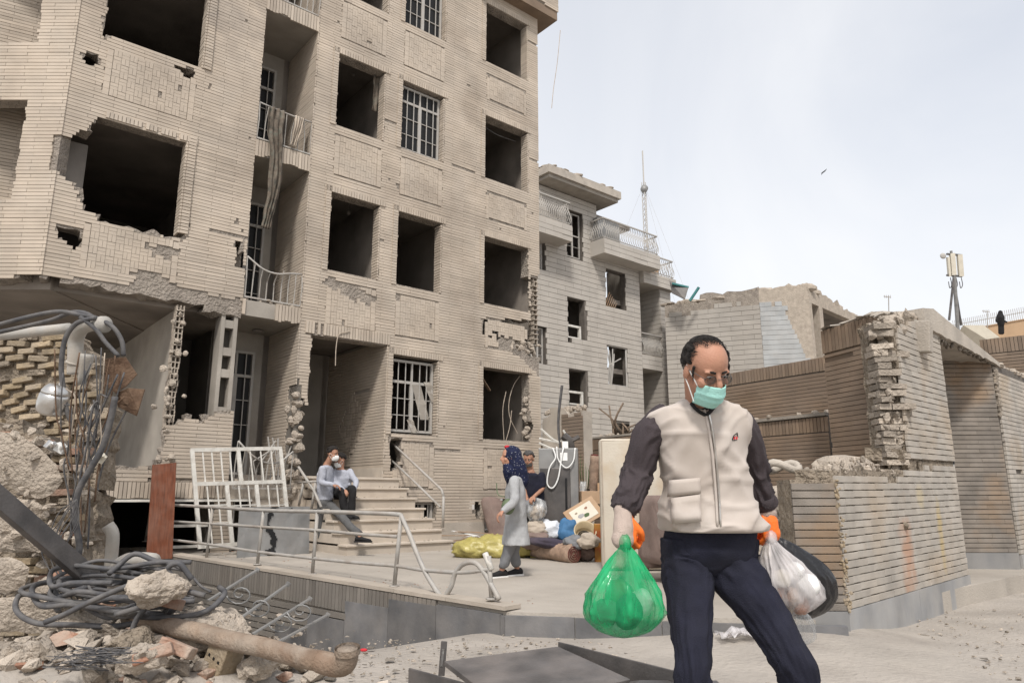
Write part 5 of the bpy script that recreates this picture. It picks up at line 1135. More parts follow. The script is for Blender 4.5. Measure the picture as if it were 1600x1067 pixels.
blob('plastic_sack', 'white plastic sack stuffed full in the pile', 'sack', at(858, 829, 10.35), (.38, .3, .32), 'fabric_white', 9)
blob('plastic_sack', 'blue plastic sack beside the white one', 'sack', at(888, 833, 10.3), (.36, .3, .38), 'fabric_blue', 12)
blob('plastic_bag', 'clear plastic bag of odds and ends held by the man', 'bag', at(839, 797, 10.35), (.30, .26, .36), 'bag_clear', 14, wr=.2)
blob('food_packets', 'jumble of packets inside the clear plastic bag', 'packets', at(839, 800, 10.35), (.2, .18, .2), 'fabric_beige', 15, wr=.5)
for k, (x, y, mt_, lab, cat) in enumerate(((905, 855, 'fabric_black', 'black cloth bundle near the pot', 'cloth'), (915, 862, 'fabric_taupe', 'crumpled brown shoe-sized bundle on the terrace', 'bundle'), (897, 848, 'fabric_grey_dark', 'grey tangle of cloth below the pot', 'cloth'), (920, 845, 'fabric_beige', 'pale bag slumped beside the tin', 'bag'))): blob('cloth_bundle' if cat != 'bag' else 'slumped_bag', lab, cat, at(x, y, 10.0-.1*k), (.28, .25, .2), mt_, 20+k)
po = thing('cooking_pot', 'dark cooking pot tipped to show its cream inside', 'pot', at(914, 838, 9.9)); ax = (Vector((0, -.75, .55))).normalized(); pc = at(914, 832, 9.9); x_ = ax.orthogonal().normalized(); y_ = ax.cross(x_)
ring = lambda r, h: [pc+ax*h+(x_*math.cos(a)+y_*math.sin(a))*r for a in [2*math.pi*j/22 for j in range(22)]]
mb = MB(); mb.rings([ring(.10, -.14), ring(.145, -.12), ring(.15, .05), ring(.158, .055)], False); mb.add(ring(.1, -.14), [tuple(range(22))]); mb.build('outside', 'enamel', po, True); mb = MB(); mb.rings([ring(.158, .055), ring(.142, .05), ring(.138, -.09), ring(.09, -.115)], False); mb.add(ring(.09, -.115), [tuple(range(22))]); mb.build('inside', 'pot_inside', po, True)
for k in range(3): mb = MB(); mb.tube([pc+ax*(-.09)+(x_*math.cos(a+k)+y_*math.sin(a+k))*(.05+.02*k) for a in [i*.5 for i in range(10)]], .008, 5); mb.build('ring_spoon', 'enamel', po)
# cardboard with picture, boxes, plant, tin, wood scraps
CBf = at(912, 802, 10.4); cb = thing('picture_board', 'tilted cardboard with a floral picture leaning in the pile', 'picture', tuple(CBf)); rot = RZ(-4) @ RX(-28) @ RY(-33)
mb = MB(); mb.box(CBf, (.50, .03, .34), rot); mb.build('board', 'cardboard', cb); mb = MB(); mb.box(CBf+rot @ Vector((0, -.018, 0)), (.36, .006, .24), rot); mb.build('picture', 'cream', cb)
for k, (x, z, r, m_) in enumerate(((.07, .05, .028, 'red_brick'), (-.06, -.02, .05, 'base_stone'), (.02, -.05, .045, 'leaf'), (-.1, .05, .022, 'yellow_brick'))): mb = MB(); mb.ell(CBf+rot @ Vector((x, -.022, z)), (r, .003, r*.6), rot, 12, 6, lambda u: 1+.5*nz3(u.x*2+k, u.y*2, u.z*2)); mb.build('printed_flower', m_, cb)
for k, (x, y, w_, h_, t_) in enumerate(((921, 777, .30, .19, 10.9), (945, 770, .2, .3, 11.1))):
    mb = MB(); mb.box(at(x, y, t_), (w_, .25, h_), RZ(8-20*k)); tag(mb.build('cardboard_box', 'cardboard', None, bevel=.006), ('wide brown cardboard box below the snake plant', 'small brown cardboard box beside the mattress edge')[k], 'box')
pl = thing('potted_plant', 'tall snake plant in a small dark pot', 'plant', at(914, 768, 11.1)); mb = MB(); pb = at(914, 768, 11.1); mb.tube([pb-Vector((0, 0, .1)), pb+Vector((0, 0, .04))], [.06, .08], 10); mb.build('pot', 'enamel', pl)
for k in range(4): mb = MB(); d = Vector((.03*(k-1.5), .02*(k % 2), 0)); mb.tube([pb+d+Vector((0, 0, .02)), pb+d*1.6+Vector((0, 0, .3)), pb+d*1.2+Vector((0, 0, .58-.07*k))], [.022, .026, .002], 6, flat=.25); mb.build('leaf', 'leaf', pl, True)
mb = MB(); tp_ = onT(938, 880); mb.box(tp_+Vector((0, .1, .26)), (.13, .1, .52)); tag(mb.build('oil_tin', 'tin_yellow', None, bevel=.01), 'tall yellow and red oil tin standing by the sofa', 'tin')
ws = thing('wood_scraps', 'low heap of splintered boards at the foot of the wall', 'scrap', onT(725, 846)); random.seed(31)
for k in range(16): P = onT(random.uniform(695, 765), random.uniform(840, 851))+Vector((0, .05, .03+.012*k)); mb = MB(); mb.box(P, (.35+.4*random.random(), .05+.12*random.random(), .012), RZ(random.uniform(-40, 40)) @ RY(random.uniform(-8, 8))); mb.build('board', 'wood' if k % 4 else 'mask_white', ws)
# basement onlooker
# ================================================================== people
def clouds(name, size, depth=2):
    t = bpy.data.textures.new(name, 'CLOUDS'); t.noise_scale = size; t.noise_depth = depth; return t
TEXF, TEXC = clouds('folds_fine', .05), clouds('folds_coarse', .10, 2)
def finish(mb, name, mat, parent, voxel, fold=0, tex=None, smooth_it=4):
    ob = mb.build(name, mat, parent, True)
    r = ob.modifiers.new('fuse', 'REMESH'); r.mode = 'VOXEL'; r.voxel_size = voxel; r.use_smooth_shade = True
    s = ob.modifiers.new('smooth', 'SMOOTH'); s.factor = .5; s.iterations = smooth_it
    if fold:
        d = ob.modifiers.new('folds', 'DISPLACE'); d.texture = tex or TEXF; d.strength = fold; d.mid_level = .5; d.texture_coords = 'LOCAL'
    return ob
def limb(mb, pts, rs, n=12, flat=1.0, upv=None, end=True):
    pts = [Vector(p) for p in pts]; q = smooth_path(pts, 4); R_ = []
    for i in range(len(q)): f = i/4; a = min(int(f), len(rs)-1); b = min(a+1, len(rs)-1); R_.append(rs[a]+(rs[b]-rs[a])*(f-a if a < len(rs)-1 else 0))
    mb.tube(q, R_, n, flat=flat, upv=upv); mb.ell(q[0], (R_[0],)*3, n=n, k=8)
    if end: mb.ell(q[-1], (R_[-1],)*3, n=n, k=8)
def torso(mb, secs, n=20):
    """secs: (centre, half width vector, half depth vector)"""
    secs2 = []
    for i in range(len(secs)-1):
        for k in range(4):
            t = k/4; secs2.append(tuple(secs[i][j].lerp(secs[i+1][j], t) for j in range(3)))
    secs2.append(secs[-1]); sgn = lambda v: 1 if v > 0 else -1
    mb.rings([[c+hw*sgn(math.cos(a))*abs(math.cos(a))**.8+hd*sgn(math.sin(a))*abs(math.sin(a))**.8 for a in [2*math.pi*k/n for k in range(n)]] for c, hw, hd in secs2])
def hand(mb, wrist, fdir, palm, side, sc=1.0, curl=60, spread=.0):
    """fdir: towards the fingers; palm: out of the palm; side: towards the thumb; five bent fingers"""
    f = Vector(fdir).normalized(); pn = (Vector(palm)-f*Vector(palm).dot(f)).normalized(); sd = (Vector(side)-f*Vector(side).dot(f)-pn*Vector(side).dot(pn)).normalized(); w = Vector(wrist)
    for k in range(4):
        x = (k-1.5)*.019*sc; limb(mb, [w+sd*x*.6, w+f*.045*sc+sd*x, w+f*.085*sc+sd*x], [.016*sc, .0155*sc, .0125*sc], 8)
        L_ = [.040, .045, .041, .032][3-k]*sc; p = w+f*.085*sc+sd*x; a = 0; pts = [p]
        for j, m in enumerate((.9, .75, .6)):
            a += R(curl)*(.8 if j == 0 else 1.0); p = p+(f*math.cos(a)+pn*math.sin(a))*L_*m; pts.append(p)
        mb.tube(pts, [.0098*sc, .0092*sc, .0085*sc, .007*sc], 8); mb.ell(pts[-1], (.0075*sc,)*3, n=8, k=6)
    t0 = w+f*.025*sc+sd*.03*sc; limb(mb, [t0, t0+(f*.03+sd*.022+pn*.015)*sc, t0+(f*.056+sd*.016+pn*.035)*sc], [.0145*sc, .0115*sc, .008*sc], 8)
def head(mb, c, fw, up, sc=1.0, nose=True):
    """skull, jaw, nose, ears, lips and brow about centre c (eye level), facing fw"""
    fw = Vector(fw).normalized(); up = (Vector(up)-fw*Vector(up).dot(fw)).normalized(); rt = fw.cross(up); rot = Matrix((rt, fw, up)).transposed(); c = Vector(c)
    q = lambda x, y, z: c+(rt*x+fw*y+up*z)*sc
    mb.ell(q(0, -.012, .03), (.076*sc, .096*sc, .088*sc), rot, 20, 14); mb.ell(q(0, .020, -.045), (.060*sc, .068*sc, .070*sc), rot, 16, 12); mb.ell(q(0, .052, -.088), (.028*sc, .028*sc, .024*sc), rot, 12, 8)
    limb(mb, [q(0, .080, .012), q(0, .103, -.022), q(0, .096, -.034)], [.009*sc, .013*sc, .012*sc], 8)
    mb.ell(q(0, .082, -.058), (.026*sc, .012*sc, .007*sc), rot, 10, 6); mb.ell(q(0, .080, -.068), (.022*sc, .011*sc, .007*sc), rot, 10, 6)
    for s in (-1, 1):
        mb.ell(q(.077*s, -.008, -.012), (.010*sc, .020*sc, .032*sc), rot, 10, 8); mb.ell(q(.031*s, .071, .020), (.026*sc, .013*sc, .008*sc), rot, 10, 6); mb.ell(q(.042*s, .058, -.03), (.024*sc, .022*sc, .022*sc), rot, 10, 8)
    return q, rot
def hairs(mb, q, rot, sc=1.0, back=.0, top=.0, full=True):
    """cap of hair as a lumpy shell over the skull, open to the face"""
    for i in range(140):
        a = random.uniform(0, 2*math.pi); e = random.uniform(-.25, 1.5); d = Vector((math.cos(a)*math.cos(e), math.sin(a)*math.cos(e), math.sin(e)))
        if d.y > .35 and d.z < .62+top: continue
        if d.y > -.05 and d.z < .12: continue
        r = .011+.006*random.random(); p = Vector((d.x*.078, d.y*.098-.012, d.z*.090+.03)); mb.ell(q(p.x, p.y, p.z), (r*sc*1.7, r*sc*1.7, r*sc*1.3), rot, 8, 6)
def eyes(parent, q, rot, sc=1.0):
    for s in (-1, 1):
        mb = MB(); mb.ell(q(.031*s, .0745, .002), (.012*sc, .006*sc, .0045*sc), rot, 10, 6); mb.build('eye', 'eye_white', parent, True); mb = MB(); mb.ell(q(.031*s, .0785, .001), (.0055*sc, .003*sc, .0045*sc), rot, 8, 6); mb.build('iris', 'hair', parent, True)
        mb = MB(); mb.tube([q((.014+.011*k)*s, .083-.0035*k*k*.5, .019+.004*math.sin(k*1.1)) for k in range(4)], [.004*sc, .005*sc, .0045*sc, .002*sc], 6); mb.build('eyebrow', 'hair', parent, True)
def face_mask(parent, q, mat, low=False, sc=1.0, cup=False):
    mb = MB(); N1, N2 = 15, 16; dz = -.012 if low else 0
    def P(i, j):
        a = (i/(N1-1)-.5)*2; b = j/(N2-1); x = .062*a*(1-.12*(b-.4)**2*4); bul = (.018 if cup else .008)*math.sin(b*math.pi)*(1-a*a)
        y = .112-.060*a*a-.022*b*b+bul+(.003*math.sin(j*math.pi) if not cup else 0); z = -.020-.088*b+dz+(.006*(1-a*a) if b < .1 else 0)
        return q(x, y+(.0045*(j % 4 in (1, 2)) if not cup and 2 < j < 13 else 0), z)
    mb.sheet(P, N1, N2); ob = mb.build('face_mask', mat, parent, True, solid=.003)
    mb = MB()
    for s in (-1, 1): mb.tube(smooth_path([q(.060*s, .055, -.030+dz), q(.074*s, .02, -.008), q(.080*s, -.012, .018)], 3), .0022*sc, 5); mb.tube(smooth_path([q(.060*s, .05, -.095+dz), q(.074*s, .015, -.055), q(.083*s, -.02, -.02)], 3), .0022*sc, 5)
    mb.build('mask_strap', 'mask_white', ob); return ob
def shoe(parent, ankle, toe, mat, sole='tread_white', sc=1.0):
    a = Vector(ankle); d = (Vector(toe)-a); d.z = 0; d.normalize(); s = d.cross(Vector((0, 0, 1))); g = a.z-.085*sc; rg = []
    for f, w, h in ((-.075, .026, .05), (-.06, .036, .085), (0, .038, .088), (.05, .040, .066), (.11, .046, .05), (.16, .043, .042), (.19, .026, .03)):
        c = Vector((a.x, a.y, g))+d*f*sc; rg.append([c+s*w*sc*math.cos(t)+Vector((0, 0, (.014+h*(.5+.5*math.sin(t)))*sc)) for t in [2*math.pi*k/12 for k in range(12)]])
    mb = MB(); mb.rings(rg); ob = mb.build('shoe', mat, parent, True, sub=1)
    mb = MB(); rg = []
    for f, w in ((-.08, .028), (-.06, .039), (0, .040), (.06, .041), (.12, .048), (.17, .045), (.2, .025)):
        c = Vector((a.x, a.y, g))+d*f*sc; rg.append([c+s*w*sc+Vector((0, 0, .0)), c+s*w*sc+Vector((0, 0, .022*sc)), c-s*w*sc+Vector((0, 0, .022*sc)), c-s*w*sc])
    mb.rings(rg); mb.build('sole', sole, ob)
V = Vector
def ridge(n, p=5): return (1-min(1, abs(n)*1.35))**p
def cloth_tube(mb, pts, rs, spots, n=60, per=16, seed=0, amp=.010, flat=1.0, closed=True):
    """sleeve or trouser leg: fine tube with creases bunched round spots = (position along 0..1, spread, strength, slant)"""
    pts = [V(p) for p in pts]; q = smooth_path(pts, per); m = len(q); vs = []; px = None; fr3 = [V((i, r, 0)) for i, r in enumerate(rs)]; rr = [v.y for v in smooth_path(fr3, per)]; Lt = sum((q[i+1]-q[i]).length for i in range(m-1)); dacc = 0
    for i, c in enumerate(q):
        if i: dacc += (q[i]-q[i-1]).length
        t = (q[min(i+1, m-1)]-q[max(i-1, 0)]).normalized(); ref = V((0, -1, 0)); px = (ref-t*ref.dot(t)).normalized(); py = t.cross(px); u = dacc/Lt
        for k in range(n):
            a = 2*math.pi*k/n; d = 0
            for (u0, sp, st, sl) in spots:
                w = math.exp(-((u-u0)/sp)**2)*st
                ph = dacc*13+sl*math.sin(a)*1.1+nz3(math.cos(a)*1.3+seed, math.sin(a)*1.3, dacc*5)*1.3
                d += w*amp*(ridge(nz3(ph, math.cos(a)*.8+seed, math.sin(a)*.8), 3)-.35)
            d += amp*.45*(ridge(nz3(math.cos(a)*2.2+seed, math.sin(a)*2.2, dacc*2.6), 4)-.3)+.004*nz3(math.cos(a)*1.2, math.sin(a)*1.2+seed, dacc*7)
            r = rr[i]+d; vs.append(c+px*math.cos(a)*r*flat+py*math.sin(a)*r)
    fs = [(i*n+k, i*n+(k+1) % n, (i+1)*n+(k+1) % n, (i+1)*n+k) for i in range(m-1) for k in range(n)]
    if closed: fs += [tuple(reversed(range(n))), tuple(range((m-1)*n, m*n))]
    mb.add(vs, fs)
def cloth_loft(mb, secs, n=96, per=9, amp=.008, seed=0, sx=9, sz=4, shear=.5):
    idx = list(range(len(secs))); C_ = smooth_path([s_[0] for s_ in secs], per); Wd = smooth_path([s_[1] for s_ in secs], per); Dp = smooth_path([s_[2] for s_ in secs], per); rg = []; sgn = lambda v: 1 if v > 0 else -1
    for c, hw, hd in zip(C_, Wd, Dp):
        lp = []
        for k in range(n):
            a = 2*math.pi*k/n; ca, sa_ = math.cos(a), math.sin(a); o = hw*sgn(ca)*abs(ca)**.82+hd*sgn(sa_)*abs(sa_)**.82; P = c+o; x, z = P.x, P.z
            n1 = nz3((x+z*shear)*sx+seed, P.y*3, z*sz); n2 = nz3((x-z*shear*1.2)*sx*1.7, P.y*4+seed, z*sz*1.5+7); n3 = nz3(x*sx*.6, P.y*3+3, z*sz*3+seed)
            d = amp*(ridge(n1, 3)-.3)+amp*.6*(ridge(n2, 4)-.2)+amp*.7*(ridge(n3, 5)-.15); lp.append(P+o.normalized()*d)
        rg.append(lp)
    mb.rings(rg)
# ---------------------------------------------------------------- the man walking in front
random.seed(5)
def build_walker():
    T = 2.7; p = lambda x, y, t=T: at(x, y, t)
    hipc = p(1108, 862); ground = V((hipc.x, hipc.y, 0))
    me = thing('person', 'man in cream vest, navy trousers and teal face mask walking with carrier bags', 'person', tuple(ground))
    rt = V((1, 0.08, 0)).normalized(); fw = V((.08, -1, 0)).normalized()
    hc = p(1103, 577, 2.58); hfw = V((.30, -.80, -.55)).normalized(); hup = V((.06, -.45, .9))
    body = MB(); q, rot = head(body, hc, hfw, hup, .95)
    limb(body, [q(0, -.03, -.05), p(1096, 625, 2.66), p(1094, 650, 2.7)], [.056, .060, .068], 14)
    limb(body, [p(1094, 650, 2.72), p(1100, 740, 2.72), p(1108, 850, 2.72)], [.07, .075, .07], 12)
    shA, elA, wrA = p(1030, 655, 2.72), p(997, 738, 2.70), p(974, 803, 2.60)
    shB, elB, wrB = p(1156, 660, 2.74), p(1179, 742, 2.80), p(1198, 797, 2.80)
    limb(body, [shA, elA, wrA], [.032, .034, .026]); limb(body, [shB, elB, wrB], [.032, .034, .026])
    hpA, hpB = p(1075, 862, 2.72), p(1143, 862, 2.72); knA = V((p(1062, 1010).x, hpA.y-.14, .50)); anA = V((knA.x-.01, knA.y+.10, .09)); knB = V((p(1226, 1010).x-.02, hpB.y-.10, .50)); anB = V((knB.x+.12, knB.y+.22, .09))
    limb(body, [hpA, knA, anA], [.05, .038, .034]); limb(body, [hpB, knB, anB], [.05, .038, .034])
    finish(body, 'body', 'skin', me, .0055, smooth_it=3)
    hb = MB(); random.seed(11)
    for i in range(420):                                                    # receding dark hair round sides and back, thin on top
        a = random.uniform(0, 2*math.pi); e = random.uniform(-.35, 1.5); d = V((math.cos(a)*math.cos(e), math.sin(a)*math.cos(e), math.sin(e)))
        if d.y > .15 and abs(d.x) < .80: 
            if not (d.z > .82 and d.y < .35): continue
        if d.y > .30 and d.z < .5: continue
        if d.y > -.02 and d.z < -.02: continue
        if d.z > .62 and d.y > -.35: continue
        r = .0075+.003*random.random(); hb.ell(q(d.x*.0775, d.y*.0965-.012, d.z*.089+.03), (r*1.5, r*1.5, r*.9), rot, 7, 5)
    pass
    for s in (-1, 1): hb.tube([q(.076*s, .03, .03), q(.075*s, .035, -.01), q(.070*s, .042, -.045)], [.008, .006, .003], 6)
    finish(hb, 'hair', 'hair', me, .006, .004, TEXF, 2)
    st = MB()
    for i in range(2600):
        a = random.uniform(0, 2*math.pi); e = random.uniform(-.35, 1.5); d = V((math.cos(a)*math.cos(e), math.sin(a)*math.cos(e), math.sin(e))); thin = d.y > -.15 and d.z > .55
        if d.y > .15 and abs(d.x) < .78 and not (d.z > .80 and d.y < .45 and random.random() < .5): continue
        if (d.y > .30 and d.z < .5) or (d.y > -.02 and d.z < -.02): continue
        b0 = V((d.x*.081, d.y*.1005-.012, d.z*.0925+.03)); t_ = V((d.x*.3, -.6, -.5+.5*d.z))+V((random.gauss(0, .25), random.gauss(0, .25), random.gauss(0, .25))); t_ = (t_-d*t_.dot(d)).normalized(); L_ = .012+.012*random.random()
        b1 = b0+t_*L_*.6+d*.004; b2 = b0+t_*L_+d*.003; st.tube([q(*b0), q(*b1), q(*b2)], [.0011, .0009, .0004], 3, cap=False)
    st.build('hair_strands', 'hair', me, kind='stuff')
    eyes(me, q, rot, .95); face_mask(me, q, 'mask_teal', True)
    gl = MB(); 
    for s in (-1, 1):
        gl.tube([q((.033+.024*math.cos(a))*s, .096-.012*abs(math.cos(a)-.2), -.004+.016*math.sin(a)) for a in [k*math.pi/8 for k in range(17)]], .0013, 5); gl.tube([q(.057*s, .088, .0), q(.078*s, .03, .006), q(.080*s, -.01, .002)], .0014, 5)
    gl.tube([q(-.010, .098, .002), q(0, .104, .004), q(.010, .098, .002)], .0013, 5); g_ = gl.build('spectacles', 'dark_metal', me, True)
    for s in (-1, 1): lm = MB(); lm.ell(q(.033*s, .0955, -.004), (.022, .0012, .0145), rot, 14, 6); lm.build('lens', 'lens', g_, True)
    # shirt
    for sA_, eA_, wA_, dx, sd_ in ((shA, elA, wrA, .02, 1), (shB, elB, wrB, -.02, 5)):
        sh = MB(); cloth_tube(sh, [sA_+V((dx*2.2, .0, .012)), sA_+V((dx*.2, 0, -.02)), sA_.lerp(eA_, .5)+V((-dx*.5, 0, 0)), eA_, eA_.lerp(wA_, .5), wA_+V((0, 0, .012))], [.060, .064, .058, .051, .047, .040], [(.62, .14, 1.5, 1.0), (.93, .12, 1.4, .3), (.25, .15, .8, -1.2)], seed=sd_, amp=.015); sh.build('sleeve', 'fabric_plum', me, True)
    sh = MB(); limb(sh, [p(1096, 632, 2.67), p(1096, 655, 2.71)], [.066, .082], 16); finish(sh, 'undershirt', 'fabric_black', me, .008, 0, None, 3)
    for w_, d_ in ((wrA, (elA-wrA).normalized()), (wrB, (elB-wrB).normalized())): cf = MB(); cf.tube([w_+d_*.005, w_+d_*.03, w_+d_*.05], [.040, .043, .045], 14); cf.build('cuff', 'fabric_plum', me, True)
    # vest: shoulders, chest, waist, hem
    vs = MB(); dp = fw*-1
    def S(xl, xr, y, t, dep): a, b = p(xl, y, t), p(xr, y, t); c = (a+b)/2; return (c, (b-a)/2, (fw*dep))
    secs = [S(1073, 1118, 622, 2.68, .062), S(1050, 1142, 632, 2.70, .078), S(1020, 1168, 645, 2.71, .098), S(1020, 1172, 666, 2.71, .115), S(1030, 1164, 700, 2.71, .122), S(1036, 1163, 740, 2.71, .118), S(1036, 1172, 780, 2.71, .122), S(1032, 1185, 812, 2.71, .142), S(1036, 1190, 826, 2.71, .142), S(1046, 1184, 830, 2.71, .132)]
    cloth_loft(vs, secs, amp=.0135, seed=2); vs.build('vest', 'vest', me, True)
    fz_ = lambda x, y, extra=.0: p(x, y, 2.71)+fw*(.142+extra)
    def onv(x, y, e=0):                                                     # point on the vest's front
        k = min(range(len(secs)), key=lambda i: abs(secs[i][0].z-p(x, y).z)); c, hw, hd = secs[k]; P = p(x, y, 2.71); f = max(-.95, min(.95, (P-c).dot(hw)/hw.length_squared)); dd = hd.length*(1-abs(f)**2.5)**.4
        return P*1.0+fw*(dd+.0095+e)-(P-at(x, y, 2.71-dd))*.0
    def toward(x, y, e=0):
        P = onv(x, y, e); t = (P-V((0, 0, CAM_Z))).dot(V((0, _c, _s))); return at(x, y, t)
    zp = MB(); zp.tube(smooth_path([toward(x, y, .004) for x, y in ((1106, 640), (1111, 660), (1117, 700), (1121, 740), (1124, 780), (1126, 822))], 4), .0042, 6); zp.build('zip', 'steel', me, True)
    pl_ = MB(); pl_.tube(smooth_path([toward(x, y, .002) for x, y in ((1101, 640), (1106, 662), (1112, 700), (1116, 740), (1119, 780), (1121, 822))], 4), .005, 6); pl_.build('placket', 'vest', me, True)
    def flap(name, pts, th=.006, mat='vest'):
        m = MB(); a, b, c, d = pts
        m.sheet(lambda i, j: toward(*(V(a).lerp(V(b), i/7).lerp(V(d).lerp(V(c), i/7), j/4)), .0+.003*math.sin(j*.8)), 8, 5); return m.build(name, mat, me, True, solid=th)
    flap('pocket_flap', ((1046, 750), (1094, 746), (1095, 770), (1043, 776))); flap('pocket', ((1048, 778), (1094, 772), (1096, 814), (1050, 818)), .003); flap('pocket_flap', ((1148, 742), (1164, 738), (1166, 756), (1149, 760)))
    # emblem on the chest: a small black stroke above two red marks
    em = MB(); em.tube([toward(x, y, .009) for x, y in ((1144, 687), (1147, 680), (1152, 676), (1153, 684))], .0018, 5); em.tube([toward(1144, 688, .009), toward(1154, 687, .009)], .0014, 5); e_ = em.build('emblem', 'black', me)
    for x in (1147.5, 1151): r_ = MB(); r_.box(toward(x, 684, .010), (.006, .002, .010)); r_.build('red_mark', 'red', e_)
    cl = MB(); cl.tube(smooth_path([toward(1080, 630, .012), toward(1090, 641, .012), toward(1103, 648, .01), toward(1112, 640, .012), toward(1122, 628, .012)], 4), .007, 8); cl.build('neckline', 'fabric_black', me, True)
    # trousers
    tr_ = MB(); cloth_loft(tr_, [S(1048, 1182, 808, 2.72, .100), S(1044, 1180, 835, 2.72, .112), S(1041, 1176, 862, 2.72, .118), S(1050, 1164, 884, 2.72, .098), S(1078, 1138, 903, 2.72, .06)], amp=.007, seed=6, sx=7); tz_ = tr_.build('trousers', 'fabric_navy', me, True)
    for h_, k_, a_, rs_, sd_ in ((hpA, knA, anA, [.098, .098, .074, .056, .053, .058], 3), (hpB, knB, anB, [.098, .100, .080, .063, .057, .060], 9)):
        lg = MB(); cloth_tube(lg, [h_+V((.0, 0, .05)), h_+V((0, 0, -.05)), h_.lerp(k_, .55), k_, k_.lerp(a_, .5), a_+V((0, 0, -.01))], rs_, [(.12, .10, .9, 1.6), (.55, .10, 1.3, 1.0), (.95, .10, 1.5, .3), (.34, .12, .6, -1.0)], n=72, seed=sd_, amp=.016); lg.build('trouser_leg', 'fabric_navy', tz_, True)
    shoe(me, anA, anA+V((.03, -1, 0)), 'fabric_black'); shoe(me, anB, anB+V((.25, -1, 0)), 'fabric_black')
    # gloves: knitted back, orange-coated palm and fingers
    hA = MB(); dA = V((.03, -.06, -1)); hand(hA, wrA+V((.004, .012, -.006)), dA, V((.62, .78, 0)), V((.75, -.62, .05)), 1.06, 70); finish(hA, 'glove', 'orange', me, .0042, smooth_it=2)
    cA = MB(); limb(cA, [wrA+V((0, 0, .012)), wrA+dA*.04+V((-.004, -.006, 0)), wrA+dA*.085+V((-.010, -.010, 0))], [.035, .044, .041], 14, flat=.85); gk = finish(cA, 'glove_back', 'glove_cloth', me, .005, .006, TEXF, 3)
    hB = MB(); dB = V((.06, -.10, -1)); hand(hB, wrB+V((.0, 0, -.01)), dB, V((-.62, .78, 0)), V((-.75, -.62, .05)), 1.06, 70); limb(hB, [wrB+V((0, 0, -.012)), wrB+dB*.045, wrB+dB*.085], [.034, .041, .038], 14, flat=.85); finish(hB, 'glove', 'orange', me, .0042, smooth_it=2)
    kB = MB(); kB.tube([wrB+V((0, 0, .02)), wrB-V((0, 0, .025))], [.035, .038], 14); kB.build('glove_cuff', 'glove_cloth', me, True)
    return wrA+dA*.115, wrB+dB*.115
GRA, GRB = build_walker()
def carrier(name, label, prof, mat, t, top, seed, depth=.75, items=(), lobes=9, skew=0, ps=1.0):
    """thin-walled bag: prof = (x_centre, y, half width) in photo pixels at depth t"""
    root = thing(name, label, 'bag', tuple(at(prof[-1][0], prof[-1][1], t))); mb = MB(); n = 110; rg = []; pr = []
    for i in range(len(prof)-1):
        A0_, A1_, A2_, A3_ = prof[max(i-1, 0)], prof[i], prof[i+1], prof[min(i+2, len(prof)-1)]
        for k in range(6): u = k/6; pr.append(tuple(.5*(2*A1_[j]+(A2_[j]-A0_[j])*u+(2*A0_[j]-5*A1_[j]+4*A2_[j]-A3_[j])*u*u+(3*A1_[j]-A0_[j]-3*A2_[j]+A3_[j])*u**3) for j in range(3)))
    pr.append(prof[-1]); m_ = len(pr)
    for i, (x, y, hw) in enumerate(pr):
        f = i/(m_-1); c = at(x, y, t); w = hw*t/F_PX; pl = (.17*(1-f)**1.2+.03)*ps
        rg.append([c+V((math.cos(a)*w, math.sin(a)*w*depth, 0))*(1+pl*1.5*(ridge(nz3(math.cos(a)*3.2+seed, math.sin(a)*3.2, f*.9), 4)-.3)+.06*(ridge(nz3(math.cos(a)*2+seed, math.sin(a)*2, f*5), 4)-.2)+.10*nz3(math.cos(a)*1.5+seed, math.sin(a)*1.5, f*3)+.05*nz3(math.cos(a)*5, math.sin(a)*5+seed, f*7)+.03*(ridge(nz3(math.cos(a)*7, math.sin(a)*7+seed, f*3), 3)-.3)) for a in [2*math.pi*k/n for k in range(n)]])
    mb.rings(rg); mb.build('film', mat, root, True)
    if top is not None:
        kn = MB(); kn.ell(at(prof[0][0], prof[0][1]-1, t), (.022, .02, .03), None, 10, 8, lambda u: 1+.3*nz3(u.x*3+seed, u.y*3, u.z*3)); kn.tube(smooth_path([at(prof[0][0], prof[0][1], t), top+V((.012, 0, -.01)), top+V((-.012, .01, .0)), at(prof[0][0], prof[0][1], t)+V((-.01, .01, 0))], 4), .009, 6); kn.build('knot', mat if mat != 'bag_white' else 'bag_white', root, True)
    for k, (x, y, dt, sz, mt_) in enumerate(items): ib = MB(); ib.ell(at(x, y, t+dt), sz, RY(20*k), 16, 12, lambda u: 1+.12*nz3(u.x*2+k, u.y*2, u.z*2)); ib.build('content', mt_, root, True)
    return root
carrier('carrier_bag', 'full translucent green carrier bag in the walking man\'s hand', [(977, 850, 5), (977, 862, 14), (976, 880, 26), (975, 905, 42), (975, 928, 55), (976, 948, 61), (977, 966, 57), (976, 982, 42), (975, 992, 22), (975, 996, 5)], 'bag_green', 2.52, GRA, 1, .7,
        [(946, 956, -.01, (.058, .05, .045), 'trouser_grey'), (982, 955, -.03, (.05, .05, .062), 'fabric_navy'), (1000, 942, .0, (.045, .05, .05), 'mask_white'), (968, 928, .03, (.055, .05, .05), 'leaf'), (965, 968, .0, (.045, .045, .03), 'fabric_white')], 11)
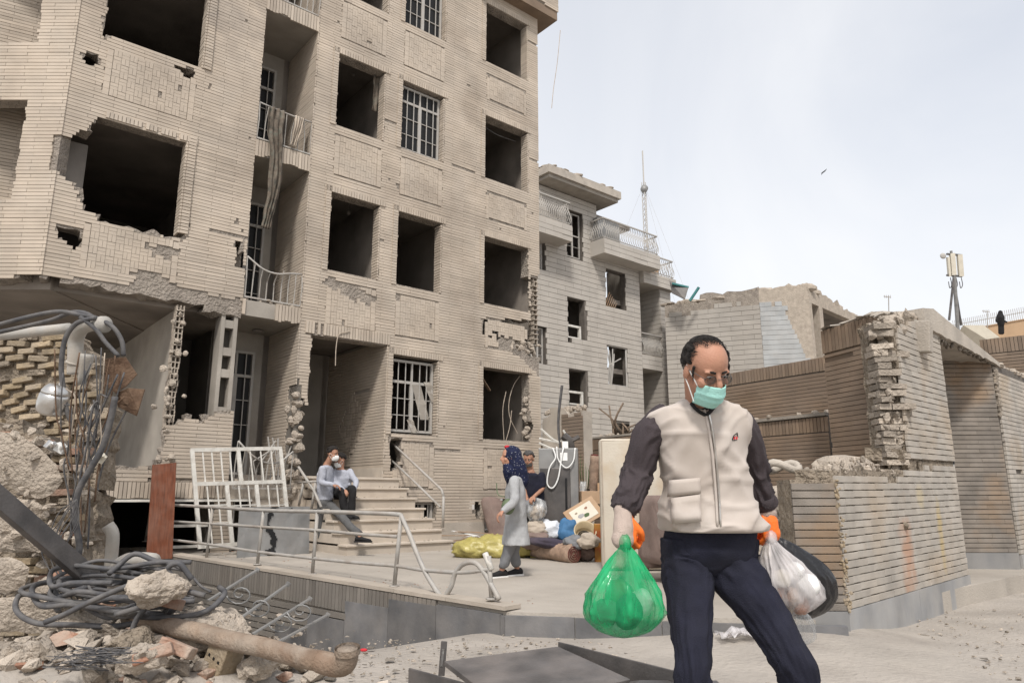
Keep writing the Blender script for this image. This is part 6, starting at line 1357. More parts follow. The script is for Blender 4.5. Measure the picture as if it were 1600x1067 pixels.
carrier('carrier_bag', 'white see-through carrier bag of onions in the walking man\'s hand', [(1205, 842, 5), (1208, 856, 16), (1217, 875, 29), (1228, 898, 40), (1236, 920, 48), (1237, 938, 46), (1232, 953, 34), (1226, 962, 18), (1222, 966, 4)], 'bag_white', 2.68, GRB, 3, .7,
        [(1263, 914, -.03, (.042, .042, .042), 'tread_white'), (1243, 891, -.02, (.032, .032, .032), 'tread_white'), (1222, 903, -.03, (.033, .033, .033), 'cream'), (1232, 930, .0, (.045, .045, .04), 'red_brick'), (1212, 925, .0, (.035, .035, .035), 'skin'), (1250, 945, .0, (.035, .035, .035), 'skin'), (1226, 948, .01, (.035, .035, .035), 'yellow_brick')], 9)
carrier('refuse_sack', 'black refuse sack hanging behind the white carrier bag', [(1210, 838, 6), (1224, 850, 18), (1243, 875, 34), (1258, 905, 44), (1266, 930, 42), (1264, 950, 32), (1258, 964, 14), (1256, 968, 4)], 'bag_black', 2.9, GRB, 5, .7, (), 7, ps=.35)
carrier('carrier_bag', 'small clear bag with a green and red packet below the white bag', [(1236, 945, 10), (1242, 965, 24), (1246, 985, 28), (1246, 1000, 24), (1242, 1010, 10), (1241, 1012, 3)], 'bag_clear', 2.78, None, 8, .6, [(1236, 988, -.03, (.025, .02, .035), 'leaf'), (1234, 992, -.045, (.012, .012, .022), 'red')], 7)
# ---------------------------------------------------------------- generic smaller figures on the terrace
def figure(label, J, mats, sc=1.0, headfw=(0, -1, 0), headup=(0, 0, 1), hair='hair', mask=None, sit=False, voxel=.012, skinm='skin_dark', scarf=False, tunic=None, shortsleeve=False, glove=None, beard=False, handcurl=35, hem=.0):
    """J: joints head(eye level), neck, chest, hip, shL, elL, wrL, shR, elR, wrR, hipL, knL, anL, hipR, knR, anR, and wide = shoulder axis"""
    base = J['base']; me = thing('person', label, 'person', tuple(base)); wd = V(J['wide']).normalized(); fw = V(J['fw']).normalized()
    b = MB(); q, rot = head(b, J['head'], headfw, headup, sc); limb(b, [q(0, -.025, -.05), J['neck']], [.050*sc, .055*sc], 10); limb(b, [J['neck'], J['chest'], J['hip']], [.06, .09, .09], 10)
    for s in 'LR':
        limb(b, [J['sh'+s], J['el'+s], J['wr'+s]], [.045*sc, .037*sc, .027*sc], 10); limb(b, [J['hip'+s], J['kn'+s], J['an'+s]], [.05, .036, .030], 10)
        if not glove or glove != s: hand(b, J['wr'+s], J['wr'+s]-J['el'+s], fw*-.3+V((0, 0, -.6)), fw, sc*.95, handcurl)
    finish(b, 'body', skinm, me, voxel*.62, smooth_it=2)
    if glove: g = MB(); hand(g, J['wr'+glove], J['wr'+glove]-J['el'+glove], fw*-.3+V((0, 0, -.6)), fw, sc*1.05, handcurl); finish(g, 'glove', 'fabric_grey_dark', me, voxel*.6, smooth_it=2)
    if not scarf: h = MB(); hairs(h, q, rot, sc); finish(h, 'hair', hair, me, .010, .008, TEXF, 1); eyes(me, q, rot, sc)
    if beard:
        h = MB()
        for k in range(60): a = random.uniform(-1.2, 1.2); z = random.uniform(-.105, -.05); h.ell(q(.060*math.sin(a), .028+.055*math.cos(a), z), (.013, .013, .013), rot, 7, 5)
        finish(h, 'beard', 'hair_grey', me, .010, .005, TEXF, 1)
    if mask: face_mask(me, q, mask, cup=True, sc=sc)
    t = MB(); sw, hw_ = J.get('sw', .19)*sc, J.get('hw', .16)*sc; C_, H_ = J['chest'], J['hip']
    torso(t, [(J['neck']+V((0, 0, -.01)), wd*.075*sc, fw*.06*sc), (J['neck'].lerp(C_, .25), wd*sw*.85, fw*.085*sc), (C_, wd*sw, fw*.115*sc), (C_.lerp(H_, .6), wd*(sw+hw_)/2, fw*.120*sc), (H_, wd*hw_, fw*.13*sc), (H_+V((0, 0, -.03 if not tunic else -tunic)), wd*hw_*(1.0 if not tunic else 1.15), fw*(.125 if not tunic else .16)*sc)], 20)
    for s in 'LR':
        if shortsleeve: limb(t, [J['sh'+s], J['sh'+s].lerp(J['el'+s], .7)], [.068*sc, .062*sc], 12)
        else: limb(t, [J['sh'+s], J['sh'+s].lerp(J['el'+s], .5), J['el'+s], J['wr'+s]], [.066*sc, .058*sc, .052*sc, .040*sc], 12)
    finish(t, 'shirt' if not tunic else 'tunic', mats[0], me, voxel*.85, .020, TEXC, 2)
    t = MB(); torso(t, [(H_+V((0, 0, .02)), wd*hw_*.9, fw*.11*sc), (H_+V((0, 0, -.10)), wd*hw_*.95, fw*.12*sc)], 16)
    for s in 'LR': limb(t, [J['hip'+s], J['hip'+s].lerp(J['kn'+s], .5), J['kn'+s], J['kn'+s].lerp(J['an'+s], .6), J['an'+s]+V((0, 0, .03+hem))], [.090*sc, .080*sc, .064*sc, .062*sc, .062*sc], 14, end=False); shoe(me, J['an'+s], J['toe'+s] if 'toe'+s in J else J['an'+s]+fw, mats[2], mats[3], sc)
    finish(t, 'trousers', mats[1], me, voxel*.85, .014, TEXC, 3)
    return me, q, rot
# woman in grey tunic, seen in profile, looking left
random.seed(3)
g0 = onT(797, 902); Tw = (g0-V((0, 0, CAM_Z))).dot(V((0, _c, _s))); p = lambda x, y, dt=0: at(x, y, Tw+dt)
J = dict(base=g0, head=p(796, 714), neck=p(804, 740), chest=p(805, 768), hip=p(806, 822), fw=(-1, -.25, 0), wide=(.25, -1, 0), shL=p(806, 752, .12), elL=p(806, 792, .16), wrL=p(802, 818, .14), shR=p(804, 752, -.17), elR=p(803, 783, -.29), wrR=p(787, 797, -.33), hipL=p(806, 832, .08), knL=p(803, 862, .08), anL=p(808, 890, .1), hipR=p(803, 832, -.08), knR=p(793, 864, -.08), anR=p(784, 893, -.09), sw=.16, hw=.17)
for s in 'LR': J['an'+s].z = tz(J['an'+s].dot(fn))+.09; J['toe'+s] = J['an'+s]+V((-.9, -.6, 0))
wo, q, rot = figure('woman in navy dotted headscarf and grey tunic with green shoulder bag', J, ('fabric_grey', 'fabric_grey_dark', 'fabric_black', 'tread_white'), .97, (-1, -.3, -.02), scarf=True, tunic=.20, skinm='skin', hem=.05)
h = MB(); h.ell(q(0, -.036, .026), (.096, .108, .108), rot, 20, 14); limb(h, [q(0, -.05, -.01), q(0, -.085, -.10), p(814, 750)], [.098, .105, .095], 18); limb(h, [q(0, .02, -.105), q(0, .0, -.15), p(803, 756)], [.062, .085, .08], 14)
for k in range(3): pass
finish(h, 'headscarf', 'headscarf', wo, .010, .02, TEXC, 3)
mb = MB(); mb.ell(q(0, .025, .118), (.03, .035, .02), rot, 10, 8); mb.build('hair_clip', 'red', wo, True)
hbg = thing('shoulder_bag', 'small olive green shoulder bag on the woman\'s hip', 'bag', tuple(p(795, 795, -.3))); mb = MB(); mb.ell(p(794, 790, -.25), (.075, .05, .095), None, 16, 12, lambda u: 1-.18*max(0, u.z)); mb.build('pouch', 'green_leather', hbg, True); mb = MB(); mb.tube(smooth_path([p(798, 775, -.24), p(806, 760, -.22), p(812, 748, -.1)], 4), .008, 6); mb.tube(smooth_path([p(789, 776, -.24), p(778, 772, -.2), p(776, 755, -.1)], 4), .006, 6); mb.build('strap', 'green_leather', hbg, True)
# man in navy polo by the fridge
p = lambda x, y, dt=0: at(x, y, 10.6+dt); g0 = onT(834, 862); g0 = V((p(834, 800).x, p(834, 800).y, tz(p(834, 800).dot(fn))))
J = dict(base=g0, head=p(826, 717), neck=p(829, 737), chest=p(833, 757), hip=p(836, 800), fw=(-.35, -1, 0), wide=(1, -.3, 0), shL=p(818, 744, .05), elL=p(819, 765, -.05), wrL=p(824, 781, -.2), shR=p(846, 744), elR=p(848, 762, -.05), wrR=p(834, 776, -.25), hipL=p(830, 806), hipR=p(843, 806), sw=.17, hw=.14)
for s in 'LR': J['an'+s] = V((J['hip'+s].x, J['hip'+s].y, g0.z+.09)); J['kn'+s] = J['hip'+s].lerp(J['an'+s], .5)+V((-.02, -.04, 0))
figure('grey-haired bearded man in navy polo shirt sorting a bag beside the refrigerator', J, ('fabric_navy', 'fabric_black', 'fabric_black', 'fabric_black'), .95, (-.3, -1, -.35), hair='hair_grey', shortsleeve=True, beard=True, glove='L', handcurl=50)
# young man leaning, standing by the steps
g0 = onT(505, 860); Ts = (g0-V((0, 0, CAM_Z))).dot(V((0, _c, _s))); p = lambda x, y, dt=0: at(x, y, Ts+dt)
J = dict(base=g0, head=p(520, 709), neck=p(511, 726), chest=p(508, 742), hip=p(508, 778), fw=(1, -.35, 0), wide=(-.3, -1, 0), shL=p(514, 733, .14), elL=p(528, 748, .16), wrL=p(545, 757, .14), shR=p(504, 733, -.14), elR=p(503, 753, -.2), wrR=p(520, 757, -.22), hipL=p(511, 786, .08), knL=p(533, 806, -.45), anL=p(562, 838, -.9), hipR=p(504, 786, -.08), knR=p(503, 822, -.08), anR=p(502, 852, -.06), sw=.17, hw=.14)
J['anR'].z = g0.z+.09
J['toeL'] = J['anL']+V((1, -.2, 0)); J['toeR'] = J['anR']+V((1, -.5, 0))
figure('young man in lilac shirt and white mask standing with one leg stretched out', J, ('fabric_lilac', 'trouser_grey', 'fabric_black', 'fabric_black'), .95, (1, -.35, -.15), mask='mask_white', glove='L', handcurl=25)
# second young man seated on the steps
p = lambda x, y, dt=0: at(x, y, 11.5+dt)
J = dict(base=p(540, 775), head=p(531, 719), neck=p(532, 733), chest=p(535, 747), hip=p(533, 770), fw=(-.4, -1, 0), wide=(1, -.25, 0), shL=p(523, 738), elL=p(524, 756, -.1), wrL=p(536, 765, -.25), shR=p(547, 738), elR=p(556, 753, -.1), wrR=p(554, 764, -.2), hipL=p(527, 772), knL=p(533, 768, -.3), anL=p(540, 792, -.32), hipR=p(540, 772), knR=p(551, 764, -.28), anR=p(550, 788, -.3), sw=.16, hw=.14)
for s in 'LR': J['an'+s].z = .84; J['toe'+s] = J['an'+s]+V((.8, -.7, 0))
figure('young man in lilac shirt and dark trousers seated on the steps with white mask', J, ('fabric_lilac', 'fabric_black', 'fabric_black', 'fabric_black'), .93, (-.75, -.8, -.35), mask='mask_white', glove='R', handcurl=30)
# onlooker in the basement well, only the head shows; a far figure on the roof
p = lambda x, y, dt=0: at(x, y, 13.2+dt); hd = p(519, 783)
J = dict(base=V((hd.x, hd.y, hd.z-1.5)), head=hd, neck=hd+V((0, 0, -.15)), chest=hd+V((0, 0, -.4)), hip=hd+V((0, 0, -.75)), fw=(.3, -1, 0), wide=(1, .3, 0), sw=.17, hw=.14)
for s, k in (('L', -1), ('R', 1)): J['sh'+s] = hd+V((.17*k, 0, -.22)); J['el'+s] = hd+V((.2*k, 0, -.5)); J['wr'+s] = hd+V((.2*k, -.1, -.72)); J['hip'+s] = hd+V((.08*k, 0, -.8)); J['kn'+s] = hd+V((.08*k, -.05, -1.1)); J['an'+s] = hd+V((.08*k, 0, -1.42))
figure('short-haired person behind the front steps, only the head showing', J, ('fabric_grey', 'fabric_black', 'fabric_black', 'fabric_black'), .95, (.3, -1, -.1), skinm='skin', voxel=.016)
p = lambda x, y: at(x, y, 46); hd = p(1563, 490); rs = MB(); limb(rs, [p(1563, 490), p(1563, 496), p(1564, 506)], [.15, .25, .2], 10); limb(rs, [p(1560, 496), p(1557, 501), p(1560, 504)], [.09, .08, .06], 8); limb(rs, [p(1566, 496), p(1569, 502), p(1573, 503)], [.09, .08, .06], 8); limb(rs, [p(1563, 506), p(1563, 520)], [.14, .12], 8); limb(rs, [p(1565, 506), p(1566, 520)], [.14, .12], 8); rs.ell(p(1563, 488.5), (.13, .14, .16))
rp = thing('person', 'tiny dark-clothed figure standing at the railing of the far roof', 'person', tuple(p(1564, 520))); finish(rs, 'body', 'fabric_black', rp, .04, smooth_it=2)
# ================================================================== foreground left: shattered wall, pipes, cables; bottom: metal panels
random.seed(44)
RB = thing('shattered_wall', 'shattered brick wall stump with crumbling plaster and rubble at the left edge', 'wall', at(90, 960, 5.3))
def slabrock(mb, x, y, t, sz, seed, rot=None, rough=.2, k=14, col=1.0): mb.rock(at(x, y, t), sz, seed, rot, rough, k, col=col)
WS = Frame(at(-120, 800, 6.2), 84); WS.o.z = 0
# rough brick wall behind (tilted courses, deep mortar)
BKF = Frame(at(-60, 600, 7.4), 88); BKF.o.z = 0
top = ragged([(-1, 4), (-1, 2.75), (.5, 2.8), (.95, 2.85), (1.2, 2.6), (1.35, 2.3), (1.45, 1.9), (1.45, 1.2), (1.55, .2), (3, .2), (3, 4)], .07, 5)
mb = MB(); backing(mb, BKF, -.4, 1.8, 0, 3.0, .35, [], (top,), .10, .05); mb.build('core', 'mortar_rough', RB)
for row in range(26):
    z = 1.05+row*.075; x = -.4+.13*(row % 2)
    while x < 1.6:
        if not top(x+.1, z+.06) and random.random() > .25:
            mb = MB(); mb.box(BKF(x+.10, z+.03+.02*nz3(x, z, 0, 2), .0+.03*random.random()), (.15+.06*random.random(), .09, .058), RZ(random.gauss(0, 6)) @ RY(random.gauss(-8, 5)) @ RX(random.gauss(0, 6))); mb.build('brick', 'yellow_brick' if random.random() > .25 else 'mortar_rough', RB, bevel=.008)
        x += .235
# front stump with red bricks, big plaster sheets
FS = Frame(at(-80, 800, 5.9), 86); FS.o.z = 0
ftop = ragged([(-1, 4), (-1, 1.72), (.25, 1.70), (.5, 1.66), (.75, 1.5), (.98, 1.55), (1.04, 1.0), (.98, .5), (1.12, .0), (3, 0), (3, 4)], .06, 6)
mb = MB(); backing(mb, FS, -.3, 1.5, -.2, 1.9, .3, [], (ftop,), .09, .05); mb.build('core', 'mortar_rough', RB)
for row in range(26):
    z = .02+row*.068; x = -.3+.11*(row % 2)
    while x < 1.15:
        if not ftop(x+.1, z+.05) and (x > .55 or z > 1.45) and random.random() > .2:
            mb = MB(); mb.box(FS(x+.10, z+.03, -.01+.05*random.random()), (.19, .10, .054), RZ(random.gauss(0, 5)) @ RY(random.gauss(0, 3))); mb.build('brick', random.choice(('red_brick', 'mortar_rough', 'yellow_brick', 'red_brick')), RB, bevel=.007)
        x += .215
def plaster(name, pts, t, th=.06, mat='rubble', n=9, seed=0):
    """a broken plaster sheet: ragged fan outline in photo pixels, with thickness"""
    c = V((sum(p[0] for p in pts)/len(pts), sum(p[1] for p in pts)/len(pts), 0)); rim = []
    for i in range(len(pts)):
        a, b = V((*pts[i], 0)), V((*pts[(i+1) % len(pts)], 0))
        for k in range(5): q = a.lerp(b, k/5); rim.append(q+V((2.5*nz3(q.x, q.y, seed, .12), 2.5*nz3(q.x, q.y, seed+5, .12), 0)))
    m = len(rim); mb = MB(); vs, fs = [], []
    for r in range(n):
        f = 1-r/(n-1)*.98
        for q in rim: w = c.lerp(q, f); dd = .02*(1-f**4)+.022*nz3(w.x, w.y, seed, .022)+.010*nz3(w.x, w.y, seed, .09); vs.append(at(w.x, w.y, t-dd))
    for r in range(n-1): fs += [(r*m+i, r*m+(i+1) % m, (r+1)*m+(i+1) % m, (r+1)*m+i) for i in range(m)]
    bk = len(vs); vs += [at(q.x, q.y, t+th) for q in rim]; fs += [(bk+i, bk+(i+1) % m, (i+1) % m, i) for i in range(m)]; mb.add(vs, fs); return mb.build(name, mat, RB, False)
plaster('plaster_sheet', ((-30, 670), (30, 678), (62, 700), (88, 725), (98, 752), (84, 768), (66, 778), (40, 776), (14, 760), (-30, 765)), 5.45, seed=1)
plaster('plaster_sheet', ((14, 775), (45, 780), (70, 790), (66, 810), (30, 812), (10, 800)), 5.45, seed=2)
plaster('plaster_sheet', ((-30, 790), (20, 806), (60, 815), (92, 828), (95, 850), (70, 862), (20, 862), (-30, 860)), 5.4, seed=3)
plaster('plaster_sheet', ((-30, 868), (25, 872), (46, 885), (38, 915), (10, 930), (-30, 925)), 5.2, seed=4)
plaster('plaster_sheet', ((40, 930), (60, 905), (90, 910), (112, 935), (108, 985), (60, 990), (-20, 985), (-20, 935)), 5.1, seed=5)
mb = MB()
for k in range(150):
    x = random.uniform(0, 140); y = random.uniform(660, 990); mb.shard(at(x, y, 5.75-.3*random.random()-(y-640)/1200), [.03+.10*random.random()**2 for _ in range(3)], k, n=12, col=.7+.5*random.random())
mb.build('wall_crumbs', 'rubble', RB, kind='stuff')
# loose lumps of rubble, each its own thing
TEXR = clouds('rubble_rough', .045, 4)
def lump(label, x, y, t, sz, mat, seed, rot=None, rough=.22, k=13, nm='concrete_lump'):
    mb = MB(); mb.shard(at(x, y, t), [v*1.08 for v in sz], seed, rot, 24); ob = mb.build(nm, mat, None)
    for nm_, ty in (('split', 'SUBSURF'), ('rough', 'DISPLACE')): m_ = ob.modifiers.new(nm_, ty)
    ob.modifiers['split'].subdivision_type = 'SIMPLE'; ob.modifiers['split'].levels = 4; ob.modifiers['split'].render_levels = 4; ob.modifiers['rough'].texture = TEXR; ob.modifiers['rough'].strength = .05; ob.modifiers['rough'].mid_level = .5
    return tag(ob, label, 'rubble')
lump('pale concrete lump balanced on the black cable coil', 249, 918, 4.3, (.38, .28, .22), 'rubble', 3, RY(-14) @ RZ(20))
lump('small concrete chunk beside the fallen wall foot', 84, 1006, 4.5, (.25, .2, .15), 'rubble', 6)
lump('tall broken concrete block under the cables', 135, 985, 4.6, (.34, .3, .4), 'rubble', 9)
lump('broad broken block of mortar under the rusty pipe', 335, 985, 4.5, (.5, .35, .26), 'rubble', 12, RY(10))
lump('rounded mortar lump with brick at the pile foot', 222, 1030, 3.95, (.26, .22, .17), 'rubble', 15)
lump('flat mortar slab on the pile in front of the pipe', 200, 1000, 4.2, (.32, .26, .16), 'mortar_rough', 18)
lump('pale slab leaning behind the rusty pipe', 352, 972, 4.7, (.36, .25, .18), 'rubble', 21, RY(15))
lump('broken lump under the far end of the pipe', 410, 1040, 4.2, (.24, .2, .14), 'rubble', 24)
for k, (x, y, t, lab) in enumerate(((240, 1022, 3.95, 'red brick fragment at the front of the rubble pile'), (105, 995, 4.6, 'red brick piece next to the small chunk'), (278, 1012, 4.1, 'red brick half below the rusty pipe'), (262, 940, 4.45, 'red brick end beneath the pale concrete lump'), (395, 1008, 4.4, 'red brick lying under the pipe elbow side'), (100, 900, 5.0, 'red brick below the plaster sheets by the wires'), (165, 940, 4.8, 'orange brick stuck behind the cable coil'))):
    mb = MB(); mb.box(at(x, y, t), (.20, .10, .062), RZ(random.uniform(-60, 60)) @ RY(random.uniform(-25, 25)) @ RX(random.uniform(-20, 20))); mb.v = [tuple(V(q)+V((.012*nz3(q[0], q[1], k, 9), .012*nz3(q[1], q[2], k, 9), 0))) for q in mb.v]; tag(mb.build('loose_brick', 'red_brick', None, bevel=.008), lab, 'brick', 'loose red bricks in the rubble pile')
hb = thing('hollow_block', 'tilted hollow clay block propping up the rusty pipe', 'block', at(345, 1030, 4.25)); rot = RZ(-30) @ RY(24); mb = MB(); mb.box(at(348, 1030, 4.25), (.16, .14, .26), rot); mb.build('body', 'yellow_brick', hb, bevel=.008)
for i in range(3):
    for j in range(2): mb = MB(); mb.box(at(348, 1030, 4.25)+rot @ V((-.045+.045*i, -.0705, -.07+.09*j)), (.016, .003, .016), rot); mb.build('hole', 'black', hb)
# pile base and scattered crumbs
mb = MB(); mb.sheet(lambda i, j: (lambda x, y: V((x, y, -.03+.27*math.exp(-((x+2.5)/.95)**2-((y-4.72)/.48)**2)+.035*nz3(x, y, 0, 5)+.02*nz3(x, y, 3, 14))))(-4.4+3.5*i/70, 3.7+2.0*j/44), 71, 45); tag(mb.build('rubble_mound', 'ground', None, True), 'low mound of dust and mortar under the pile', 'rubble')['kind'] = 'stuff'
mb = MB(); random.seed(9)
for k in range(3600):
    if k < 700: x, y = random.gauss(230, 110), random.gauss(1010, 35)
    elif k < 1000: x, y = random.uniform(1150, 1420), random.gauss(1000, 16)-max(0, 0)
    elif k < 1250: x, y = random.uniform(560, 1150), random.gauss(1008, 12)
    else: x, y = random.uniform(0, 1600), random.uniform(955, 1067)
    if y < 950 or (x < 900 and y < 1000 and x > 480) or y > 1090: continue
    P = onz(x, y, 0); r = (.007+.03*random.random()**3)*(1.7 if k < 700 else .62)
    mb.shard(P+V((0, 0, r*.2+(.16*random.random()*math.exp(-((x-210)/110)**2) if k < 700 else .012))), (r*2, r*1.7, r*1.2), k, n=9, col=.6+.6*random.random())
tag(mb.build('scattered_crumbs', 'rubble', None), 'stone crumbs and mortar bits scattered over the street', 'gravel')['kind'] = 'stuff'
mb = MB()
for k in range(260):
    P = onT(random.uniform(250, 900), random.uniform(850, 945)); n_ = P.dot(fn); s_ = P.dot(fd)
    if s_ < TSf(n_)+.05 or n_ > -4.6: continue
    mb.rock(P+V((0, 0, .006)), (.015+.04*random.random()**3, .02, .012), k, k=4, col=.6+.5*random.random())
tag(mb.build('terrace_crumbs', 'red_brick', None), 'small crumbs of brick scattered over the terrace', 'gravel')['kind'] = 'stuff'
def mound_z(x, y): return -.03+.27*math.exp(-((x+2.5)/.95)**2-((y-4.72)/.48)**2)
mb = MB(); m2 = MB(); random.seed(101)
for k in range(420):
    x, y = random.gauss(-2.35, .62), random.gauss(4.72, .30); r = .03+.15*random.random()**2.2
    if x > -1.15 or y > 5.5: continue
    (m2 if k % 8 == 0 else mb).shard(V((x, y, mound_z(x, y)+r*.25)), (r*1.3, r, r*.75), k, Matrix.Rotation(random.uniform(0, 3), 3, 'Z') @ RY(random.uniform(-30, 30)), 13, col=.7+.5*random.random())
tag(mb.build('rubble_heap', 'rubble', None), 'dense heap of broken concrete pieces under the rusty pipe', 'rubble')['kind'] = 'stuff'
tag(m2.build('brick_rubble', 'red_brick', None), 'broken red brick pieces mixed through the heap under the pipe', 'rubble')['kind'] = 'stuff'
mb = MB()
for k in range(260):                                                         # flat litter: chips of tile, paper and glass
    P = onz(random.uniform(0, 1600), random.uniform(985, 1085), .012) if k < 170 else onT(random.uniform(300, 1000), random.uniform(860, 950))
    if k >= 170 and (P.dot(fd) < TSf(P.dot(fn))+.05 or P.dot(fn) > -4.6): continue
    a = random.uniform(0, 6.28); r = .012+.035*random.random()**2; n_ = random.randint(3, 5); vs = [P+V((math.cos(a+6.28*i/n_)*r*random.uniform(.6, 1.2), math.sin(a+6.28*i/n_)*r*random.uniform(.6, 1.2), .004+.006*random.random())) for i in range(n_)]
    mb.add(vs+[v-V((0, 0, .004)) for v in vs], [tuple(range(n_)), tuple(reversed(range(n_, 2*n_)))]+[(i, n_+i, n_+(i+1) % n_, (i+1) % n_) for i in range(n_)], random.choice((.35, .6, .8, 1.1, 1.35)))
tag(mb.build('flat_litter', 'dust_bit', None), 'flat chips of tile and paper littering street and terrace', 'litter')['kind'] = 'stuff'
# grey pipes with elbow; rusty pipe; black beam
gp = thing('drain_pipe', 'dusty grey drain pipe with elbow hanging over the shattered wall', 'pipe', at(110, 560, 5.5)); q = lambda x, y, t=5.5: at(x, y, t)
mb = MB(); mb.tube([q(-40, 528, 5.9), q(60, 518, 5.75), q(108, 513, 5.65)], .042, 14); mb.build('horizontal_pipe', 'pipe_grey', gp, True)
mb = MB(); mb.tube(smooth_path([q(163, 507, 5.35), q(146, 506, 5.4), q(128, 512, 5.45), q(119, 530, 5.5), q(118, 560, 5.5), q(117, 585, 5.5)], 5), .055, 16); mb.build('elbow', 'pipe_grey', gp, True)
for a_, b_ in (((117, 566), (116, 569)), ((163.5, 507, 5.34), (159, 507, 5.36))): mb = MB(); mb.tube([q(*a_), q(*b_)], .063, 16); mb.build('collar', 'pipe_grey', gp, True)
mb = MB(); mb.tube(smooth_path([q(136, 553), q(133, 572), q(128, 590), q(118, 602)], 4), [.05, .052, .05, .046, .042, .04, .038, .036, .034, .03, .025, .02, .015], 14); mb.build('broken_branch', 'pipe_grey', gp, True)
lp_ = thing('drain_pipe', 'grey bent pipe rising out of the ramp behind the cable coil', 'pipe', at(185, 900, 5.6)); mb = MB(); mb.tube(smooth_path([q(178, 920, 5.6), q(182, 890, 5.5), q(198, 876, 5.4), q(222, 874, 5.3), q(240, 876, 5.2)], 5), .055, 14); mb.build('bend', 'pipe_grey', lp_, True); mb = MB(); mb.tube(smooth_path([q(172, 915, 5.9), q(174, 870, 5.9), q(176, 835, 5.9), q(168, 820, 5.9)], 4), .05, 12); mb.build('upright', 'pipe_grey', lp_, True)
rp_ = thing('rusty_pipe', 'long rusty pipe with elbow end resting across the rubble pile', 'pipe', at(380, 1000, 4.2)); pa, pb, pc_ = at(200, 962, 4.6), at(360, 1003, 4.2), at(515, 1036, 3.85)
mb = MB(); mb.tube([pa.lerp(pc_, k/10)+V((0, 0, .004*math.sin(k*2))) for k in range(11)], .054, 18); mb.build('pipe', 'pipe_rust', rp_, True)
mb = MB(); mb.tube(smooth_path([at(500, 1033, 3.87), at(522, 1039, 3.83), at(538, 1037, 3.8), at(543, 1024, 3.79), at(543, 1012, 3.79)], 5), .058, 18, cap=False); mb.build('elbow', 'pipe_rust', rp_, True); mb = MB(); mb.tube([at(543, 1020, 3.79), at(543, 1011, 3.79)], .068, 18, cap=False); mb.tube([at(543, 1014, 3.79), at(543, 1013, 3.79)], .056, 18); mb.build('socket', 'pipe_rust', rp_, True)
mb = MB(); mb.bar(at(-30, 755, 4.3), at(156, 915, 5.0), .13, .05, up=(0, -1, .4)); tag(mb.build('steel_beam', 'dark_metal', None, bevel=.004), 'black flat steel beam slanting down across the shattered wall', 'beam')
# kettle, rusty plates, electrical bits
kt = thing('steel_kettle', 'dented shiny steel pot hanging upside down among the cables', 'kettle', at(84, 625, 5.3)); kc = at(84, 625, 5.3); ax = V((.25, -.2, .95)).normalized(); x_ = ax.orthogonal().normalized(); y_ = ax.cross(x_); ring = lambda r, h: [kc+ax*h+(x_*math.cos(a)+y_*math.sin(a))*r*(1+.02*math.sin(3*a)) for a in [2*math.pi*j/24 for j in range(24)]]
mb = MB(); mb.rings([ring(.03, -.115), ring(.075, -.108), ring(.098, -.085), ring(.105, -.03), ring(.10, .03), ring(.088, .055)]); mb.build('bowl', 'steel', kt, True); mb = MB(); mb.rings([ring(.094, .05), ring(.094, .062), ring(.076, .095), ring(.055, .118), ring(.02, .12)]); mb.build('neck', 'steel', kt, True); mb = MB(); mb.tube([kc+ax*.1+x_*.02, kc+ax*.135+x_*.03], .022, 12, cap=False); mb.build('spout', 'steel', kt, True)
for k, (pts, t) in enumerate(((((164, 560), (196, 558), (214, 585), (196, 604), (180, 614), (163, 600)), 5.25), (((180, 614), (200, 606), (226, 608), (216, 640), (213, 650), (184, 636)), 5.15))):
    mb = MB(); f_ = [at(x, y, t+.02*(i % 3)) for i, (x, y) in enumerate(pts)]; n = len(f_); mb.add(f_+[v+V((.002, .008, .0)) for v in f_], [tuple(range(n)), tuple(reversed(range(n, 2*n)))]+[(i, n+i, n+(i+1) % n, (i+1) % n) for i in range(n)]); tag(mb.build('rusty_plate', 'rust', None, bevel=.003), ('bent rusty metal plate beside the drain pipe', 'lower rusty metal plate hanging below the first')[k], 'plate')
for k, (x, y, t, m_, lab) in enumerate(((95, 700, 5.2, 'mask_white', 'small white electrical fitting on the wall stump'), (156, 715, 5.1, 'cream', 'cream socket box dangling from the wires'), (150, 640, 5.2, 'grey_paint', 'grey junction box tangled in wires'), (80, 697, 5.2, 'steel', 'little metal piece next to the white fitting'))):
    mb = MB(); mb.box(at(x, y, t), (.075, .05, .06), RZ(20*k) @ RX(15) @ RY(30)); mb.tube([at(x, y, t-.02), at(x+5, y-5, t-.05)], .018, 8); tag(mb.build('electrical_fitting', m_, None, bevel=.006), lab, 'fitting')
# cables
def cable(label, pts, t, r, mat='cable', name='cable', jit=0, grp=None):
    mb = MB(); mb.tube(smooth_path([at(x, y, (t if len(p_) == 2 else p_[2])) for p_ in pts for x, y in [p_[:2]]], 7), r, 7); return tag(mb.build(name, mat, None, True), label, 'cable', grp)
cable('thick black cable running along the top of the drain pipe', ((-30, 525), (30, 512), (80, 500), (112, 488), (135, 490), (150, 500), (158, 508)), 5.45, .017)
cable('second black cable above the drain pipe', ((-30, 515), (40, 496), (90, 487), (125, 492), (150, 497), (175, 510), (190, 532), (193, 556)), 5.35, .017)
cable('cable sagging from the pipe elbow to the rusty plate', ((125, 495), (150, 515), (165, 535), (185, 556)), 5.3, .016)
cable('cable looping left of the pipe elbow down to the pot', ((150, 496), (120, 505), (102, 530), (96, 570), (98, 600), (104, 640), (112, 660)), 5.3, .018)
cable('heavy cable falling past the wall stump to the coil', ((180, 620), (172, 660), (160, 700), (140, 735), (122, 770), (118, 810), (124, 850), (122, 872)), 5.0, .022)
wt = thing('wire_tangle', 'tangle of thin loose wires dangling from the drain pipe over the plaster', 'wires', at(125, 850, 5.0))
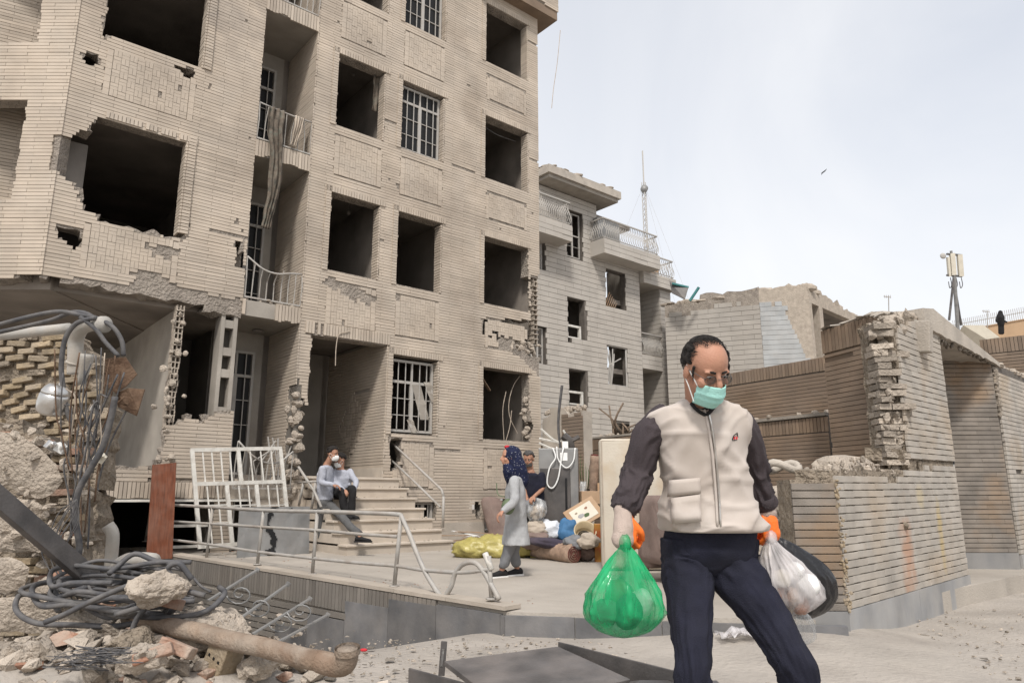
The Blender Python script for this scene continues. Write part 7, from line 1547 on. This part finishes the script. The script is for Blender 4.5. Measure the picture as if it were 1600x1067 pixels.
def wire(pts, t, r, mat): mb = MB(); mb.tube(smooth_path([at(x, y, t) for x, y in pts], 6), r, 6); mb.build('wire', mat, wt, True)
for k in range(26):
    x = 100+4.0*k+random.gauss(0, 4); pts = [(x+random.gauss(0, 8), 590+random.uniform(-50, 50))]
    for y in (640, 690, 740, 790, 840): pts.append((pts[-1][0]*.75+.25*118+random.gauss(0, 7), y+random.gauss(0, 10)))
    wire(pts[:random.randint(3, 6)], 5.1+random.uniform(-.1, .15), .0045+.003*random.random(), random.choice(('cable_pale', 'cable', 'cable', 'rust')))
for k in range(9):
    x, y = random.uniform(80, 130), random.uniform(790, 820); wire(((120, 780), (x, y), (x-20+random.gauss(0, 8), y+40), (x-10, y+80), (x+15, y+110+random.uniform(0, 40))), 4.9, .004, 'cable')
coil = thing('cable_coil', 'heap of thick black cable loops lying on the rubble pile', 'cable', at(180, 930, 4.6)); random.seed(77)
for k in range(17):
    a0 = random.uniform(0, 6.28); cx_, cy_ = 180+random.gauss(0, 30), 925+random.gauss(0, 12); rx, ry = random.uniform(45, 150), random.uniform(8, 38); n = random.randint(5, 10)
    mb = MB(); mb.tube(smooth_path([at(cx_+rx*math.cos(a0+i*.55)*(1 if cx_+rx*math.cos(a0+i*.55) < 330 else .8), cy_+ry*math.sin(a0+i*.55)+random.gauss(0, 6), 4.65-.22*math.sin(a0+i*.55)+random.gauss(0, .03)) for i in range(n)], 5), random.choice((.018, .016, .012, .009)), 7); mb.build('loop', 'cable', coil, True)
for pts in (((70, 972), (100, 960), (140, 940), (200, 915), (240, 905)), ((205, 990), (215, 965), (240, 940), (290, 920)), ((270, 902), (262, 888), (280, 880), (300, 905)), ((180, 960), (230, 945), (285, 925), (320, 930))): mb = MB(); mb.tube(smooth_path([at(x, y, 4.35) for x, y in pts], 6), .017, 7); mb.build('loop', 'cable', coil, True)
mb = MB()
for k in range(40): a = random.uniform(0, 6.28); c = at(random.uniform(110, 170), random.uniform(1030, 1062), 3.9); mb.tube(smooth_path([c+V((.10*random.gauss(0, 1), .06*random.gauss(0, 1), .03+.05*random.random())) for _ in range(4)], 4), .0022, 4)
tag(mb.build('fine_wire', 'cable', None), 'fine tangle of thin wire on the ground before the pile', 'wire')['kind'] = 'stuff'
# scrolled iron rail fragments in the ramp
ir = thing('iron_rail', 'broken scrolled iron stair rail lying in the ramp', 'railing', at(420, 950, 5.8))
for a, b in (((325, 938), (402, 890)), ((362, 975), (450, 912)), ((395, 990), (484, 935)), ((430, 1005), (512, 960))): mb = MB(); mb.bar(at(*a, 5.5), at(*b, 5.9), .03, .012); mb.box(at(*b, 5.9), (.035, .02, .03), RY(30)); mb.build('bar', 'sheet_metal', ir)
for cx_, cy_ in ((375, 928), (405, 948), (440, 972), (470, 955)):
    mb = MB(); mb.tube([at(cx_+(3+1.1*k)*math.cos(k*.55), cy_+(3+1.1*k)*math.sin(k*.55)*.8, 5.7) for k in range(18)], .007, 6); mb.build('scroll', 'sheet_metal', ir, True)
# dark metal cabinet panels at the bottom edge
mc = thing('metal_cabinet', 'dark grey flattened metal cabinet lying on the street in front', 'cabinet', onz(850, 1055, 0))
def plate(name, pts, th, mat='dark_metal', col=1.0):
    f_ = [V(p_) for p_ in pts]; n = len(f_); mb = MB(); nn = (f_[1]-f_[0]).cross(f_[2]-f_[0]).normalized(); nn = nn if nn.z > 0 else -nn
    mb.add(f_+[v-nn*th for v in f_], [tuple(range(n)), tuple(reversed(range(n, 2*n)))]+[(i, n+i, n+(i+1) % n, (i+1) % n) for i in range(n)], col); return mb.build(name, mat, mc, bevel=.004)
zz = .22; A_, B_, C_, D_ = onz(694, 1032, zz), onz(872, 1009, zz+.05), onz(985, 1060, zz), onz(790, 1105, zz-.03)
plate('top_panel', (A_, B_, C_, D_), .03, col=1.5)
plate('right_panel', (C_+V((0, 0, -.01)), onz(1000, 1062, zz), onz(1120, 1062, zz-.04), onz(1180, 1120, zz-.06), onz(900, 1130, zz-.05)), .03, col=1.3)
plate('back_flange', (B_+V((0, .02, .02)), onz(1112, 1062, zz+.03), onz(1112, 1062, zz+.03)-V((0, 0, .12)), B_+V((0, .02, -.16))), .012, col=.9)
plate('left_flange', (onz(638, 1043, zz+.02), onz(770, 1078, zz+.02), onz(770, 1078, zz+.02)-V((0, 0, .2)), onz(638, 1043, zz+.02)-V((0, 0, .2))), .012, col=1.1)
k_ = at(690, 1040, 4.0); mb = MB(); mb.bar(k_-V((0, 0, .05)), k_+V((.012, 0, .13)), .035, .012, up=(0, -1, 0)); mb.build('slotted_bracket', 'dark_metal', mc, bevel=.002); mb = MB(); mb.bar(k_+V((.0, -.008, .0)), k_+V((.009, -.008, .09)), .012, .004, up=(0, -1, 0)); mb.build('slot', 'steel', mc)
# odds and ends on the street
def scrapbag(x, y, sz, seed, label, mat='bag_white'):
    P = onz(x, y, .08); mb = MB(); mb.sheet(lambda i, j: P+V(((i/9-.5)*sz, (j/7-.5)*sz*.7, .02+.09*abs(nz3(i, j, seed, .45))+.03*abs(nz3(i, j, seed, 1.1)))), 10, 8); tag(mb.build('plastic_bag', mat, None, True, solid=.002), label, 'bag')
scrapbag(1152, 1000, .28, 3, 'crumpled white plastic bag lying on the street behind the walking man')
mb = MB(); mb.ell(onz(568, 1015, .01), (.03, .015, .012), None, 8, 6); tag(mb.build('pink_scrap', 'red', None, True), 'tiny pink scrap on the ground near the pipe', 'scrap')
